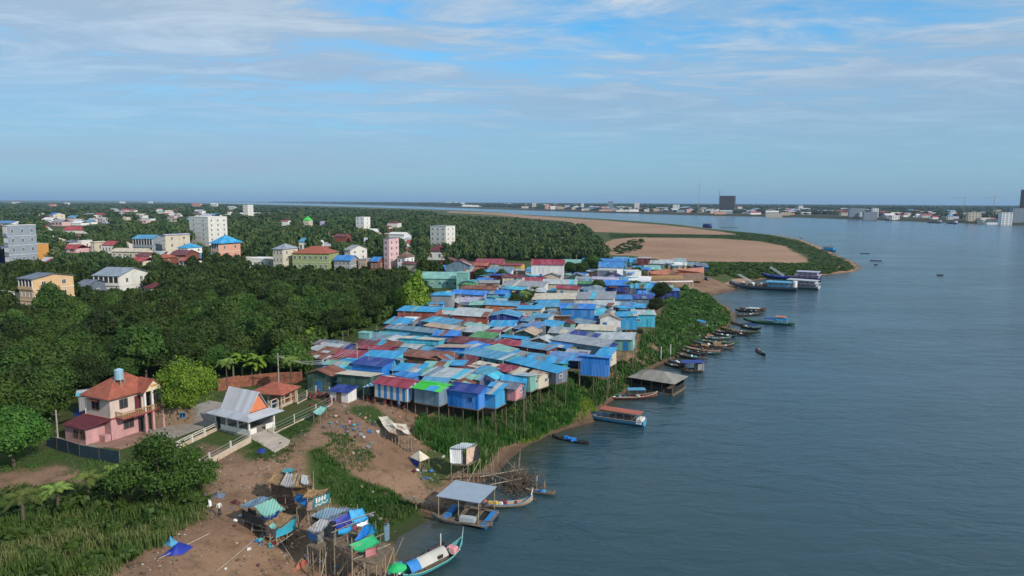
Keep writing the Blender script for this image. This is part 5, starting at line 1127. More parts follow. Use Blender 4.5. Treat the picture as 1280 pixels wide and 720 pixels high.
S('stilt_shack', 'low shack with rusty thatch roof and bright turquoise tarp hung on its front', [(330, 670), (345, 672), (373, 660), (352, 650)], 4.6,
  [([(330, 655, 6.3), (348, 661, 6.2), (371, 643, 6.9), (352, 640, 6.9)], THATCH, .2), ([(336, 658, 6.4), (343, 661, 6.35), (347, 655, 6.6), (340, 653, 6.6)], cloth('mint'), .1)],
  [([(345, 672, 4.6), (369, 661, 4.8), (370, 645, 6.6), (345, 656, 6.2)], cloth('cyan')), ([(332, 668, 4.6), (345, 672, 4.6), (345, 658, 6.2), (332, 656, 6.2)], mat('sack_wall', (.35, .25, .23), .9))],
  seed=5, extra=[((346, 668, 4.5), (366, 700, 3.2))])
S('stilt_shack', 'small shack on tall thin stilts with grey sheet roof and blue side panel', [(384, 682), (400, 688), (412, 672), (396, 664)], 5.2,
  [([(384, 662, 7.2), (399, 666, 7.1), (414, 650, 7.6), (400, 648, 7.6)], M_GREYS, .05)],
  [([(384, 672, 5.9), (396, 676, 5.8), (396, 668, 7.0), (384, 663, 7.1)], cloth('blue')), ([(397, 680, 5.2), (405, 676, 5.2), (405, 661, 7.0), (397, 666, 7.0)], M_GREYS)], seed=6)
S('stilt_shack', 'large shack with long grey-blue sheet roof joined to blue tarps, tallest of the waterside stilts', [(388, 668), (420, 678), (462, 662), (440, 640)], 5.4,
  [([(388, 645, 7.4), (412, 650, 7.4), (440, 636, 7.9), (408, 634, 7.9)], RM('steel'), .05), ([(412, 647, 7.5), (430, 640, 7.8), (447, 635, 7.9), (425, 633, 7.8)], RM('slate'), .05)],
  [([(388, 664, 5.4), (420, 676, 5.4), (420, 652, 7.2), (390, 646, 7.3)], mat('sheet_dark', (.05, .06, .07), .9, .5, 4))], seed=7)
S('stilt_shack', 'open bamboo platform under royal blue and light blue tarps with white and red strips', [(418, 682), (440, 690), (470, 668), (450, 655)], 5.2,
  [([(415, 650, 7.3), (421, 661, 6.6), (443, 653, 6.9), (438, 638, 7.8)], cloth('ultramarine'), .25), ([(436, 638, 7.9), (441, 655, 6.8), (461, 648, 7.0), (453, 634, 8.0)], cloth('azure'), .25), ([(423, 668, 6.2), (441, 662, 6.4), (440, 656, 6.7), (423, 661, 6.5)], cloth('azure'), .15), ([(441, 662, 6.3), (446, 661, 6.35), (446, 656, 6.7), (441, 657, 6.7)], cloth('crimson'), .1), ([(446, 658, 6.5), (460, 655, 6.6), (460, 650, 6.9), (446, 653, 6.8)], cloth('white'), .1)],
  seed=8, extra=[((415, 658, 7.0), (468, 640, 7.6)), ((414, 666, 6.6), (446, 652, 7.2)), ((437, 668, 5.4), (425, 654, 7.0)), ((443, 668, 5.4), (432, 654, 7.0)), ((450, 665, 5.4), (440, 652, 7.0))])
S('stilt_shack', 'bamboo platform with peaked blue tarp, bright green tarp and pink cloth at the water edge', [(440, 698), (470, 706), (492, 684), (466, 672)], 4.6,
  [([(443, 676, 5.8), (458, 670, 6.3), (466, 655, 7.4), (455, 656, 7.2)], cloth('royal'), .2), ([(455, 668, 6.3), (472, 664, 6.3), (466, 655, 7.4), (457, 657, 7.2)], cloth('azure'), .2), ([(437, 681, 5.7), (449, 690, 5.4), (476, 677, 6.0), (466, 667, 6.5)], cloth('lime') if False else mat('tarp_green', (.03, .42, .16), .5, .12, 2), .2)],
  [([(457, 697, 4.6), (472, 692, 4.6), (471, 682, 5.8), (457, 686, 5.6)], cloth('pink')), ([(481, 676, 5.0), (487, 674, 5.0), (487, 652, 7.0), (480, 655, 7.0)], cloth('steel'))],
  seed=9, extra=[((437, 686, 5.5), (480, 667, 6.2)), ((434, 672, 5.6), (444, 722, 2.4)), ((440, 700, 4.7), (488, 680, 4.9)), ((494, 695, 2.5), (504, 672, 4.5)), ((470, 712, 1.5), (476, 668, 6.0))])
for x, y, n, sd_, lb in [(470, 694, 9, 71, 'on the water-edge platform by the green tarp'), (318, 655, 8, 72, 'under the long grey-green shack'), (368, 628, 6, 73, 'under the patchwork shack'), (400, 700, 7, 74, 'in the mud below the tall stilts'), (330, 680, 5, 75, 'on the dirt in front of the turquoise tarp')]:
    if lb.startswith('on the water'):
        junk(x, y, 1.6, n, sd_, lb, 4.65)
    else: junk(x, y, 2.0, n, sd_, lb)
junk(432, 530, 3.2, 26, 80, 'in the rubbish heap below the village'); junk(455, 546, 3.2, 16, 81, 'beside the long white draped tent'); junk(533, 592, 1.8, 14, 82, 'on the mud path above the raft'); junk(272, 625, 2.6, 7, 83, 'at the grass edge left of the shacks'); junk(345, 700, 4.5, 10, 84, 'scattered on the lower mud'); junk(745, 500, 4.0, 12, 85, 'washed up on the bank near the blue houseboat'); junk(470, 505, 6.0, 14, 86, 'in the shade under the front row'); junk(420, 503, 4.0, 10, 87, 'around the carts by the low white shed')
# tents and boxes on the bank
def tent(label, pts, legs_z, m, seed, name='tarp_tent', rim=.9):
    P = [Vector(at(*p)) for p in pts]; c = sum(P, Vector()) / len(P); t = thing(name, label, 'tent', (c.x, c.y, g1(c.x, c.y))); return t
t = tent('long off-white draped tarp tent on short poles below the village', [(473, 521, 6.4), (488, 541, 6.0), (514, 543, 5.8), (495, 524, 6.6)], 0, None, 1)
CLW = mat('canvas_offwhite', (.62, .54, .44), .8, .2, 1.4, 0, .35, .5)
tarp('canvas', t, [(473, 521, 5.9), (486, 540, 5.6), (499, 532, 6.2), (484, 519, 6.2)], CLW, .04, .3, 8); tarp('canvas', t, [(486, 540, 5.6), (511, 545, 5.3), (513, 534, 6.0), (499, 532, 6.2)], mat('canvas_brown', (.36, .25, .18), .9, .3, 2), .04, .25, 8); tarp('canvas', t, [(488, 528, 6.3), (503, 539, 6.05), (514, 543, 5.7), (508, 529, 6.35)], CLW, .04, .3, 8)
for i in range(9): p = Vector(at(482 + i * 4, 538 + i * .9, 5.5)) - t.location; MB().bar((p.x, p.y, -.8), (p.x, p.y, p.z), .05).build('pole', BAMB, t)
gz_ = og(524, 583).z; t = tent('small off-white pyramid tent with blue skirt on the mud path', [(512, 570, gz_ + 1), (524, 577, gz_ + 1), (536, 572, gz_ + 1), (524, 563, gz_ + 2)], 0, None, 2)
ge = gz_ + 1.0; gt = gz_ + 2.1
for q in ([(512, 571, ge), (525, 577, ge), (524, 563, gt)], [(525, 577, ge), (537, 572, ge), (524, 563, gt)], [(537, 572, ge), (527, 567, ge), (524, 563, gt)], [(527, 567, ge), (512, 571, ge), (524, 563, gt)]): MB().slab([tuple(v) for v in loc_of(t, q)], .04).build('canvas', CLW, t)
tarp('skirt', t, [(513, 580, gz_ + .1), (523, 584, gz_ + .1), (524, 577, ge), (513, 572, ge)], cloth('navy'), .03, .05)
for q in ((512.5, 571, ge), (525, 577, ge), (536, 572, ge), (527, 567, ge)): p = Vector(at(*q)) - t.location; MB().bar((p.x, p.y, -.5), (p.x, p.y, p.z), .05).build('pole', BAMB, t)
S('stilt_shack', 'white and silver sheet box shack alone on dark stilts beside the reeds', [(564, 580), (585, 582), (600, 573), (580, 570)], 3.2,
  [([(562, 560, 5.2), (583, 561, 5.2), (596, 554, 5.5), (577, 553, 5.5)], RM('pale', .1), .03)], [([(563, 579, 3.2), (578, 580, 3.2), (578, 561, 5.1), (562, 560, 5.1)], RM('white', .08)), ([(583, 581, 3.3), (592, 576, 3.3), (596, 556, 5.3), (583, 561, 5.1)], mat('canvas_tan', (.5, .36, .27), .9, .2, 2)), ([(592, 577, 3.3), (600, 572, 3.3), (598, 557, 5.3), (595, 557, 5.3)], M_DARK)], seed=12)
# mint canopy cart, tarps lying on the dirt
cc = thing('canopy_cart', 'small cart under a mint green canopy on the grass by the wire fence', 'cart', og(399, 518)); tarp('canopy', cc, [(391, 515, 7.7), (400, 519, 7.4), (409, 510, 7.7), (401, 507, 7.9)], cloth('mint'), .04, .15)
for q in ((392, 515, 7.7), (400, 518.5, 7.4), (408, 510.5, 7.7), (401, 507.5, 7.8)): p = Vector(at(*q)) - cc.location; MB().bar((p.x, p.y, -.1), (p.x, p.y, p.z), .035).build('pole', BAMB, cc)
MB().box(0, 0, .35, 1.6, .9, .5).build('tray', M_WOOD, cc)
for s in (-.5, .5): MB().bar((0, s, .35), (0, s + .06, .35), .35, .35, 14).build('wheel', M_DARK, cc)
def lying(name, label, pts, m, hump=.25):
    P = [Vector(at(x, y, og(x, y).z + .05)) for x, y in pts]; c = sum(P, Vector()) / 4; t_ = MB()
    def f(u, v):
        p = P[0].lerp(P[1], u).lerp(P[3].lerp(P[2], u), v) - c; p.z = g1(p.x + c.x, p.y + c.y) - g1(c.x, c.y) + .04 + hump * max(0, math.sin(math.pi * u) * math.sin(math.pi * v)) * (1 + .5 * math.sin(u * 11 + v * 7)); return p
    t_.grid(f, 9, 9); tag(t_.build(name, m, None, (c.x, c.y, g1(c.x, c.y)), smooth=True), label, 'tarp')
lying('tarp', 'dark royal blue tarp spread on the dirt slope', [(200, 696), (228, 693), (242, 683), (224, 677)], cloth('ultramarine'), .45)
lying('tarp', 'lighter teal-blue tarp tucked behind the dark royal blue tarp', [(204, 680), (216, 684), (225, 680), (213, 671)], cloth('skyblue'), .5)
lying('tarp', 'orange-red tarp lying in the mud under the tall stilt shacks', [(364, 716), (371, 706), (384, 699), (380, 708)], cloth('terracotta') if 'terracotta' in COL else None, .35)
lying('tarp', 'white sheet crumpled at the grass edge', [(258, 633), (265, 633), (264, 625), (258, 626)], cloth('white'), .4)
lying('tarp', 'dark blue tarp bundle below the concrete ramp', [(320, 567), (331, 567), (333, 561), (322, 561)], cloth('navy'), .3)
lying('tarp', 'deep blue tarp hanging behind the pink house beside the big tree', [(92, 520), (106, 522), (107, 512), (94, 511)], cloth('navy'), .5)
lying('tarp', 'dark grey-purple sheet beside the white crumpled sheet', [(264, 622), (279, 623), (283, 616), (268, 616)], cloth('slate'), .3)
# pavement of sticks (drying racks) on the lower dirt
for (a, c, lb) in [((198, 700), (262, 668), 'upper of two long bamboo poles lying across the dirt'), ((270, 716), (318, 676), 'lower of two long bamboo poles lying across the dirt')]:
    A, B_ = og(*a), og(*c); m = MB(); m.bar(Vector((0, 0, .1)), B_ - A + Vector((0, 0, .1)), .06); tag(m.build('bamboo_pole', BAMB, None, A), lb, 'pole')
# motorbikes in the shade
def motorbike_proto():
    t = thing('motorbike', '', 'motorbike', (0, 0, -50)); mb_ = mat('bike_black', (.03, .03, .035), .4)
    for x in (-.62, .62):
        b = MB(); 
        for k in range(16):
            a0, a1 = k * .3927, (k + 1) * .3927; b.bar((x + .27 * math.cos(a0), 0, .3 + .27 * math.sin(a0)), (x + .27 * math.cos(a1), 0, .3 + .27 * math.sin(a1)), .055, None, 5)
        b.bar((x, -.04, .3), (x, .04, .3), .17, None, 12); b.build('wheel', mb_, t)
    b = MB(); b.bar((-.62, 0, .3), (-.1, 0, .45), .06); b.bar((-.1, 0, .45), (.45, 0, .75), .1, .06); b.bar((.62, 0, .3), (.42, 0, .95), .04); b.box(0, 0, .25, .42, .25, .3); b.build('frame', mat('bike_red', (.3, .04, .04), .35), t)
    b = MB(); b.box(-.3, 0, .68, .7, .24, .1, 0, .85); b.build('seat', mb_, t); b = MB(); b.bar((.4, -.32, .98), (.4, .32, .98), .025); b.build('handlebar', mb_, t); MB().bar((.5, 0, .82), (.56, 0, .82), .08, .08, 10).build('headlight', M_WHITE, t)
    regch(t); return t
mk = motorbike_proto()
spots = [(398, 494), (403, 497), (408, 499), (455, 499), (461, 500), (468, 503), (482, 505), (490, 507), (506, 510), (414, 503), (388, 497), (393, 499)]
where = ['left of the low white shed, nearest the wire fence', 'left of the low white shed, second from the fence', 'left of the low white shed, third from the fence', 'in the shade under the striped awning, left end', 'in the shade under the striped awning, middle', 'in the shade under the striped awning, right end', 'in the shade under the striped house, left', 'in the shade under the striped house, centre', 'in the shade under the striped house, right end', 'in front of the low white shed', 'by the thin fence posts, leftmost of the parked bikes', 'by the thin fence posts, second of the parked bikes']
for (x, y), w2 in zip(spots, where): dup(mk, og(x, y), random.Random(x).uniform(.6, 1.6), 'small dark motorbike parked ' + w2, 1.05, 'motorbikes parked below the village')
for o in DCH[mk.name]: bpy.data.objects.remove(o)
bpy.data.objects.remove(mk)
# embankment terrace, rail, landing
eb = thing('embankment', 'terracotta stepped embankment wall above the ferry landing', 'embankment', og(845, 350)); ter = mat('terrace_terracotta', (.36, .15, .10), .9, .2, .3, 0, .2)
for q in ([(808, 344, 6.5), (838, 341, 6.5), (838, 335.5, 8.6), (813, 339, 8.6)], [(843, 341.5, 6.5), (880, 341, 6.5), (880, 334, 8.8), (843, 336.6, 8.6)]): MB().slab([tuple(v) for v in loc_of(eb, q)], 1.2).build('slope', ter, eb)
MB().slab([tuple(v) for v in loc_of(eb, [(805, 352, 5.6), (880, 349, 5.0), (880, 341.6, 6.4), (808, 344.4, 6.4)])], .8).build('lower_slope', mat('slope_brown', (.2, .12, .08), .9, .3, .5), eb)
b = MB(); A = Vector(at(812, 352.5, 6.2)) - eb.location; B2 = Vector(at(866, 351.5, 6.0)) - eb.location; b.bar(A, B2, .35, None, 4); b.build('coping', M_WHITE, eb)
for k in range(14): p = A.lerp(B2, k / 13); MB().box(p.x, p.y, p.z - 3.2, .5, .5, 3.2).build('pier', M_CONC, eb)
b = MB(); A = Vector(at(815, 347.5, 6.6)) - eb.location; B2 = Vector(at(853, 347, 6.6)) - eb.location
for k in range(26): p = A.lerp(B2, k / 25); b.box(p.x, p.y, p.z - .6, .14, .14, 1.3)
b.bar(A + Vector((0, 0, .7)), B2 + Vector((0, 0, .7)), .1); b.build('railing', mat('rail_yellow', (.6, .38, .08), .6), eb)
def car_proto():
    t = thing('parked_car', '', 'car', (0, 0, -60)); 
    b = MB(); b.box(0, 0, .35, 4.2, 1.7, .55, 0, .97); b.build('body', mat('car_paint', (.12, .13, .16), .3), t); b = MB(); b.box(-.2, 0, .9, 2.4, 1.55, .55, 0, .75); b.build('cabin', glassm('car_glass', (.05, .06, .07)), t)
    for x in (-1.3, 1.3):
        for y in (-.82, .82): MB().bar((x, y - .1, .33), (x, y + .1, .33), .33, .33, 14).build('wheel', M_DARK, t)
    regch(t); return t
cp = car_proto()
for k, (x, y) in enumerate([(857, 348.5), (862, 348.2), (867, 348.6), (872, 348.2), (877, 348.8), (883, 350)]): dup(cp, og(x, y), .4 + k * .3, f'small dark car on the ferry landing, {["leftmost", "second from left", "third from left", "third from right", "second from right", "rightmost"][k]} of the row', 1.0, 'cars on the ferry landing')
for o in DCH[cp.name]: bpy.data.objects.remove(o)
bpy.data.objects.remove(cp)
paving('landing_road', [(850, 352.5), (900, 353.5), (925, 357), (905, 357.6), (862, 356)], (.22, .2, .19), -.2) if False else None
# ------------------------------------------------------------------ vegetation
def leafmat(name, dark, light, alt=None, trans=.25, nsc=.12, ov=1.0):
    m, nt, b = newmat(name); geo = nt.nodes.new('ShaderNodeNewGeometry'); oi = nt.nodes.new('ShaderNodeObjectInfo')
    c = mixc(nt, geo.outputs['Random Per Island'], dark, light)
    n = noise(nt, geo.outputs['Position'], nsc, 3, .6); c = mixc(nt, mapr(nt, n.outputs[0], .45, .62, 0, .75), c, alt or light)
    hsv = nt.nodes.new('ShaderNodeHueSaturation'); nt.links.new(c, hsv.inputs['Color']); nt.links.new(mapr(nt, oi.outputs['Random'], 0, 1, 1 - .45 * ov, 1 + .5 * ov), hsv.inputs['Value']); nt.links.new(mapr(nt, oi.outputs['Random'], 0, 1, .5 - .022 * ov, .5 + .012 * ov), hsv.inputs['Hue'])
    nt.links.new(hsv.outputs[0], b.inputs['Base Color']); b.inputs['Roughness'].default_value = .6; b.inputs['Specular IOR Level'].default_value = .25
    if trans > 0:
        tr = nt.nodes.new('ShaderNodeBsdfTranslucent'); nt.links.new(hsv.outputs[0], tr.inputs[0]); mx = nt.nodes.new('ShaderNodeMixShader'); mx.inputs[0].default_value = trans
        nt.links.new(b.outputs[0], mx.inputs[1]); nt.links.new(tr.outputs[0], mx.inputs[2]); nt.links.new(mx.outputs[0], nt.nodes['Material Output'].inputs[0])
    return m
L_MANGO = leafmat('leaves_mango', (.015, .040, .006), (.046, .095, .014), (.068, .115, .02))
L_BRIGHT = leafmat('leaves_bright', (.10, .19, .015), (.24, .38, .04), (.2, .32, .04), .4, .12, .15)
L_MID = leafmat('leaves_mid', (.024, .07, .009), (.072, .155, .024), (.06, .125, .02))
L_FAR = leafmat('leaves_far', (.013, .032, .009), (.034, .066, .016), (.07, .085, .025), 0, .07)
L_PALM = leafmat('fronds_palm', (.07, .12, .02), (.19, .25, .06), None)
L_GRASS = leafmat('grass_reed', (.03, .07, .010), (.085, .145, .03), (.14, .15, .055), .2, .12)
L_BANK = leafmat('grass_bank', (.018, .06, .009), (.052, .125, .02), (.08, .12, .035), .2, .2)
M_BARK = mat('bark', (.10, .075, .055), .95, .3, 4, 0, 0, .4)
def quads_from(c, u, v):
    """leaf quads centred on c with half-axes u, v"""
    V = np.stack([c - u - v, c + u - v * .6, c + u * .9 + v, c - u * .8 + v * .8], 1).reshape(-1, 3)
    return V, np.arange(len(c) * 4).reshape(-1, 4)
def rdir(rng, n):
    d = rng.normal(size=(n, 3)); return d / np.linalg.norm(d, axis=1)[:, None]
def leaves(rng, lobes, n, leaf, fringe=.25):
    """leaf quads spread over and a little inside the lobes of a crown"""
    L = np.array(lobes, float); a = (L[:, 3] * L[:, 4] + L[:, 3] * L[:, 5]); k = rng.choice(len(L), n, p=a / a.sum())
    d = rdir(rng, n); d[:, 2] = np.where(d[:, 2] < -.35, -d[:, 2], d[:, 2])
    r = 1 - .35 * rng.random(n) ** 2 + fringe * (rng.random(n) ** 3)
    c = L[k, :3] + d * L[k, 3:6] * r[:, None]
    nrm = d + .8 * rdir(rng, n); nrm /= np.linalg.norm(nrm, axis=1)[:, None]
    u = np.cross(nrm, rdir(rng, n)); u /= np.linalg.norm(u, axis=1)[:, None] + 1e-9; v = np.cross(nrm, u)
    s = leaf * (.6 + .8 * rng.random(n))[:, None]
    return quads_from(c, u * s, v * s * .6)
def core(lobes, k=.8, nu=9, nv=6):
    Vs, Qs, o = [], [], 0
    for (x, y, z, a, b_, c) in lobes:
        t = np.linspace(0, 2 * np.pi, nu, endpoint=False); p = np.linspace(-1.45, 1.5, nv)
        T, Pp = np.meshgrid(t, p, indexing='ij'); j = 1 + .12 * np.sin(3 * T + x * 3) * np.cos(2 * Pp + y)
        V = np.stack([x + k * a * j * np.cos(T) * np.cos(Pp), y + k * b_ * j * np.sin(T) * np.cos(Pp), z + k * c * j * np.sin(Pp)], -1).reshape(-1, 3)
        i = np.arange(nu * nv).reshape(nu, nv); i2 = np.roll(i, -1, 0)
        Q = np.stack([i[:, :-1], i2[:, :-1], i2[:, 1:], i[:, 1:]], -1).reshape(-1, 4)
        Vs.append(V); Qs.append(Q + o); o += len(V)
    return np.vstack(Vs), np.vstack(Qs)
def merge(*parts):
    Vs, Qs, o = [], [], 0
    for V, Q in parts: Vs.append(V); Qs.append(Q + o); o += len(V)
    return np.vstack(Vs), np.vstack(Qs)
def lobes_for(rng, R, Hh, z0, n, flat=.75):
    out = [(0, 0, z0 + Hh * .45, R * .72, R * .72, Hh * .5)]
    for i in range(n):
        a = 2 * math.pi * i / n + rng.random() * .8; q = R * (.42 + .25 * rng.random()); r = R * (.34 + .2 * rng.random())
        out.append((q * math.cos(a), q * math.sin(a), z0 + Hh * (.28 + .42 * rng.random()), r, r, r * flat))
    out.append((rng.normal() * R * .15, rng.normal() * R * .15, z0 + Hh * .78, R * .42, R * .42, Hh * .26))
    return out
def trunk_mb(h, r, lob, rng, nb=4):
    b = MB(); x = y = 0.0; z = -.3
    for k in range(3):
        nx, ny, nz = x + rng.normal() * .12, y + rng.normal() * .12, z + (h + .3) / 3; b.bar((x, y, z), (nx, ny, nz), r * (1 - .2 * k), r * (1 - .2 * (k + 1)), 7); x, y, z = nx, ny, nz
    for i in range(nb):
        q = lob[1 + i % (len(lob) - 1)]; b.bar((x * .8, y * .8, z * .85), (q[0] * .8, q[1] * .8, q[2]), r * .45, r * .15, 5)
    return b
def tree_proto(name, seed, R, Hc, z0, n, nl, leaf, lm, r=.2, cat='tree', flat=.75, fringe=.25, ck=.8, label=''):
    rng = np.random.default_rng(seed); lob = lobes_for(rng, R, Hc, z0, n, flat)
    V, Q = merge(core(lob, ck), leaves(rng, lob, nl, leaf, fringe)) if ck > 0 else leaves(rng, lob, nl, leaf, fringe)
    cm = npmesh(name + '_crown', V, Q, lm); tm = trunk_mb(z0 + Hc * .35, r, lob, rng).mesh(name + '_trunk', M_BARK)
    return dict(name=name, crown=cm, trunk=tm, lob=lob, R=R)
def plant(P, loc, rz, label, group=None, s=1.0, cat='tree', single=False):
    t = thing(P['name'], label, cat, loc, rz, group); t.scale = s if isinstance(s, tuple) else (s, s, s)
    ob('trunk', P['trunk'], t); ob('crown', P['crown'], t); return t
MANGO = [tree_proto('mango_tree', 100 + i, 3.5, 5.4 + .5 * (i % 3), 1.5, 7, 5200, .19, L_MANGO) for i in range(8)]
def blocked(x, y, px, top, dist, m=0.0):
    for a, b_, c in OCC:
        if (x - a) ** 2 + (y - b_) ** 2 < (c + m) ** 2: return True
    for x0, y0, x1, y1, dk in KEEP:
        rm = 1900 / dist
        if dist < dk and x0 - rm < px[0] < x1 + rm and y0 < top < y1: return True
    return False
# picture areas of the village edge and compound that nearer trees must leave in view
KEEP += [(385, 395, 560, 470, 240), (505, 375, 560, 400, 260), (515, 330, 590, 349, 400), (88, 455, 205, 560, 118), (385, 455, 420, 480, 140), (450, 402, 520, 440, 165)]
GROVE = [(-260, 372), (-40, 366), (10, 345), (60, 345), (112, 352), (190, 350), (250, 330), (330, 336), (420, 338), (500, 337), (560, 340), (585, 350), (560, 366), (528, 374), (508, 390), (482, 402), (445, 418), (405, 432), (384, 472), (350, 476), (290, 470), (235, 482), (200, 487), (175, 478), (105, 490), (90, 530), (20, 560), (-60, 600), (-260, 600)]
gp = wpoly(GROVE, 6.0); gx0, gy0 = gp.min(0); gx1, gy1 = gp.max(0)
rn = random.Random(3); pts = []
sp_ = 5.5
for j in range(int((gy1 - gy0) / sp_)):
    for i in range(int((gx1 - gx0) / sp_)):
        x = gx0 + (i + .5 * (j % 2)) * sp_ + rn.uniform(-1.7, 1.7); y = gy0 + j * sp_ + rn.uniform(-1.7, 1.7)
        pts.append((x, y))
pts = np.array(pts); ok = inpoly(pts[:, 0], pts[:, 1], gp); pts = pts[ok]
pr = proj(np.c_[pts, np.full(len(pts), 6.0)]); tp = proj(np.c_[pts, np.full(len(pts), 12.5)])
sel = []
for (x, y), p, q in zip(pts, pr, tp):
    d = math.hypot(x, y)
    if p[0] < -140: continue
    if blocked(x, y, p, q[1], d, 1.0): continue
    sel.append((d, x, y))
sel.sort(); print('grove trees', len(sel))
GROVEL = 'dark green round mango tree, one crown of the dense grove left of the village'
for k, (d, x, y) in enumerate(sel[:290]):
    s = rn.uniform(.72, 1.38); plant(MANGO[rn.randrange(8)], (x, y, g1(x, y) - .2), rn.uniform(0, 6.28), GROVEL, 'mango trees of the dense grove', (s, s, s * rn.uniform(.8, 1.15)))
# lower-detail crowns for everything farther, as one mass
def clump_templates(nq, lf):
    T = []
    for i in range(6):
        rng = np.random.default_rng(300 + i); lob = lobes_for(rng, 1.0, 1.3, .15, 4, .8); T.append(merge(core(lob[:1] + lob[-1:], .85, 6, 4), leaves(rng, lob, nq, lf, .3)))
    return T
def scatter_mass(name, P, mats, T, label, cat='trees'):
    """P: x, y, z, radius, height rows -> one mesh of leaf clumps"""
    Vs, Qs, o = [], [], 0; rng = np.random.default_rng(9)
    for (x, y, z, r, h) in P:
        V, Q = T[rng.integers(len(T))]; a = rng.random() * 6.28; c, s = math.cos(a), math.sin(a)
        W_ = np.empty_like(V); W_[:, 0] = (V[:, 0] * c - V[:, 1] * s) * r + x; W_[:, 1] = (V[:, 0] * s + V[:, 1] * c) * r + y; W_[:, 2] = V[:, 2] / 1.45 * h + z
        Vs.append(W_); Qs.append(Q + o); o += len(V)
    o_ = ob(name, npmesh(name, np.vstack(Vs), np.vstack(Qs), mats)); o_['kind'] = 'stuff'; tag(o_, label, cat); return o_
T1 = clump_templates(800, .11); T2 = clump_templates(230, .15); T3 = clump_templates(70, .24)
if len(sel) > 290: scatter_mass('grove_trees', [(x, y, g1(x, y) - .3, rn.uniform(2.9, 4.4), rn.uniform(5.6, 8.6)) for d, x, y in sel[290:]], L_MANGO, T1, 'far part of the mango grove, a closed mass of dark green crowns')
# middle and far woods on the near land
k0 = SHORE_PX.index((1005, 300)); xs = np.array([p[0] for p in SHORE_PX[k0:]])[::-1]; ys = np.array([p[1] for p in SHORE_PX[k0:]])[::-1]
SANDP = [wpoly(q, 2) for q in ([(560, 265.3), (640, 268), (700, 272), (760, 276), (830, 281.5), (880, 287), (925, 293), (1100, 330), (1078, 345), (930, 356), (865, 352), (800, 316), (764, 322), (768, 300), (765, 290), (738, 289), (730, 279), (700, 276), (640, 271.5)],)]
VILL = wpoly([(385, 480), (385, 440), (470, 405), (500, 388), (520, 372), (512, 330), (640, 318), (720, 316), (900, 320), (900, 480)], 8)
def forest(n, dmin, dmax, seed, sizes, amin=-40, amax=14, hmul=1.0):
    rng = np.random.default_rng(seed); out = []
    D = dmin * (dmax / dmin) ** rng.random(n); A = np.radians(rng.uniform(amin, amax, n)); X = D * np.sin(A); Y = D * np.cos(A)
    dm = sdist(X, Y, MAIN); ok = (dm > 12) & ~inpoly(X, Y, VILL) & ~inpoly(X, Y, gp)
    for q in SANDP: ok &= ~inpoly(X, Y, q)
    X, Y, D = X[ok], Y[ok], D[ok]; Z = gh(X, Y)
    R = np.clip(D * sizes, 3.2, 40) * rng.uniform(.75, 1.25, len(X)); Hh = (rng.uniform(6, 10.5, len(X)) + (rng.random(len(X)) < .06) * 3.5) * hmul
    Pb = proj(np.c_[X, Y, Z]); Pt = proj(np.c_[X, Y, Z + Hh])
    lim = np.interp(Pt[:, 0], xs, ys); lim = np.where((Pt[:, 0] > 540) & (Pt[:, 0] < 768), np.maximum(lim, np.interp(Pt[:, 0], [540, 640, 700, 728, 742, 766], [266.5, 271, 275.5, 279, 290, 316])), lim)
    occ = np.array(OCC); 
    for i in range(len(X)):
        if Pt[i, 0] > 763 and Pb[i, 1] > 284: continue
        if Pt[i, 0] > 210 and Pt[i, 1] < lim[i] + .4: continue
        if ((X[i] - occ[:, 0]) ** 2 + (Y[i] - occ[:, 1]) ** 2 < (occ[:, 2] + R[i] * .6) ** 2).any(): continue
        rp_ = R[i] / D[i] * F; bad = False
        for x0, y0, x1, y1, dk in KEEP:
            if D[i] < dk and x0 - rp_ * .7 < Pb[i, 0] < x1 + rp_ * .7 and y0 < Pt[i, 1] < y1: bad = True; break
        if bad: continue
        out.append((X[i], Y[i], Z[i] - .4, R[i], Hh[i]))
    return out
# open clearings where the photo shows fields instead of trees
P1 = forest(7600, 290, 1000, 41, .0085, -42, 22)
CLR = [wpoly(q, 6) for q in ([(40, 279), (130, 277), (140, 282), (60, 284)], [(130, 279), (285, 270), (290, 274), (170, 284)], [(290, 266), (350, 266), (350, 270), (290, 271)], [(60, 287), (130, 287), (120, 292), (70, 292)], [(0, 343), (60, 340), (60, 352), (0, 356)])]
def notclr(P):
    a = np.array(P); m = np.ones(len(a), bool)
    for q in CLR: m &= ~inpoly(a[:, 0], a[:, 1], q)
    return a[m]
P1 = notclr(P1); scatter_mass('woodland', P1, L_FAR, T2, 'dark green woods stretching behind the town and village')
P2 = notclr(forest(9000, 1000, 6000, 42, .0068, -42, 10)); scatter_mass('distant_woodland', P2, L_FAR, T3, 'distant dark woods reaching the left horizon')
rng = np.random.default_rng(77); n = 11000
D = 1250 * (16000 / 1250) ** rng.random(n); A = np.radians(rng.uniform(-42, 42, n)); X_ = D * np.sin(A); Y_ = D * np.cos(A); k = sdist(X_, Y_, FARL) > 150
P3 = np.c_[X_, Y_, gh(X_, Y_), np.clip(D * .006, 5, 60) * rng.uniform(.7, 1.3, n), rng.uniform(6, 12, n) + (D > 4000) * 8][k]
scatter_mass('far_bank_trees', P3, L_FAR, T3, 'thin dark line of trees on the far side of the river')
print('woods', len(P1), len(P2), len(P3))
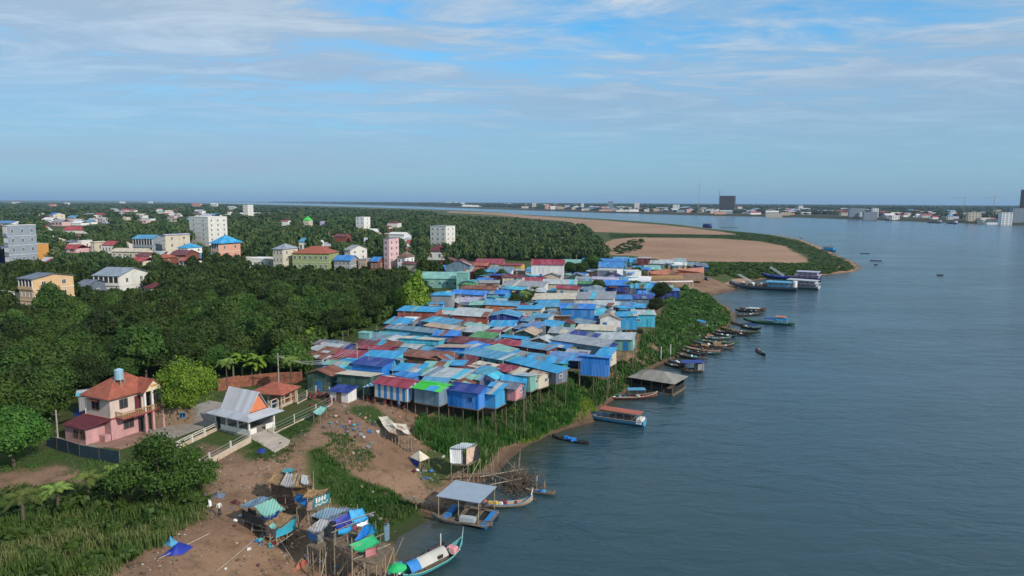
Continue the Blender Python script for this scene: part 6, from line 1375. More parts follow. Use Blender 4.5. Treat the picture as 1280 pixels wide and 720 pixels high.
# village and compound trees, each by itself
BR = tree_proto('bright_tree', 501, 4.8, 7.6, 1.2, 11, 13000, .15, L_BRIGHT, .22, fringe=.45, ck=.6)
rng_ = np.random.default_rng(66); _bl = []
for _i in range(19):
    _a = rng_.random() * 6.28; _q = 4.3 * math.sqrt(rng_.random()); _r = rng_.uniform(.7, 1.55); _bl.append((_q * math.cos(_a), _q * math.sin(_a), 2.0 + rng_.random() * 4.6 * (1 - (_q / 5.5) ** 2), _r * 1.15, _r * 1.15, _r * .75))
V_, Q_ = leaves(rng_, _bl, 8200, .14, .75); _tb = MB()
for _i in range(7): _l = _bl[_i * 2]; _tb.bar((.3 * math.cos(_i), .3 * math.sin(_i), -.3), (_l[0] * .5, _l[1] * .5, _l[2] * .6), .11, .07); _tb.bar((_l[0] * .5, _l[1] * .5, _l[2] * .6), (_l[0], _l[1], _l[2]), .07, .03)
BS = dict(name='bushy_tree', crown=npmesh('bushy_crown', V_, Q_, L_MID), trunk=_tb.mesh('bushy_trunk', M_BARK))
ROUND = [tree_proto('leafy_tree', 503 + i, 4.4, 6.6, 1.3, 9, 11000, .16, L_MID if i else L_MANGO, .25, fringe=.35, ck=.72) for i in range(2)]
p = og(237, 530); plant(BR, p, 0, 'bright light green tree between the pink house and the white-roofed pavilion', None, (.92, .92, 1.08))
p = og(200, 626); plant(BS, p, 1.0, 'bushy thin-stemmed tree in front of the pink house above the tall grass', None, (.95, .95, 1.0))
p = og(240, 618); plant(BS, p, 3.0, 'smaller bushy tree leaning right over the dirt slope beside the larger bushy one', None, (.6, .6, .72))
p = og(52, 538); plant(ROUND[1], p, 0, 'big round tree just left of the pink house', None, 1.15)
p = og(18, 584); plant(ROUND[1], p, 2.2, 'dark round tree at the left edge above the bare clearing', None, .95)
p = og(105, 498); plant(ROUND[0], p, 4.0, 'round tree behind the pink house near its blue tarp', None, .9)
def thin_tree():
    rng = np.random.default_rng(8); lob = [(0, 0, 6.5, 1.8, 1.8, 2.2), (.5, .3, 9.0, 1.5, 1.5, 1.8), (-.6, 0, 4.4, 1.9, 1.9, 1.6), (0, .2, 11, .9, .9, 1.2)]
    V, Q = leaves(rng, lob, 1600, .3, .5); return dict(name='slender_tree', crown=npmesh('slender_crown', V, Q, L_BRIGHT), trunk=trunk_mb(9, .16, lob, rng).mesh('slender_trunk', M_BARK))
TH = thin_tree()
for x, y, s, lb in [(524, 398, 1.15, 'slender pale-stemmed light green tree at the grove edge, tallest of three'), (512, 400, .9, 'slender light green tree left of the tallest one at the grove edge'), (500, 398, .7, 'short slender light green tree at the left of the grove edge trio')]:
    p = og(x, y); plant(TH, p, x, lb, None, s)
# palms
def palm_proto(h, n, fl, seed, name='palm_tree', r=.14):
    rng = np.random.default_rng(seed); Vs, Qs, o = [], [], 0
    for i in range(n):
        a = 2 * math.pi * i / n + rng.normal() * .2; up = rng.uniform(.45, 1.5); L = fl * rng.uniform(.8, 1.1)
        ca, sa = math.cos(a), math.sin(a); pts_ = []
        for k in range(7):
            t = k / 6; rr_ = L * t * math.cos(up * .7) ; z = h + L * (t * math.sin(up) - .75 * t * t * (1.05)); pts_.append(np.array([ca * rr_, sa * rr_, z]))
        side = np.array([-sa, ca, 0])
        for k in range(6):
            for q in range(3):
                t = (q + .5) / 3; c = pts_[k] * (1 - t) + pts_[k + 1] * t; w_ = .55 * fl * .17 * math.sin(math.pi * (.12 + .86 * (k + t) / 6)) * 2
                ax = (pts_[k + 1] - pts_[k]); ax /= np.linalg.norm(ax); hw = ax * (L / 6 / 3 * .4)
                for sgn in (-1, 1):
                    tip = c + sgn * side * w_ + ax * w_ * .5 - np.array([0, 0, w_ * .45]); Vs += [c - hw, c + hw, tip + hw * .3, tip - hw * .3]; Qs.append([o, o + 1, o + 2, o + 3]); o += 4
    b = MB(); x = 0
    for k in range(4): b.bar((x, 0, -.3 + k * (h + .3) / 4), (x + .05, 0, -.3 + (k + 1) * (h + .3) / 4), r * (1.2 - .12 * k), r * (1.08 - .12 * k), 8); x += .05
    return dict(name=name, crown=npmesh(name + '_fronds', np.array(Vs), np.array(Qs), L_PALM), trunk=b.mesh(name + '_trunk', M_BARK))
PS = palm_proto(2.6, 14, 2.1, 1); PT = palm_proto(8.5, 18, 3.2, 2, r=.17)
for x, y, s, lb in [(30, 660, 1.25, 'short coconut palm at the left edge of the tall grass'), (72, 644, 1.1, 'short coconut palm, second from the left in the tall grass'), (112, 630, 1.15, 'short coconut palm behind the tall grass, third from left'), (146, 618, 1.1, 'short coconut palm nearest the bushy tree')]:
    p = og(x, y); plant(PS, p, x * .7, lb, 'short coconut palms by the clearing', s, 'palm')
for x, y, s, lb in [(792, 385, .95, 'coconut palm standing among the roofs near the right bank'), (785, 378, .75, 'smaller coconut palm left of the bank-side coconut palm'), (803, 379, .7, 'short coconut palm right of the bank-side coconut palm'), (655, 398, .85, 'tall palm in the gap beside the cream flat-roofed house'), (668, 388, .8, 'palm leaning at the left end of the cream warehouse'), (285, 500, .75, 'palm behind the white-roofed pavilion'), (365, 492, .7, 'palm by the red-roofed shelter at the grove edge')]:
    p = og(x, y); plant(PT, p, x * .7, lb, None, s, 'palm')
for x, y, s, lb in [(648, 392, .75, 'dark leafy tree filling the gap between mid-village roofs'), (661, 380, .6, 'small dark tree left of the cream warehouse'), (600, 352, .7, 'small tree behind the long cream house'), (628, 352, .65, 'small tree right of the long cream house'), (712, 345, .8, 'dark tree near the royal blue rear sheds'), (741, 343, 1.15, 'large dark tree in front of the blue rear hall'), (727, 345, .8, 'round tree between the rear blue roofs and the large dark tree'), (797, 350, .7, 'tree beside the rear market yard'), (748, 366, .6, 'little tree behind the grey warehouse'), (820, 392, .6, 'bushy tree at the right bank edge of the village'), (826, 376, .8, 'dark bushy tree by the periwinkle landing house'), (606, 338, .5, 'small tree among the red rear roofs')]:
    p = og(x, y); plant(ROUND[0], p, x, lb, None, s)
# banana plants along the grove edge
def banana_proto(seed):
    rng = np.random.default_rng(seed); Vs, Qs, o = [], [], 0; b = MB()
    for st in range(3):
        bx, by = rng.normal() * .7, rng.normal() * .7; h = rng.uniform(1.8, 2.8); b.bar((bx, by, -.2), (bx, by, h), .14, .08, 6)
        for i in range(8):
            a = rng.random() * 6.28; up = rng.uniform(.5, 1.3); L = rng.uniform(1.6, 2.5); ca, sa = math.cos(a), math.sin(a); prev = None
            for k in range(6):
                t = k / 5; c = np.array([bx + ca * L * t * .75, by + sa * L * t * .75, h + L * (t * math.sin(up) - .7 * t * t)]); w_ = .34 * math.sin(math.pi * (.1 + .85 * t)); s_ = np.array([-sa, ca, 0]) * w_
                Vs += [c - s_, c + s_]
                if k: Qs.append([o - 2, o - 1, o + 1, o])
                o += 2
    return dict(name='banana_plant', crown=npmesh('banana_leaves', np.array(Vs), np.array(Qs), L_BRIGHT), trunk=b.mesh('banana_stems', mat('banana_stem', (.14, .16, .06), .8)))
BN = [banana_proto(i) for i in range(3)]
rn = random.Random(17)
NB = [(345, 468), (335, 464), (326, 470), (352, 458), (338, 452), (320, 476), (357, 470), (312, 468), (150, 470), (158, 462), (222, 468), (440, 410), (425, 416), (408, 424), (395, 428), (450, 404), (300, 476), (368, 455), (462, 398), (375, 446), (385, 436), (348, 446), (330, 442), (128, 466), (205, 474)]
for x, y in NB:
    p = og(x, y); plant(BN[rn.randrange(3)], p, rn.random() * 6, 'bright broad-leaved banana clump on the inner edge of the mango grove', 'banana clumps at the grove edge', rn.uniform(1.1, 1.6), 'banana plant')
# ------------------------------------------------------------------ grasses
def blades(P, h, w_, per, rng, lean=.5):
    """P (n,3) tuft points -> bent tapering blades"""
    n = len(P) * per; B = np.repeat(P, per, 0) + np.c_[rng.normal(size=(n, 2)) * .25, np.zeros(n)]
    a = rng.random(n) * 6.28; hh = np.repeat(h, per) * rng.uniform(.6, 1.15, n); le = lean * rng.uniform(.2, 1, n) * hh
    dx, dy = np.cos(a), np.sin(a); s = np.stack([-dy, dx, 0 * dx], 1) * (w_ * rng.uniform(.7, 1.3, n))[:, None]
    mid = B + np.stack([dx * le * .3, dy * le * .3, hh * .62], 1); tip = B + np.stack([dx * le, dy * le, hh], 1)
    V = np.stack([B - s, B + s, mid + s * .8, mid - s * .8, tip + s * .12, tip - s * .12], 1).reshape(-1, 3)
    i = np.arange(n)[:, None] * 6; Q = np.vstack([i + np.array([[0, 1, 2, 3]]), i + np.array([[3, 2, 4, 5]])]); return V, Q
def meadow(name, poly, z, dens, h, w_, per, m, label, seed, holes=([(313, 548), (338, 537), (366, 551), (361, 558), (343, 569)], [(268, 545), (312, 556), (350, 535), (330, 500), (270, 505)]), lean=.5, minz=.3, gaps=0.0, cat='grass'):
    rng = np.random.default_rng(seed); P = wpoly(poly, z); lo, hi = P.min(0), P.max(0); n = int((hi - lo).prod() * dens); x = rng.uniform(lo[0], hi[0], n); y = rng.uniform(lo[1], hi[1], n)
    k = inpoly(x + 1.2 * wob(x, y, 3.3), y + 1.2 * wob(y, x, 2.7), P)
    for q in holes: k &= ~inpoly(x, y, wpoly(q, z))
    if gaps: k &= wob(x, y, 2.2, seed) > -1 + gaps
    x, y = x[k], y[k]; zz_ = gh(x, y); k = zz_ > minz; x, y, zz_ = x[k], y[k], zz_[k]
    hh = h * np.clip(.72 + .35 * wob(x, y, 2.4, seed) + .35 * wob(y, x, .9, seed + 3), .2, 1.35)
    V, Q = blades(np.c_[x, y, zz_ - .05], hh, w_, per, rng, lean); o_ = ob(name, npmesh(name, V, Q, m)); o_['kind'] = 'stuff'; tag(o_, label, cat); print(name, len(Q)); return o_
meadow('tall_grass', [(-60, 760), (-60, 640), (20, 655), (80, 650), (130, 640), (180, 618), (262, 616), (258, 650), (225, 665), (190, 690), (150, 715), (110, 770)], 6, 5.5, 1.35, .045, 10, L_GRASS, 'tall green reed grass filling the lower left corner', 1)
meadow('rough_grass', [(-60, 650), (-60, 620), (60, 610), (100, 590), (160, 585), (250, 590), (262, 620), (180, 625), (130, 645), (20, 665)], 6, 4.5, .5, .05, 8, L_BANK, 'rough grass between the short palms', 2)
meadow('bank_reeds', [(515, 545), (520, 530), (560, 527), (600, 520), (640, 505), (690, 480), (715, 475), (722, 500), (700, 525), (682, 540), (655, 556), (628, 572), (605, 585), (585, 560), (560, 555)], 3.6, 7, 2.1, .06, 10, L_BANK, 'dense dark green reeds on the bank below the stilt houses', 3)
meadow('shore_weeds', [(640, 560), (690, 536), (730, 520), (745, 505), (735, 498), (700, 520), (650, 545)], 1.5, 6, .7, .06, 7, L_BRIGHT, 'light green weeds along the waterline below the reeds', 4, minz=.15, gaps=.5)
meadow('bank_scrub', [(690, 485), (720, 470), (765, 462), (800, 440), (830, 405), (835, 385), (870, 372), (912, 388), (912, 402), (880, 420), (845, 440), (800, 462), (785, 480), (750, 498), (735, 500)], 2.5, 3.0, 1.3, .12, 7, L_BANK, 'dark green scrub covering the bank right of the village', 6, gaps=.35)
meadow('mound_grass', [(388, 577), (405, 572), (440, 590), (480, 590), (530, 605), (545, 622), (505, 640), (470, 640), (450, 620), (400, 605)], 4, 8, .75, .05, 7, L_BANK, 'green grass mound between the shacks and the raft', 7)
meadow('path_grass', [(300, 580), (330, 545), (355, 532), (392, 518), (400, 505), (412, 515), (392, 540), (360, 562), (350, 575)], 5.8, 6, .4, .04, 6, L_BANK, 'short grass along the compound wall by the dirt path', 8, gaps=.5)
meadow('rubbish_grass', [(398, 562), (400, 545), (440, 545), (462, 558), (458, 573), (405, 570)], 5.2, 6, .45, .05, 6, L_BANK, 'patchy grass around the rubbish heap below the village', 9, gaps=.75)
meadow('field_grass', [(0, 590), (0, 570), (60, 555), (140, 578), (150, 600), (100, 600)], 6, 3, .35, .05, 6, L_BANK, 'thin grass on the clearing below the dark fence', 10, gaps=.6)
T4 = clump_templates(46, .3)
def shrubs(name, poly, z, n, r, h, m, label, seed):
    rng = np.random.default_rng(seed); P = wpoly(poly, z); lo, hi = P.min(0), P.max(0); x = rng.uniform(lo[0], hi[0], n); y = rng.uniform(lo[1], hi[1], n); k = inpoly(x, y, P); x, y = x[k], y[k]; q = gh(x, y); k = q > .35; x, y, q = x[k], y[k], q[k]
    scatter_mass(name, np.c_[x, y, q - .25, rng.uniform(.6, 1.3, len(x)) * r, rng.uniform(.5, 1.3, len(x)) * h], m, T4, label, 'shrubs')
shrubs('sandbar_scrub', [(764, 292.3), (800, 293), (870, 293.5), (930, 295), (905, 289), (950, 292.5), (1005, 303), (1045, 318), (1072, 329), (1062, 333), (1030, 333), (1015, 328), (1010, 320), (985, 308), (950, 301), (900, 297.5), (800, 296.5), (764, 298)], 2, 5200, 3.6, .7, L_MID, 'low green scrub fringing the sandbar', 31)
shrubs('landing_scrub', [(838, 330), (880, 331), (930, 333), (985, 334), (1020, 331), (1060, 334), (1000, 342), (960, 344), (900, 345), (870, 350), (855, 345)], 2.3, 3200, 2.6, 1.1, L_MID, 'green scrub band behind the moored ferries', 32)
shrubs('sandbar_bushes', [(765, 312), (790, 300), (805, 300), (800, 312), (775, 318)], 2, 260, 2.6, 1.3, L_MID, 'scattered bushes at the village side of the sandbar', 33)
shrubs('bank_bushes', [(800, 470), (815, 440), (830, 405), (835, 388), (825, 372), (850, 368), (880, 375), (910, 390), (906, 400), (880, 415), (850, 432)], 3, 380, 1.7, 1.5, L_MID, 'dark bushes on the bank right of the village', 34)
shrubs('corner_shrubs', [(-40, 730), (-40, 620), (80, 612), (160, 600), (258, 610), (262, 640), (225, 665), (170, 700), (120, 730)], 6, 150, 1.15, 1.5, L_MID, 'low leafy shrubs mixed into the reed grass at lower left', 35)
# loose litter, stones and sticks trodden into the soil
def litter(name, poly, z, n, seed, label, cols):
    rng = np.random.default_rng(seed); P = wpoly(poly, z); lo, hi = P.min(0), P.max(0); x = rng.uniform(lo[0], hi[0], n); y = rng.uniform(lo[1], hi[1], n)
    k = inpoly(x, y, P) & (wob(x, y, 1.6, seed) + .6 * wob(y, x, 5, seed + 2) > -.15); x, y = x[k], y[k]; zz_ = gh(x, y); k = zz_ > .1; x, y, zz_ = x[k], y[k], zz_[k]; n = len(x)
    s = rng.uniform(.03, .11, n) * (1 + (rng.random(n) < .06) * 1.4); a = rng.random(n) * 6.28; el = rng.uniform(.25, 1, n); c = np.stack([x, y, zz_ + s * .3], 1)
    u = np.stack([np.cos(a) * s, np.sin(a) * s, rng.normal(size=n) * s * .3], 1); v = np.stack([-np.sin(a) * s * el, np.cos(a) * s * el, rng.normal(size=n) * s * .3], 1); w = np.cross(u, v); w = w / np.linalg.norm(w, axis=1)[:, None] * (s * .45)[:, None]
    V = np.stack([c + i * u + j * v + k_ * w for k_ in (-1, 1) for i, j in ((-1, -1), (1, -1), (1, 1), (-1, 1))], 1).reshape(-1, 3); i = np.arange(n)[:, None] * 8
    Q = np.vstack([i + np.array([f]) for f in ((4, 5, 6, 7), (0, 1, 5, 4), (1, 2, 6, 5), (2, 3, 7, 6), (3, 0, 4, 7))])
    m, nt, b = newmat('mat_' + name); geo = nt.nodes.new('ShaderNodeNewGeometry'); cr = nt.nodes.new('ShaderNodeValToRGB'); cr.color_ramp.interpolation = 'CONSTANT'; nt.links.new(geo.outputs['Random Per Island'], cr.inputs[0])
    for q, col in enumerate(cols):
        e = cr.color_ramp.elements[q] if q < 2 else cr.color_ramp.elements.new(q / len(cols)); e.position = q / len(cols); e.color = c4(col)
    nt.links.new(cr.outputs[0], b.inputs['Base Color']); b.inputs['Roughness'].default_value = .85
    o_ = ob(name, npmesh(name, V, Q, m)); o_['kind'] = 'stuff'; tag(o_, label, 'litter')
LC = [(.09, .06, .04), (.2, .14, .1), (.05, .045, .04), (.3, .24, .19), (.12, .08, .055), (.4, .38, .35), (.07, .06, .05), (.24, .18, .13), (.04, .04, .045), (.08, .10, .16), (.26, .22, .18), (.16, .11, .08)]
litter('dirt_litter', [(250, 565), (345, 560), (395, 520), (430, 500), (520, 512), (560, 530), (575, 615), (540, 625), (430, 640), (500, 680), (500, 730), (120, 740), (215, 655), (262, 625)], 5, 5500, 3, 'stones, twigs and scraps of litter trodden into the dirt', LC)
litter('shore_litter', [(560, 600), (640, 560), (700, 530), (745, 505), (800, 460), (850, 435), (890, 405), (905, 405), (880, 440), (800, 485), (757, 520), (715, 545), (650, 580), (620, 600), (580, 640), (540, 660), (500, 700), (480, 690)], 1, 4200, 4, 'stones and rubbish along the muddy waterline', LC)
shrubs('stilt_shrubs', [(590, 520), (640, 500), (700, 470), (722, 468), (735, 490), (712, 515), (680, 530), (640, 535), (600, 535)], 4, 120, 1.0, 1.3, L_MID, 'leafy shrubs growing up between the stilts of the bank-side houses', 36)
shrubs('grove_edge_bushes', [(382, 474), (392, 442), (405, 430), (440, 416), (482, 400), (508, 388), (534, 371), (515, 368), (480, 388), (430, 408), (380, 430), (366, 474)], 6, 560, 1.9, 3.6, L_MID, 'bushes and banana leaves closing the gap between grove and village', 37)
# ------------------------------------------------------------------ boats
def hull_mb(L, B, D, bow=.6, stern=.25, full=.55, n=18, squareStern=False):
    """open hull, x from stern to bow; D depth; bow/stern: upsweep of the ends"""
    b = MB(); rows = []
    for i in range(n + 1):
        t = i / n; x = (t - .5) * L; u = 2 * t - 1
        wd = B / 2 * max(.03, (1 - abs(u) ** (2 + 3 * full)) if u > 0 or not squareStern else (.85 + .15 * (1 + u)))
        up = bow * max(0, u) ** 3.2 + stern * max(0, -u) ** 3; kz = up * .8 - .12; gz = D * .75 + up
        rows.append([(x, -wd, gz), (x, -wd * .86, gz - D * .45), (x, -wd * .35, kz), (x, wd * .35, kz), (x, wd * .86, gz - D * .45), (x, wd, gz)])
    def add(rows, flip):
        n0 = len(b.v); m = len(rows[0])
        for r in rows: b.v += r
        for i in range(len(rows) - 1):
            for j in range(m - 1):
                q = (n0 + i * m + j, n0 + (i + 1) * m + j, n0 + (i + 1) * m + j + 1, n0 + i * m + j + 1); b.f.append(q[::-1] if flip else q); b.m.append(0)
        return n0
    a = add(rows, False); th = min(.08, B * .06)
    inn = [[(x, y * (1 - th * 2 / B * 1.0), z + (.05 if 1 <= j <= 4 else 0)) for j, (x, y, z) in enumerate(r)] for r in rows]; c = add(inn, True); m = 6
    for i in range(n):
        for j in (0, 5): q = (a + i * m + j, a + (i + 1) * m + j, c + (i + 1) * m + j, c + i * m + j); b.f.append(q if j else q[::-1]); b.m.append(0)
    for i in (0, n): b.f.append(tuple(a + i * m + j for j in range(m))); b.m.append(0)
    return b, rows
def boat_root(name, label, stern, bow, cat='boat', group=None, z=0.0):
    A, B_ = at(*stern, z), at(*bow, z); c = (A + B_) / 2; d = B_ - A; L = math.hypot(d[0], d[1]); t = thing(name, label, cat, (c[0], c[1], z), math.atan2(d[1], d[0]), group); return t, L
def hull(t, L, B, D, m, bow=.6, stern=.3, full=.55, trim=None, deck=None, sq=False):
    b, rows = hull_mb(L, B, D, bow, stern, full, squareStern=sq); h = b.build('hull', m, t, smooth=False)
    if trim:
        g = MB()
        for s in (0, 5):
            for i in range(len(rows) - 1): g.bar(Vector(rows[i][s]), Vector(rows[i + 1][s]), .05, None, 5)
        g.build('gunwale', trim, t)
    g = MB(); k = 5
    for i in range(3, len(rows) - 4, 1):
        p, q = rows[i], rows[i + 1]; z = p[1][2] - .02; g.quad((p[1][0], p[1][1] * .97, z), (q[1][0], q[1][1] * .97, q[1][2] - .02), (q[4][0], q[4][1] * .97, q[4][2] - .02), (p[4][0], p[4][1] * .97, z))
    g.build('deck', deck or M_WOOD, t)
    return rows
def bm(c): return mat('boat_' + c, COL[c], .6, .15, 1.2, 0, .35)
bm_dark = mat('boat_tarred', (.045, .038, .035), .7, .4, 1.5, 0, .3)
def canopy(t, x0, x1, w_, z0, z1, m, arch=.0, posts=3, sag=0):
    b = MB(); n = 8
    def f(u, v): y = (v - .5) * w_; return (x0 + (x1 - x0) * u, y, z1 + arch * (1 - (2 * v - 1) ** 2))
    b.grid(f, 4, n); k = len(b.v); b.v += [(x, y, z - .05) for x, y, z in b.v]; b.f += [tuple(k + i for i in reversed(q)) for q in b.f]
    e = n + 1
    for i in range(4): 
        for c_ in (0, n): b.f.append((i * e + c_, (i + 1) * e + c_, k + (i + 1) * e + c_, k + i * e + c_))
    for j in range(n):
        for r in (0, 4 * e): b.f.append((r + j, r + j + 1, k + r + j + 1, k + r + j))
    b.m = [0] * len(b.f); b.build('canopy', m, t)
    if posts:
        for i in range(posts):
            for s in (-1, 1): x = x0 + .15 + (x1 - x0 - .3) * i / (posts - 1); MB().bar((x, s * (w_ / 2 - .12), z0), (x, s * (w_ / 2 - .12), z1 - .02), .045).build('post', M_WOOD, t)
def load(t, L, B, z, n, seed, cols=CLT, big=.35):
    rj = random.Random(seed)
    for i in range(n):
        c = rj.choice(cols); x = rj.uniform(-.32, .3) * L; y = rj.uniform(-.25, .25) * B; s = rj.uniform(.5, 1) * big; b = MB()
        b.box(0, 0, 0, s * 1.5, s, s * rj.uniform(.5, 1), 0, .8); o = b.build('cargo', cloth(c), t, (x, y, z), rj.random() * 3)
# 1 blue cargo boat with red-orange roof
t, L = boat_root('wooden_boat', 'long blue wooden boat with orange-red flat roof nosed into the reeds', (806, 533), (718, 519))
hull(t, L, 2.6, 1.25, bm('skyblue'), 1.1, .15, .8, bm('tan'), None, True); canopy(t, -L * .46, L * .10, 2.5, .8, 2.35, bm('terracotta'), .12, 6); MB().box(-L * .44, 0, .55, 1.0, 2.3, .85).build('stern_box', bm('white'), t)
MB().box(-L * .2, 0, .5, L * .3, 1.9, .9).build('cabin', mat('cabin_dark', (.08, .07, .08), .8, .3), t); load(t, L, 2.4, .55, 9, 3, big=.5)
# 2 boat with light blue canopy
t, L = boat_root('wooden_boat', 'brown-red boat with small light blue canopy beside the floating pavilion', (748, 499), (822, 498))
hull(t, L, 1.9, .8, mat('boat_redbrown', (.16, .06, .045), .7, .3), .9, .4, .5, bm('cream')); canopy(t, -L * .02, L * .28, 2.0, .4, 2.1, bm('skyblue'), .1, 3); load(t, L, 1.8, .45, 12, 4, ['crimson', 'pink', 'white', 'teal', 'brown'], .5)
# 3 little skiff
t, L = boat_root('skiff', 'small dark skiff with a blue bundle below the blue wooden boat', (736, 556), (690, 547)); hull(t, L, 1.0, .5, bm_dark, .35, .2, .4); tag_ = load(t, L * .5, .8, .25, 3, 9, ['blue', 'royal'], .7)
# 4 floating pavilion
t = thing('floating_pavilion', 'large grey hip-roofed floating pavilion with dark netted sides at the shore', 'floating house', (0, 0, 0)); cpt = at(822, 486, 0); t.location = (cpt[0], cpt[1], 0); t.rotation_euler = (0, 0, rad(-34))
rb, rise = roof_mb(9.6, 7.2, 'hip', .34, .5, .08); rb.build('roof', sheet('roof_sheet_taupe', (.25, .24, .215), .12, 'X', .3, .15), t, (0, 0, 4.1))
MB().box(0, 0, .0, 9.8, 7.4, .35).build('deck', M_WOOD, t)
for x in (-4.6, -2.3, 0, 2.3, 4.6):
    for y in (-3.4, 3.4): MB().box(x, y, .3, .16, .16, 2.5).build('post', M_WOOD, t)
nt_ = mat('net_black', (.018, .022, .022), .9, .3, 4)
for x, y, w_, d in ((0, 3.45, 9.2, .05), (-4.65, 0, .05, 6.8)): MB().box(x, y, .3, w_, d, 2.1).build('net_side', nt_, t)
for k in range(5): MB().box(-3.7 + k * 1.85, -3.45, .3, 1.7, .05, 1.1).build('net_side', nt_, t)
for k in range(4): MB().box(4.65, -2.6 + k * 1.72, .3, .05, 1.6, 1.2).build('net_side', nt_, t)
for k in range(5): MB().bar((-4.4 + k * 2.2, -3.8, .02), (-4.4 + k * 2.2, 3.8, .02), .28, None, 10).build('float', bm('blue') if k % 2 else bm_dark, t)
# 5 small houseboat, navy roof
t, L = boat_root('houseboat', 'small houseboat with navy blue flat roof between the floating pavilion and the boat cluster', (878, 464), (852, 465)); hull(t, L * 1.1, 2.8, .8, mat('boat_wood', (.13, .09, .06), .8, .3), .25, .2, .9)
canopy(t, -L * .5, L * .5, 3.2, .5, 2.5, bm('navy'), .06, 3); MB().box(-L * .33, 0, .4, L * .3, 2.2, 1.7).build('cabin', bm('grey'), t); load(t, L, 2.2, .5, 5, 12)
# 6 raft with big flat roof
t = thing('fish_raft', 'floating raft with large flat blue-grey roof and rows of blue drums', 'raft', (0, 0, 0)); q0 = at(586, 640, 0); t.location = (q0[0], q0[1], 0)
tarp('roof', t, [(545, 620, 3.0), (599.4, 628.8, 3.0), (621, 608, 3.2), (569, 600, 3.2)], mat('roof_sheet_raft', (.27, .33, .41), .55, .06, .8, 0, .08), .07)
for q in ((548, 620.5, 3.0), (598, 628, 3.0), (618, 608.6, 3.1), (571, 601, 3.1), (573, 624, 3.0)): p = Vector(at(*q)) - t.location; MB().bar((p.x, p.y, .1), (p.x, p.y, p.z), .06).build('post', BAMB, t)
DK = [(552, 648), (607, 659), (622, 640), (566, 631)]; P = [Vector(at(x, y, .35)) - t.location for x, y in DK]
for a, c_ in ((P[0], P[1]), (P[3], P[2]), (P[0], P[3]), (P[1], P[2]), (P[0].lerp(P[1], .35), P[3].lerp(P[2], .35)), (P[0].lerp(P[1], .68), P[3].lerp(P[2], .68))):
    d = (c_ - a); m = MB(); m.box(0, 0, 0, d.length, .55, .09); m.build('walkway', M_WOOD, t, ((a + c_) / 2), math.atan2(d.y, d.x))
m = MB(); m.slab([tuple(p - Vector((0, 0, .22))) for p in P], .04); m.build('fish_net', nt_, t)
for u in (.06, .94):
    for k in range(9):
        a = P[0].lerp(P[1], u); c_ = P[3].lerp(P[2], u); p = a.lerp(c_, (k + .5) / 9); d = (P[1] - P[0]).normalized(); MB().bar(p - d * .38 - Vector((0, 0, .12)), p + d * .38 - Vector((0, 0, .12)), .27, None, 12).build('drum', bm('blue'), t)
t, L = boat_root('long_boat', 'long dark grey boat lying along the front of the raft', (616, 659), (539, 651)); hull(t, L, 1.2, .6, mat('boat_greywood', (.15, .13, .12), .8, .3, 2), .7, .35, .4); MB().box(-L * .1, 0, .5, 2.0, .9, .5).build('crate', bm('pale'), t)
t, L = boat_root('long_boat', 'boat with upturned light blue bow and yellow-orange cargo behind the raft', (598, 634), (666, 632)); hull(t, L, 1.25, .65, bm('tan'), 1.1, .3, .4, bm('skyblue')); load(t, L, 1.1, .4, 9, 15, ['yellow', 'orange', 'white', 'maroon', 'brown'], .5); pr = at(606, 632, .3)
b = MB(); b.bar((L * .47, 0, 1.5), (L * .5, 0, 2.5), .09, .05); b.build('prow_post', bm('white'), t)
person(2, (pr[0], pr[1], .28), 1.0, 'person in a red shirt sitting in the boat behind the raft')
t, L = boat_root('skiff', 'narrow wooden skiff with blue bundle and orange flag by the brushwood pile', (656, 615), (694, 619)); hull(t, L, 1.0, .5, mat('boat_palewood', (.22, .17, .12), .8, .3, 2), .4, .25, .4); load(t, L * .5, .8, .25, 4, 16, ['azure', 'navy', 'blue'], .6)
MB().bar((L * .15, 0, .2), (L * .15, 0, 1.9), .035).build('flag_pole', BAMB, t); MB().box(L * .15, .12, .9, .1, .35, .95, 0, .4).build('flag', cloth('orange'), t); MB().bar((-L * .12, .2, .2), (-L * .12, .2, 2.4), .04).build('pole', BAMB, t); MB().box(-L * .12, .35, 1.7, .1, .5, .6).build('cloth', cloth('grey'), t)
# 9 big covered boat, bottom
t, L = boat_root('covered_boat', 'long boat with silver and blue arched cover at the bottom edge', (504, 728), (578, 690)); hull(t, L, 1.9, .8, bm('teal'), 1.3, .3, .6, bm('mint')); canopy(t, -L * .30, L * .16, 1.8, .5, 1.15, sheet('cover_silver', (.5, .5, .47), .1, 'X', .4, .1), .75, 0); canopy(t, -L * .45, -L * .29, 1.9, .5, 1.2, cloth('blue'), .75, 0)
MB().box(L * .02, -.9, 1.2, .7, .06, .4).build('hatch', M_DARK, t); MB().bar((L * .49, 0, 1.6), (L * .52, 0, 3.0), .08, .03).build('prow_post', bm('pale'), t); load(t, L * 1.2, 1.8, .6, 5, 18, ['pink', 'maroon', 'crimson', 'teal'], .5)
MB().box(L * .31, 0, .8, 1.4, 1.5, .5, .3, .6).build('pink_cloth', cloth('pink'), t); MB().bar((L * .2, .8, .5), (L * .2, .8, 2.9), .06).build('pole', bm('white'), t)
p1_ = at(560, 694, .6); person(3, (p1_[0], p1_[1], .45), 2.0, 'person in dark green sitting at the bow of the covered boat')
t, L = boat_root('skiff', 'dark narrow skiff under a mauve cloth beside the covered boat', (505, 712), (556, 684)); hull(t, L, 1.1, .5, bm_dark, .5, .3, .4); load(t, L, 1, .3, 7, 19, ['maroon', 'crimson', 'brown', 'navy'], .5)
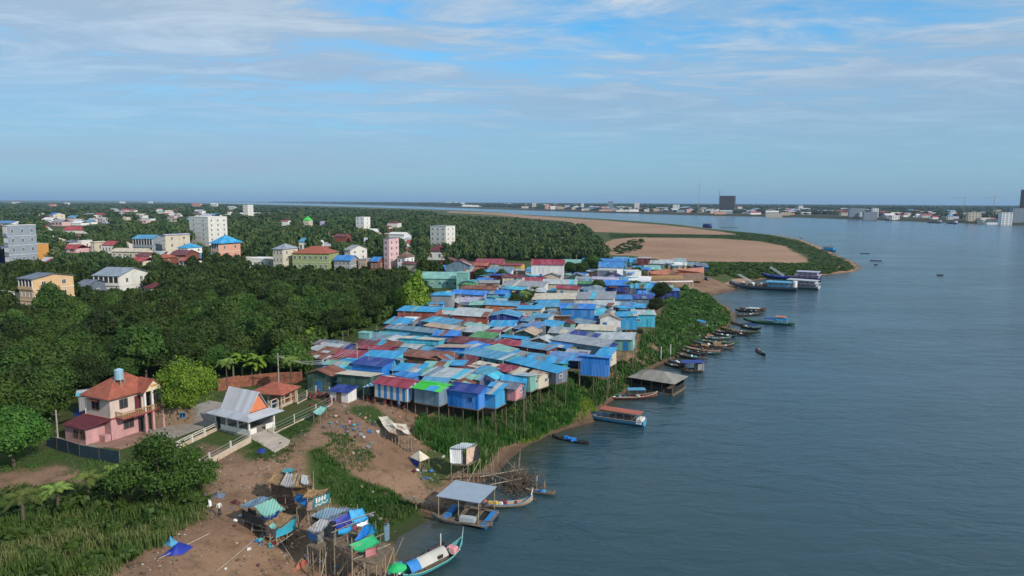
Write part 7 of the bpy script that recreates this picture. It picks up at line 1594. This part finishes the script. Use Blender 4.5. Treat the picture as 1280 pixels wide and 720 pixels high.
cl_ = thing('cloth', 'mauve cloth stretched on poles between skiff and platform', 'cloth', (0, 0, 0)); q0 = at(522, 704, .8); cl_.location = (q0[0], q0[1], 0); tarp('sheet', cl_, [(512, 704, 1.4), (526, 706, 1.2), (534, 698, 1.6), (522, 695, 1.8)], cloth('lavender') if False else mat('cloth_mauve', (.42, .2, .42), .7), .03, .2)
for q in ((513, 703.5, 1.4), (526, 705, 1.2), (533, 698, 1.6)): p = Vector(at(*q)) - cl_.location; MB().bar((p.x, p.y, -.2), (p.x, p.y, p.z), .04).build('pole', BAMB, cl_)
# green umbrella
um = thing('umbrella', 'bright green parasol at the bottom edge beside the covered boat', 'umbrella', (0, 0, 0)); q0 = at(496, 706, 3.2); um.location = (q0[0], q0[1], g1(q0[0], q0[1])); zt = 3.3 - um.location.z
b = MB(); k = 10
for i in range(k):
    a0, a1 = 2 * math.pi * i / k, 2 * math.pi * (i + 1) / k; b.slab([(1.05 * math.cos(a0), 1.05 * math.sin(a0), zt - .42), (1.05 * math.cos(a1), 1.05 * math.sin(a1), zt - .42), (.5 * math.cos(a1), .5 * math.sin(a1), zt - .1), (.5 * math.cos(a0), .5 * math.sin(a0), zt - .1)], .02); b.slab([(.5 * math.cos(a0), .5 * math.sin(a0), zt - .1), (.5 * math.cos(a1), .5 * math.sin(a1), zt - .1), (0, 0, zt)], .02)
b.build('canopy', mat('umbrella_green', (.02, .45, .14), .5), um); MB().bar((0, 0, -.2), (0, 0, zt), .03).build('pole', M_WHITE, um)
junk(497, 716, 1.2, 12, 90, 'piled on the boats under the green parasol', .5)
# brushwood pile and gangways
rj = random.Random(4); b = MB(); cpt = at(648, 606, 0)
for i in range(420):
    x, y = rj.gauss(0, 1.3), rj.gauss(0, 2.0); a = rj.random() * 6.28; e = rj.uniform(-.2, .9); l = rj.uniform(.8, 2.4); z = rj.uniform(-.1, 1.3) * max(.2, 1 - (x * x / 6 + y * y / 14)); b.bar((x, y, z), (x + l * math.cos(a) * math.cos(e), y + l * math.sin(a) * math.cos(e), z + l * math.sin(e)), .045, .015, 4)
o = b.build('brushwood', mat('brushwood_brown', (.13, .095, .07), .95, .4, 3), None, (cpt[0], cpt[1], 0)); o['kind'] = 'stuff'; tag(o, 'tangle of dead branches piled in the shallows', 'brushwood')
jt = thing('bamboo_jetty', 'rickety bamboo jetty and weir posts beside the brushwood', 'jetty', (cpt[0], cpt[1], 0))
for i in range(17):
    q = at(rj.uniform(604, 660), rj.uniform(578, 612), 0); x, y = q[0] - cpt[0], q[1] - cpt[1]; h = rj.uniform(.8, 3.2); MB().bar((x, y, -.8), (x + rj.uniform(-.4, .4), y + rj.uniform(-.4, .4), h), .06, .04).build('post', BAMB, jt)
for (a, c_) in (((600, 596), (655, 586)), ((612, 606), (652, 598)), ((632, 575), (650, 592)), ((600, 588), (640, 602))): A, B_ = Vector(at(*a, 1.0)) - jt.location, Vector(at(*c_, 1.1)) - jt.location; MB().bar(A, B_, .07).build('beam', BAMB, jt)
def plank(label, a, c_, za, zb, w_=.5):
    A, B_ = Vector(at(*a, za)), Vector(at(*c_, zb)); t = thing('gangway', label, 'gangway', (A + B_) / 2); d = B_ - A; s = Vector((-d.y, d.x, 0)).normalized() * w_ / 2; M_ = t.location
    MB().slab([tuple(A - s - M_), tuple(B_ - s - M_), tuple(B_ + s - M_), tuple(A + s - M_)], .1).build('plank', M_WOOD, t)
    for k in (.25, .6, .9): p = A.lerp(B_, k) - M_; MB().bar((p.x, p.y, -2.5), (p.x, p.y, p.z + .5), .06).build('post', BAMB, t)
plank('dark plank gangway from the grass mound down to the raft', (506, 621), (561, 634), 2.2, .5, .9); plank('thin pale gangway from the silver box shack toward the brushwood', (560, 594), (622, 590), 1.8, 1.2, .35)
# boat cluster along the bank
CLB = [((919, 389), (956, 391), 'bm_dark', 'dark cargo boat, farthest of the pair moored off the muddy point', 2.0, 'pale'), ((919, 396), (952, 393), 'bm_dark', 'black-hulled boat, nearer of the pair moored off the muddy point', 1.6, None),
 ((888, 414), (913, 418.5), 'bm_dark', 'short dark boat beached left of the yellow-green boat', 1.2, None), ((901, 412), (946, 419), 'olive', 'yellow-green edged long boat beached beside others', 1.7, None), ((925, 409), (951, 413.5), 'bm_dark', 'dark boat with violet-blue tarp behind the yellow-green boat', 1.4, 'navy'),
 ((908, 402), (932, 408), 'grey', 'grey skiff tied behind the violet-blue tarp boat', 1.2, None)]
row = [((866, 428), (905, 427)), ((868, 431), (925, 431)), ((872, 434), (918, 433.5)), ((862, 433), (908, 437)), ((858, 437), (903, 441)), ((853, 440), (900, 442.5)), ((846, 443), (884, 447)), ((842, 447), (882, 451)), ((836, 452), (860, 457)), ((830, 456), (856, 461))]
lab = ['topmost of the row of dark boats beached on the mud', 'second of the beached row, with green stern', 'third of the beached row, white bundles aboard', 'fourth of the beached row', 'fifth of the beached row, red-brown hull', 'sixth of the beached row, pale gunwale', 'seventh of the beached row, partly on the bank', 'eighth of the beached row, behind the navy-roofed houseboat', 'grey boat left of the navy-roofed houseboat', 'lowest beached boat by the floating pavilion']
hm = [bm_dark, bm('darkgreen'), bm_dark, mat('boat_greywood', (.15, .13, .12)), mat('boat_redbrown', (.16, .06, .045)), mat('boat_palewood', (.22, .17, .12)), bm_dark, mat('boat_greywood', (.1, .1, .1)), bm('slate'), bm_dark]
for i, ((a, c_), lb) in enumerate(zip(row, lab)):
    zb_ = max(0.0, .0); t, L = boat_root('long_boat', 'long narrow boat, ' + lb, a, c_, 'boat', 'boats beached along the muddy bank'); m0 = og(*[(a[0] + c_[0]) / 2, (a[1] + c_[1]) / 2]); t.location.z = max(0, m0.z - .05)
    e1 = g1(*(t.location + Matrix.Rotation(t.rotation_euler.z, 3, 'Z') @ Vector((-L / 2, 0, 0))).xy); e2 = g1(*(t.location + Matrix.Rotation(t.rotation_euler.z, 3, 'Z') @ Vector((L / 2, 0, 0))).xy); e1, e2 = max(e1, 0), max(e2, 0); t.location.z = (e1 + e2) / 2 ; t.rotation_euler[1] = math.atan2(e1 - e2, L)
    hull(t, L, 1.35, .6, hm[i], .7, .35, .4, bm('tan') if i in (5, 2) else None); load(t, L, 1.1, .35, 5, 30 + i, ['white', 'grey', 'brown', 'slate', 'teal', 'white'], .5)
    if i in (0, 2, 4): canopy(t, -L * .1, L * .12, 1.3, .4, 1.1, THATCH, .3, 2)
for a, c_, m, lb, B_, cov in CLB:
    t, L = boat_root('long_boat', lb, a, c_); hull(t, L, B_, .75, bm_dark if m == 'bm_dark' else bm(m), .7, .4, .5, bm('yellow') if m == 'olive' else None); load(t, L, B_, .4, 6, int(a[0]), ['grey', 'brown', 'slate', 'white'], .6)
    if cov: canopy(t, -L * .05, L * .3, B_ * .95, .5, 1.5, bm(cov), .35, 2)
t, L = boat_root('houseboat', 'green-hulled houseboat with cyan cabin and orange roof moored off the bank', (994, 407), (929, 402)); hull(t, L, 2.6, .8, bm('darkgreen'), .9, .35, .7, bm('green')); MB().box(-L * .22, 0, .5, L * .27, 2.1, 1.7).build('cabin', bm('azure'), t); canopy(t, -L * .33, -L * .12, 2.4, .5, 2.6, bm('orange'), .25, 2); canopy(t, -L * .12, L * .08, 2.2, .5, 1.7, bm('navy'), .25, 2)
for y_ in (-.0,):
    for x_ in (-.32, -.24, -.16): o = ob('window', win_mesh(1, 1.2, 'white'), t, (x_ * L, 1.08, .9)); o.scale = (.7, 1, .6)
t, L = boat_root('skiff', 'lone dark skiff with two people out on open water', (957, 445), (944, 438)); hull(t, L, .95, .45, bm_dark, .35, .25, .4)
for k, (a, lb) in enumerate(((.15, 'person in red seated at the front of the lone skiff'), (-.25, 'person in green seated at the back of the lone skiff'))):
    p = t.location + Matrix.Rotation(t.rotation_euler.z, 3, 'Z') @ Vector((a * L, 0, .15)); person(2 + k, p, t.rotation_euler.z + 1.57, lb)
t, L = boat_root('wooden_boat', 'white, yellow and blue boat pulled up on the green bank', (884, 408), (857, 400), z=1.6); gq = og(870, 404); t.location = gq; hull(t, L, 1.7, .7, bm('white'), .5, .2, .6, bm('yellow')); canopy(t, -L * .45, -L * .1, 1.5, .5, 1.1, bm('azure'), .3, 2)
t, L = boat_root('houseboat', 'blue houseboat with brown roof moored at the outer tip of the sandbar', (1046, 314), (1026, 313)); hull(t, L, 4.5, 1.2, bm('azure'), .6, .4, .8); MB().box(0, 0, .8, L * .6, 3.6, 2.0).build('cabin', bm('azure'), t); canopy(t, -L * .35, L * .4, 4.4, .8, 3.4, bm('brown'), .3, 3)
t, L = boat_root('houseboat', 'small dark red-topped houseboat behind the sandbar', (890, 284.5), (878, 284)); hull(t, L, 7, 2.0, bm_dark, .8, .5, .9); MB().box(0, 0, 1.4, L * .7, 5.5, 4).build('cabin', bm('navy'), t); canopy(t, -L * .42, L * .42, 6.6, 1.4, 6.2, bm('maroon'), .5, 3)
for x, y, w_, lb in [(1081, 317, 12, 'thin dark fishing canoe left of the sandbar-tip pair'), (1095, 326, 15, 'fishing canoe with raised oars beyond the sandbar tip'), (1095, 331, 5, 'tiny dark float boat just below the oared canoe'), (1175, 344, 9, 'small canoe far out on the right of the river'), (1001, 297.5, 4, 'tiny black boat off the grassy sandbar edge'), (912, 284.5, 22, 'low dark line of rafts behind the sandbar')]:
    t, L = boat_root('canoe', lb, (x + w_ / 2, y + .3), (x - w_ / 2, y)); hull(t, L, 1.1, .5, bm_dark, .3, .3, .4)
    if w_ < 16 and w_ > 5: p = t.location + Vector((0, 0, .15)); person(2, p, 1.0, 'person paddling the ' + lb.split(' ', 1)[1] if False else 'small seated figure in the ' + lb)
# ferries
def ferry(label, stern, bow, B, D, hm_, decks, ramp=True, stk=1, off=0, cabx=(-.42, .05), hdeck=2.3, colr='white', stripe=None):
    t, L = boat_root('ferry', label, stern, bow, 'ferry'); hull(t, L, B, D, hm_, D * .9, .2, .85, None, bm('slate'), True); z = D * .75
    for k in range(decks):
        x0, x1 = cabx[0] * L + k * L * .02, cabx[1] * L - k * L * .03; MB().box((x0 + x1) / 2, 0, z, (x1 - x0), B * .8, hdeck * .85).build('cabin', bm(colr), t)
        nw = max(4, int((x1 - x0) / 2.2))
        for i in range(nw):
            x = x0 + (x1 - x0) * (i + .5) / nw
            for s in (-1, 1): o = ob('window', win_mesh(1, 1.2, 'white'), t, (x, s * B * .405, z + hdeck * .3)); o.scale = ((x1 - x0) / nw * .6, 2, hdeck * .32)
        MB().box((x0 + x1) / 2, 0, z + hdeck * .88, (x1 - x0) + 1.6, B * .98, .18).build('deck_roof', bm(colr), t)
        if stripe: 
            for s in (-1, 1): MB().box((x0 + x1) / 2, s * B * .41, z + .1, (x1 - x0), .05, .3).build('stripe', bm(stripe), t)
        z += hdeck
    if ramp: 
        b = MB(); 
        for s in (-1, 1): b.bar((L * .12, s * B * .3, D), (L * .36, s * B * .3, D + 4.2), .18)
        for k in range(8): q = k / 7; b.bar((L * .12 + L * .24 * q, -B * .3, D + 4.2 * q), (L * .12 + L * .24 * q, B * .3, D + 4.2 * q), .1)
        b.build('ramp', bm('pale'), t)
    return t, L, z
t, L, z = ferry('dark blue-hulled car ferry with raised ramp and two white stern tanks, nearest of three', (996, 363.5), (911, 359), 7.5, 2.2, bm('slate'), 1, colr='skyblue', cabx=(-.40, -.08)); bpy.data.objects['ferry'].children
for s in (-1.6, 1.6): MB().bar((-L * .47, s, 1.6), (-L * .47, s, 4.4), .95, .9, 14).build('tank', bm('white'), t)
rj = random.Random(8)
for k in range(16): c = rj.choice(['white', 'grey', 'slate', 'maroon', 'brown', 'steel']); MB().box(0, 0, 0, rj.uniform(1, 2.6), rj.uniform(.8, 1.8), rj.uniform(.8, 1.8), 0, .85).build('deck_cargo', bm(c), t, (rj.uniform(-.05, .33) * L, rj.uniform(-2.2, 2.2), 1.35), rj.random())
ferry('white two-deck passenger ferry with long flat roofs behind the dark blue-hulled ferry', (1024, 361.5), (962, 357), 7.5, 1.7, bm('pale'), 2, False, cabx=(-.46, .12), stripe='crimson', hdeck=1.35, colr='pale')
ferry('white ferry with red upper cabin, farthest of three at the landing', (1026, 351), (952, 347), 8, 1.7, bm('navy'), 2, True, cabx=(-.47, -.1), stripe='crimson', hdeck=1.7, colr='lavender')
for x, y, w_, lb in [(1168, 278.5, 20, 'long dark cargo ship moored on the far bank, left of two'), (1190, 279.5, 14, 'long dark cargo ship moored on the far bank, right of two')]:
    t, L = boat_root('cargo_ship', lb, (x + w_ / 2, y + .5), (x - w_ / 2, y)); hull(t, L, 9, 3.0, bm('slate'), 1.5, .3, .9); MB().box(-L * .3, 0, 2.2, L * .2, 6, 4).build('cabin', bm('lavender'), t)
# mooring debris and poles along the shore
for k, (x, y) in enumerate([(826, 452), (838, 446), (600, 470)][:2]):
    p = og(x, y); m = MB(); m.bar((0, 0, -.3), (0, 0, 3.2), .09); tag(m.build('mooring_pole', M_WHITE, None, p), ['white pole stuck in the bank left of the beached boats', 'second pale pole in the bank nearer the beached boats'][k], 'pole')
# roof-top clutter in the village: tanks and aerials
rj = random.Random(12); used = 0
for h in HREC:
    if used > 34 or h['roof'] not in ('m', 'gx') or rj.random() < .55: continue
    t = h['o']; p = h['p']; used += 1; yv = rj.uniform(-.2, .2) * h['W']; xv = rj.uniform(-.3, .3) * h['L']; c, s = math.cos(t.rotation_euler.z), math.sin(t.rotation_euler.z); b = MB()
    zt = 10.0 if h['L'] < 20 else 11
    if h['W'] > 0: MB_ = b; b.bar((0, 0, -1.2), (0, 0, 2.4), .035); [b.bar((-.5 + .1 * k, 0, 1.4 + .2 * k), (.5 - .1 * k, 0, 1.4 + .2 * k), .02) for k in range(4)]
    b.build('roof_aerial', WIRE, t, (xv, yv, float(p[2]) - t.location.z))
for i, (a, c_, lb) in enumerate([((884, 424.5), (914, 424), 'small tarred boat above the topmost boat of the beached row'), ((878, 429), (913, 429.5), 'grey boat wedged between the topmost and second beached boats'), ((882, 435), (918, 437.5), 'brown boat with white sacks wedged between the fourth and fifth beached boats'),
        ((866, 440.5), (896, 444), 'short black boat wedged below the fifth beached boat'), ((850, 446), (876, 449), 'short plank boat just above the boat behind the navy-roofed houseboat'), ((906, 415), (938, 421), 'brown boat lying below the yellow-green edged boat'), ((890, 418), (921, 422.5), 'tarred boat on the mud between the row and the yellow-green boat'), ((924, 386.5), (958, 387.5), 'thin grey boat at the very back of the muddy point pair')]):
    t, L = boat_root('long_boat', lb, a, c_, 'boat', 'boats beached along the muddy bank'); R3 = Matrix.Rotation(t.rotation_euler.z, 3, 'Z')
    e1 = max(0, g1(*(t.location + R3 @ Vector((-L / 2, 0, 0))).xy)); e2 = max(0, g1(*(t.location + R3 @ Vector((L / 2, 0, 0))).xy)); t.location.z = (e1 + e2) / 2; t.rotation_euler[1] = math.atan2(e1 - e2, L)
    hull(t, L, 1.3, .6, hm[(i * 3 + 1) % 9], .6, .3, .4, bm('grey') if i % 3 == 0 else None); load(t, L, 1.1, .35, 6, 60 + i, ['white', 'grey', 'brown', 'slate', 'maroon', 'tan'], .5)
    if i in (2, 5): canopy(t, -L * .2, L * .1, 1.2, .4, 1.0, THATCH, .3, 2)
# ------------------------------------------------------------------ air
hb = MB(); hb.box(0, 29000, -4, 130000, 66000, 240)
m = bpy.data.materials.new('haze_air'); m.use_nodes = True; nt = m.node_tree; nt.nodes.clear()
out = nt.nodes.new('ShaderNodeOutputMaterial'); pv = nt.nodes.new('ShaderNodeVolumePrincipled')
pv.inputs['Color'].default_value = (.42, .66, .95, 1); pv.inputs['Density'].default_value = .00005; pv.inputs['Anisotropy'].default_value = .0
nt.links.new(pv.outputs[0], out.inputs['Volume'])
hz_ = hb.build('haze', m); hz_['kind'] = 'stuff'; tag(hz_, 'pale blue haze in the air over the river and the far bank', 'haze')
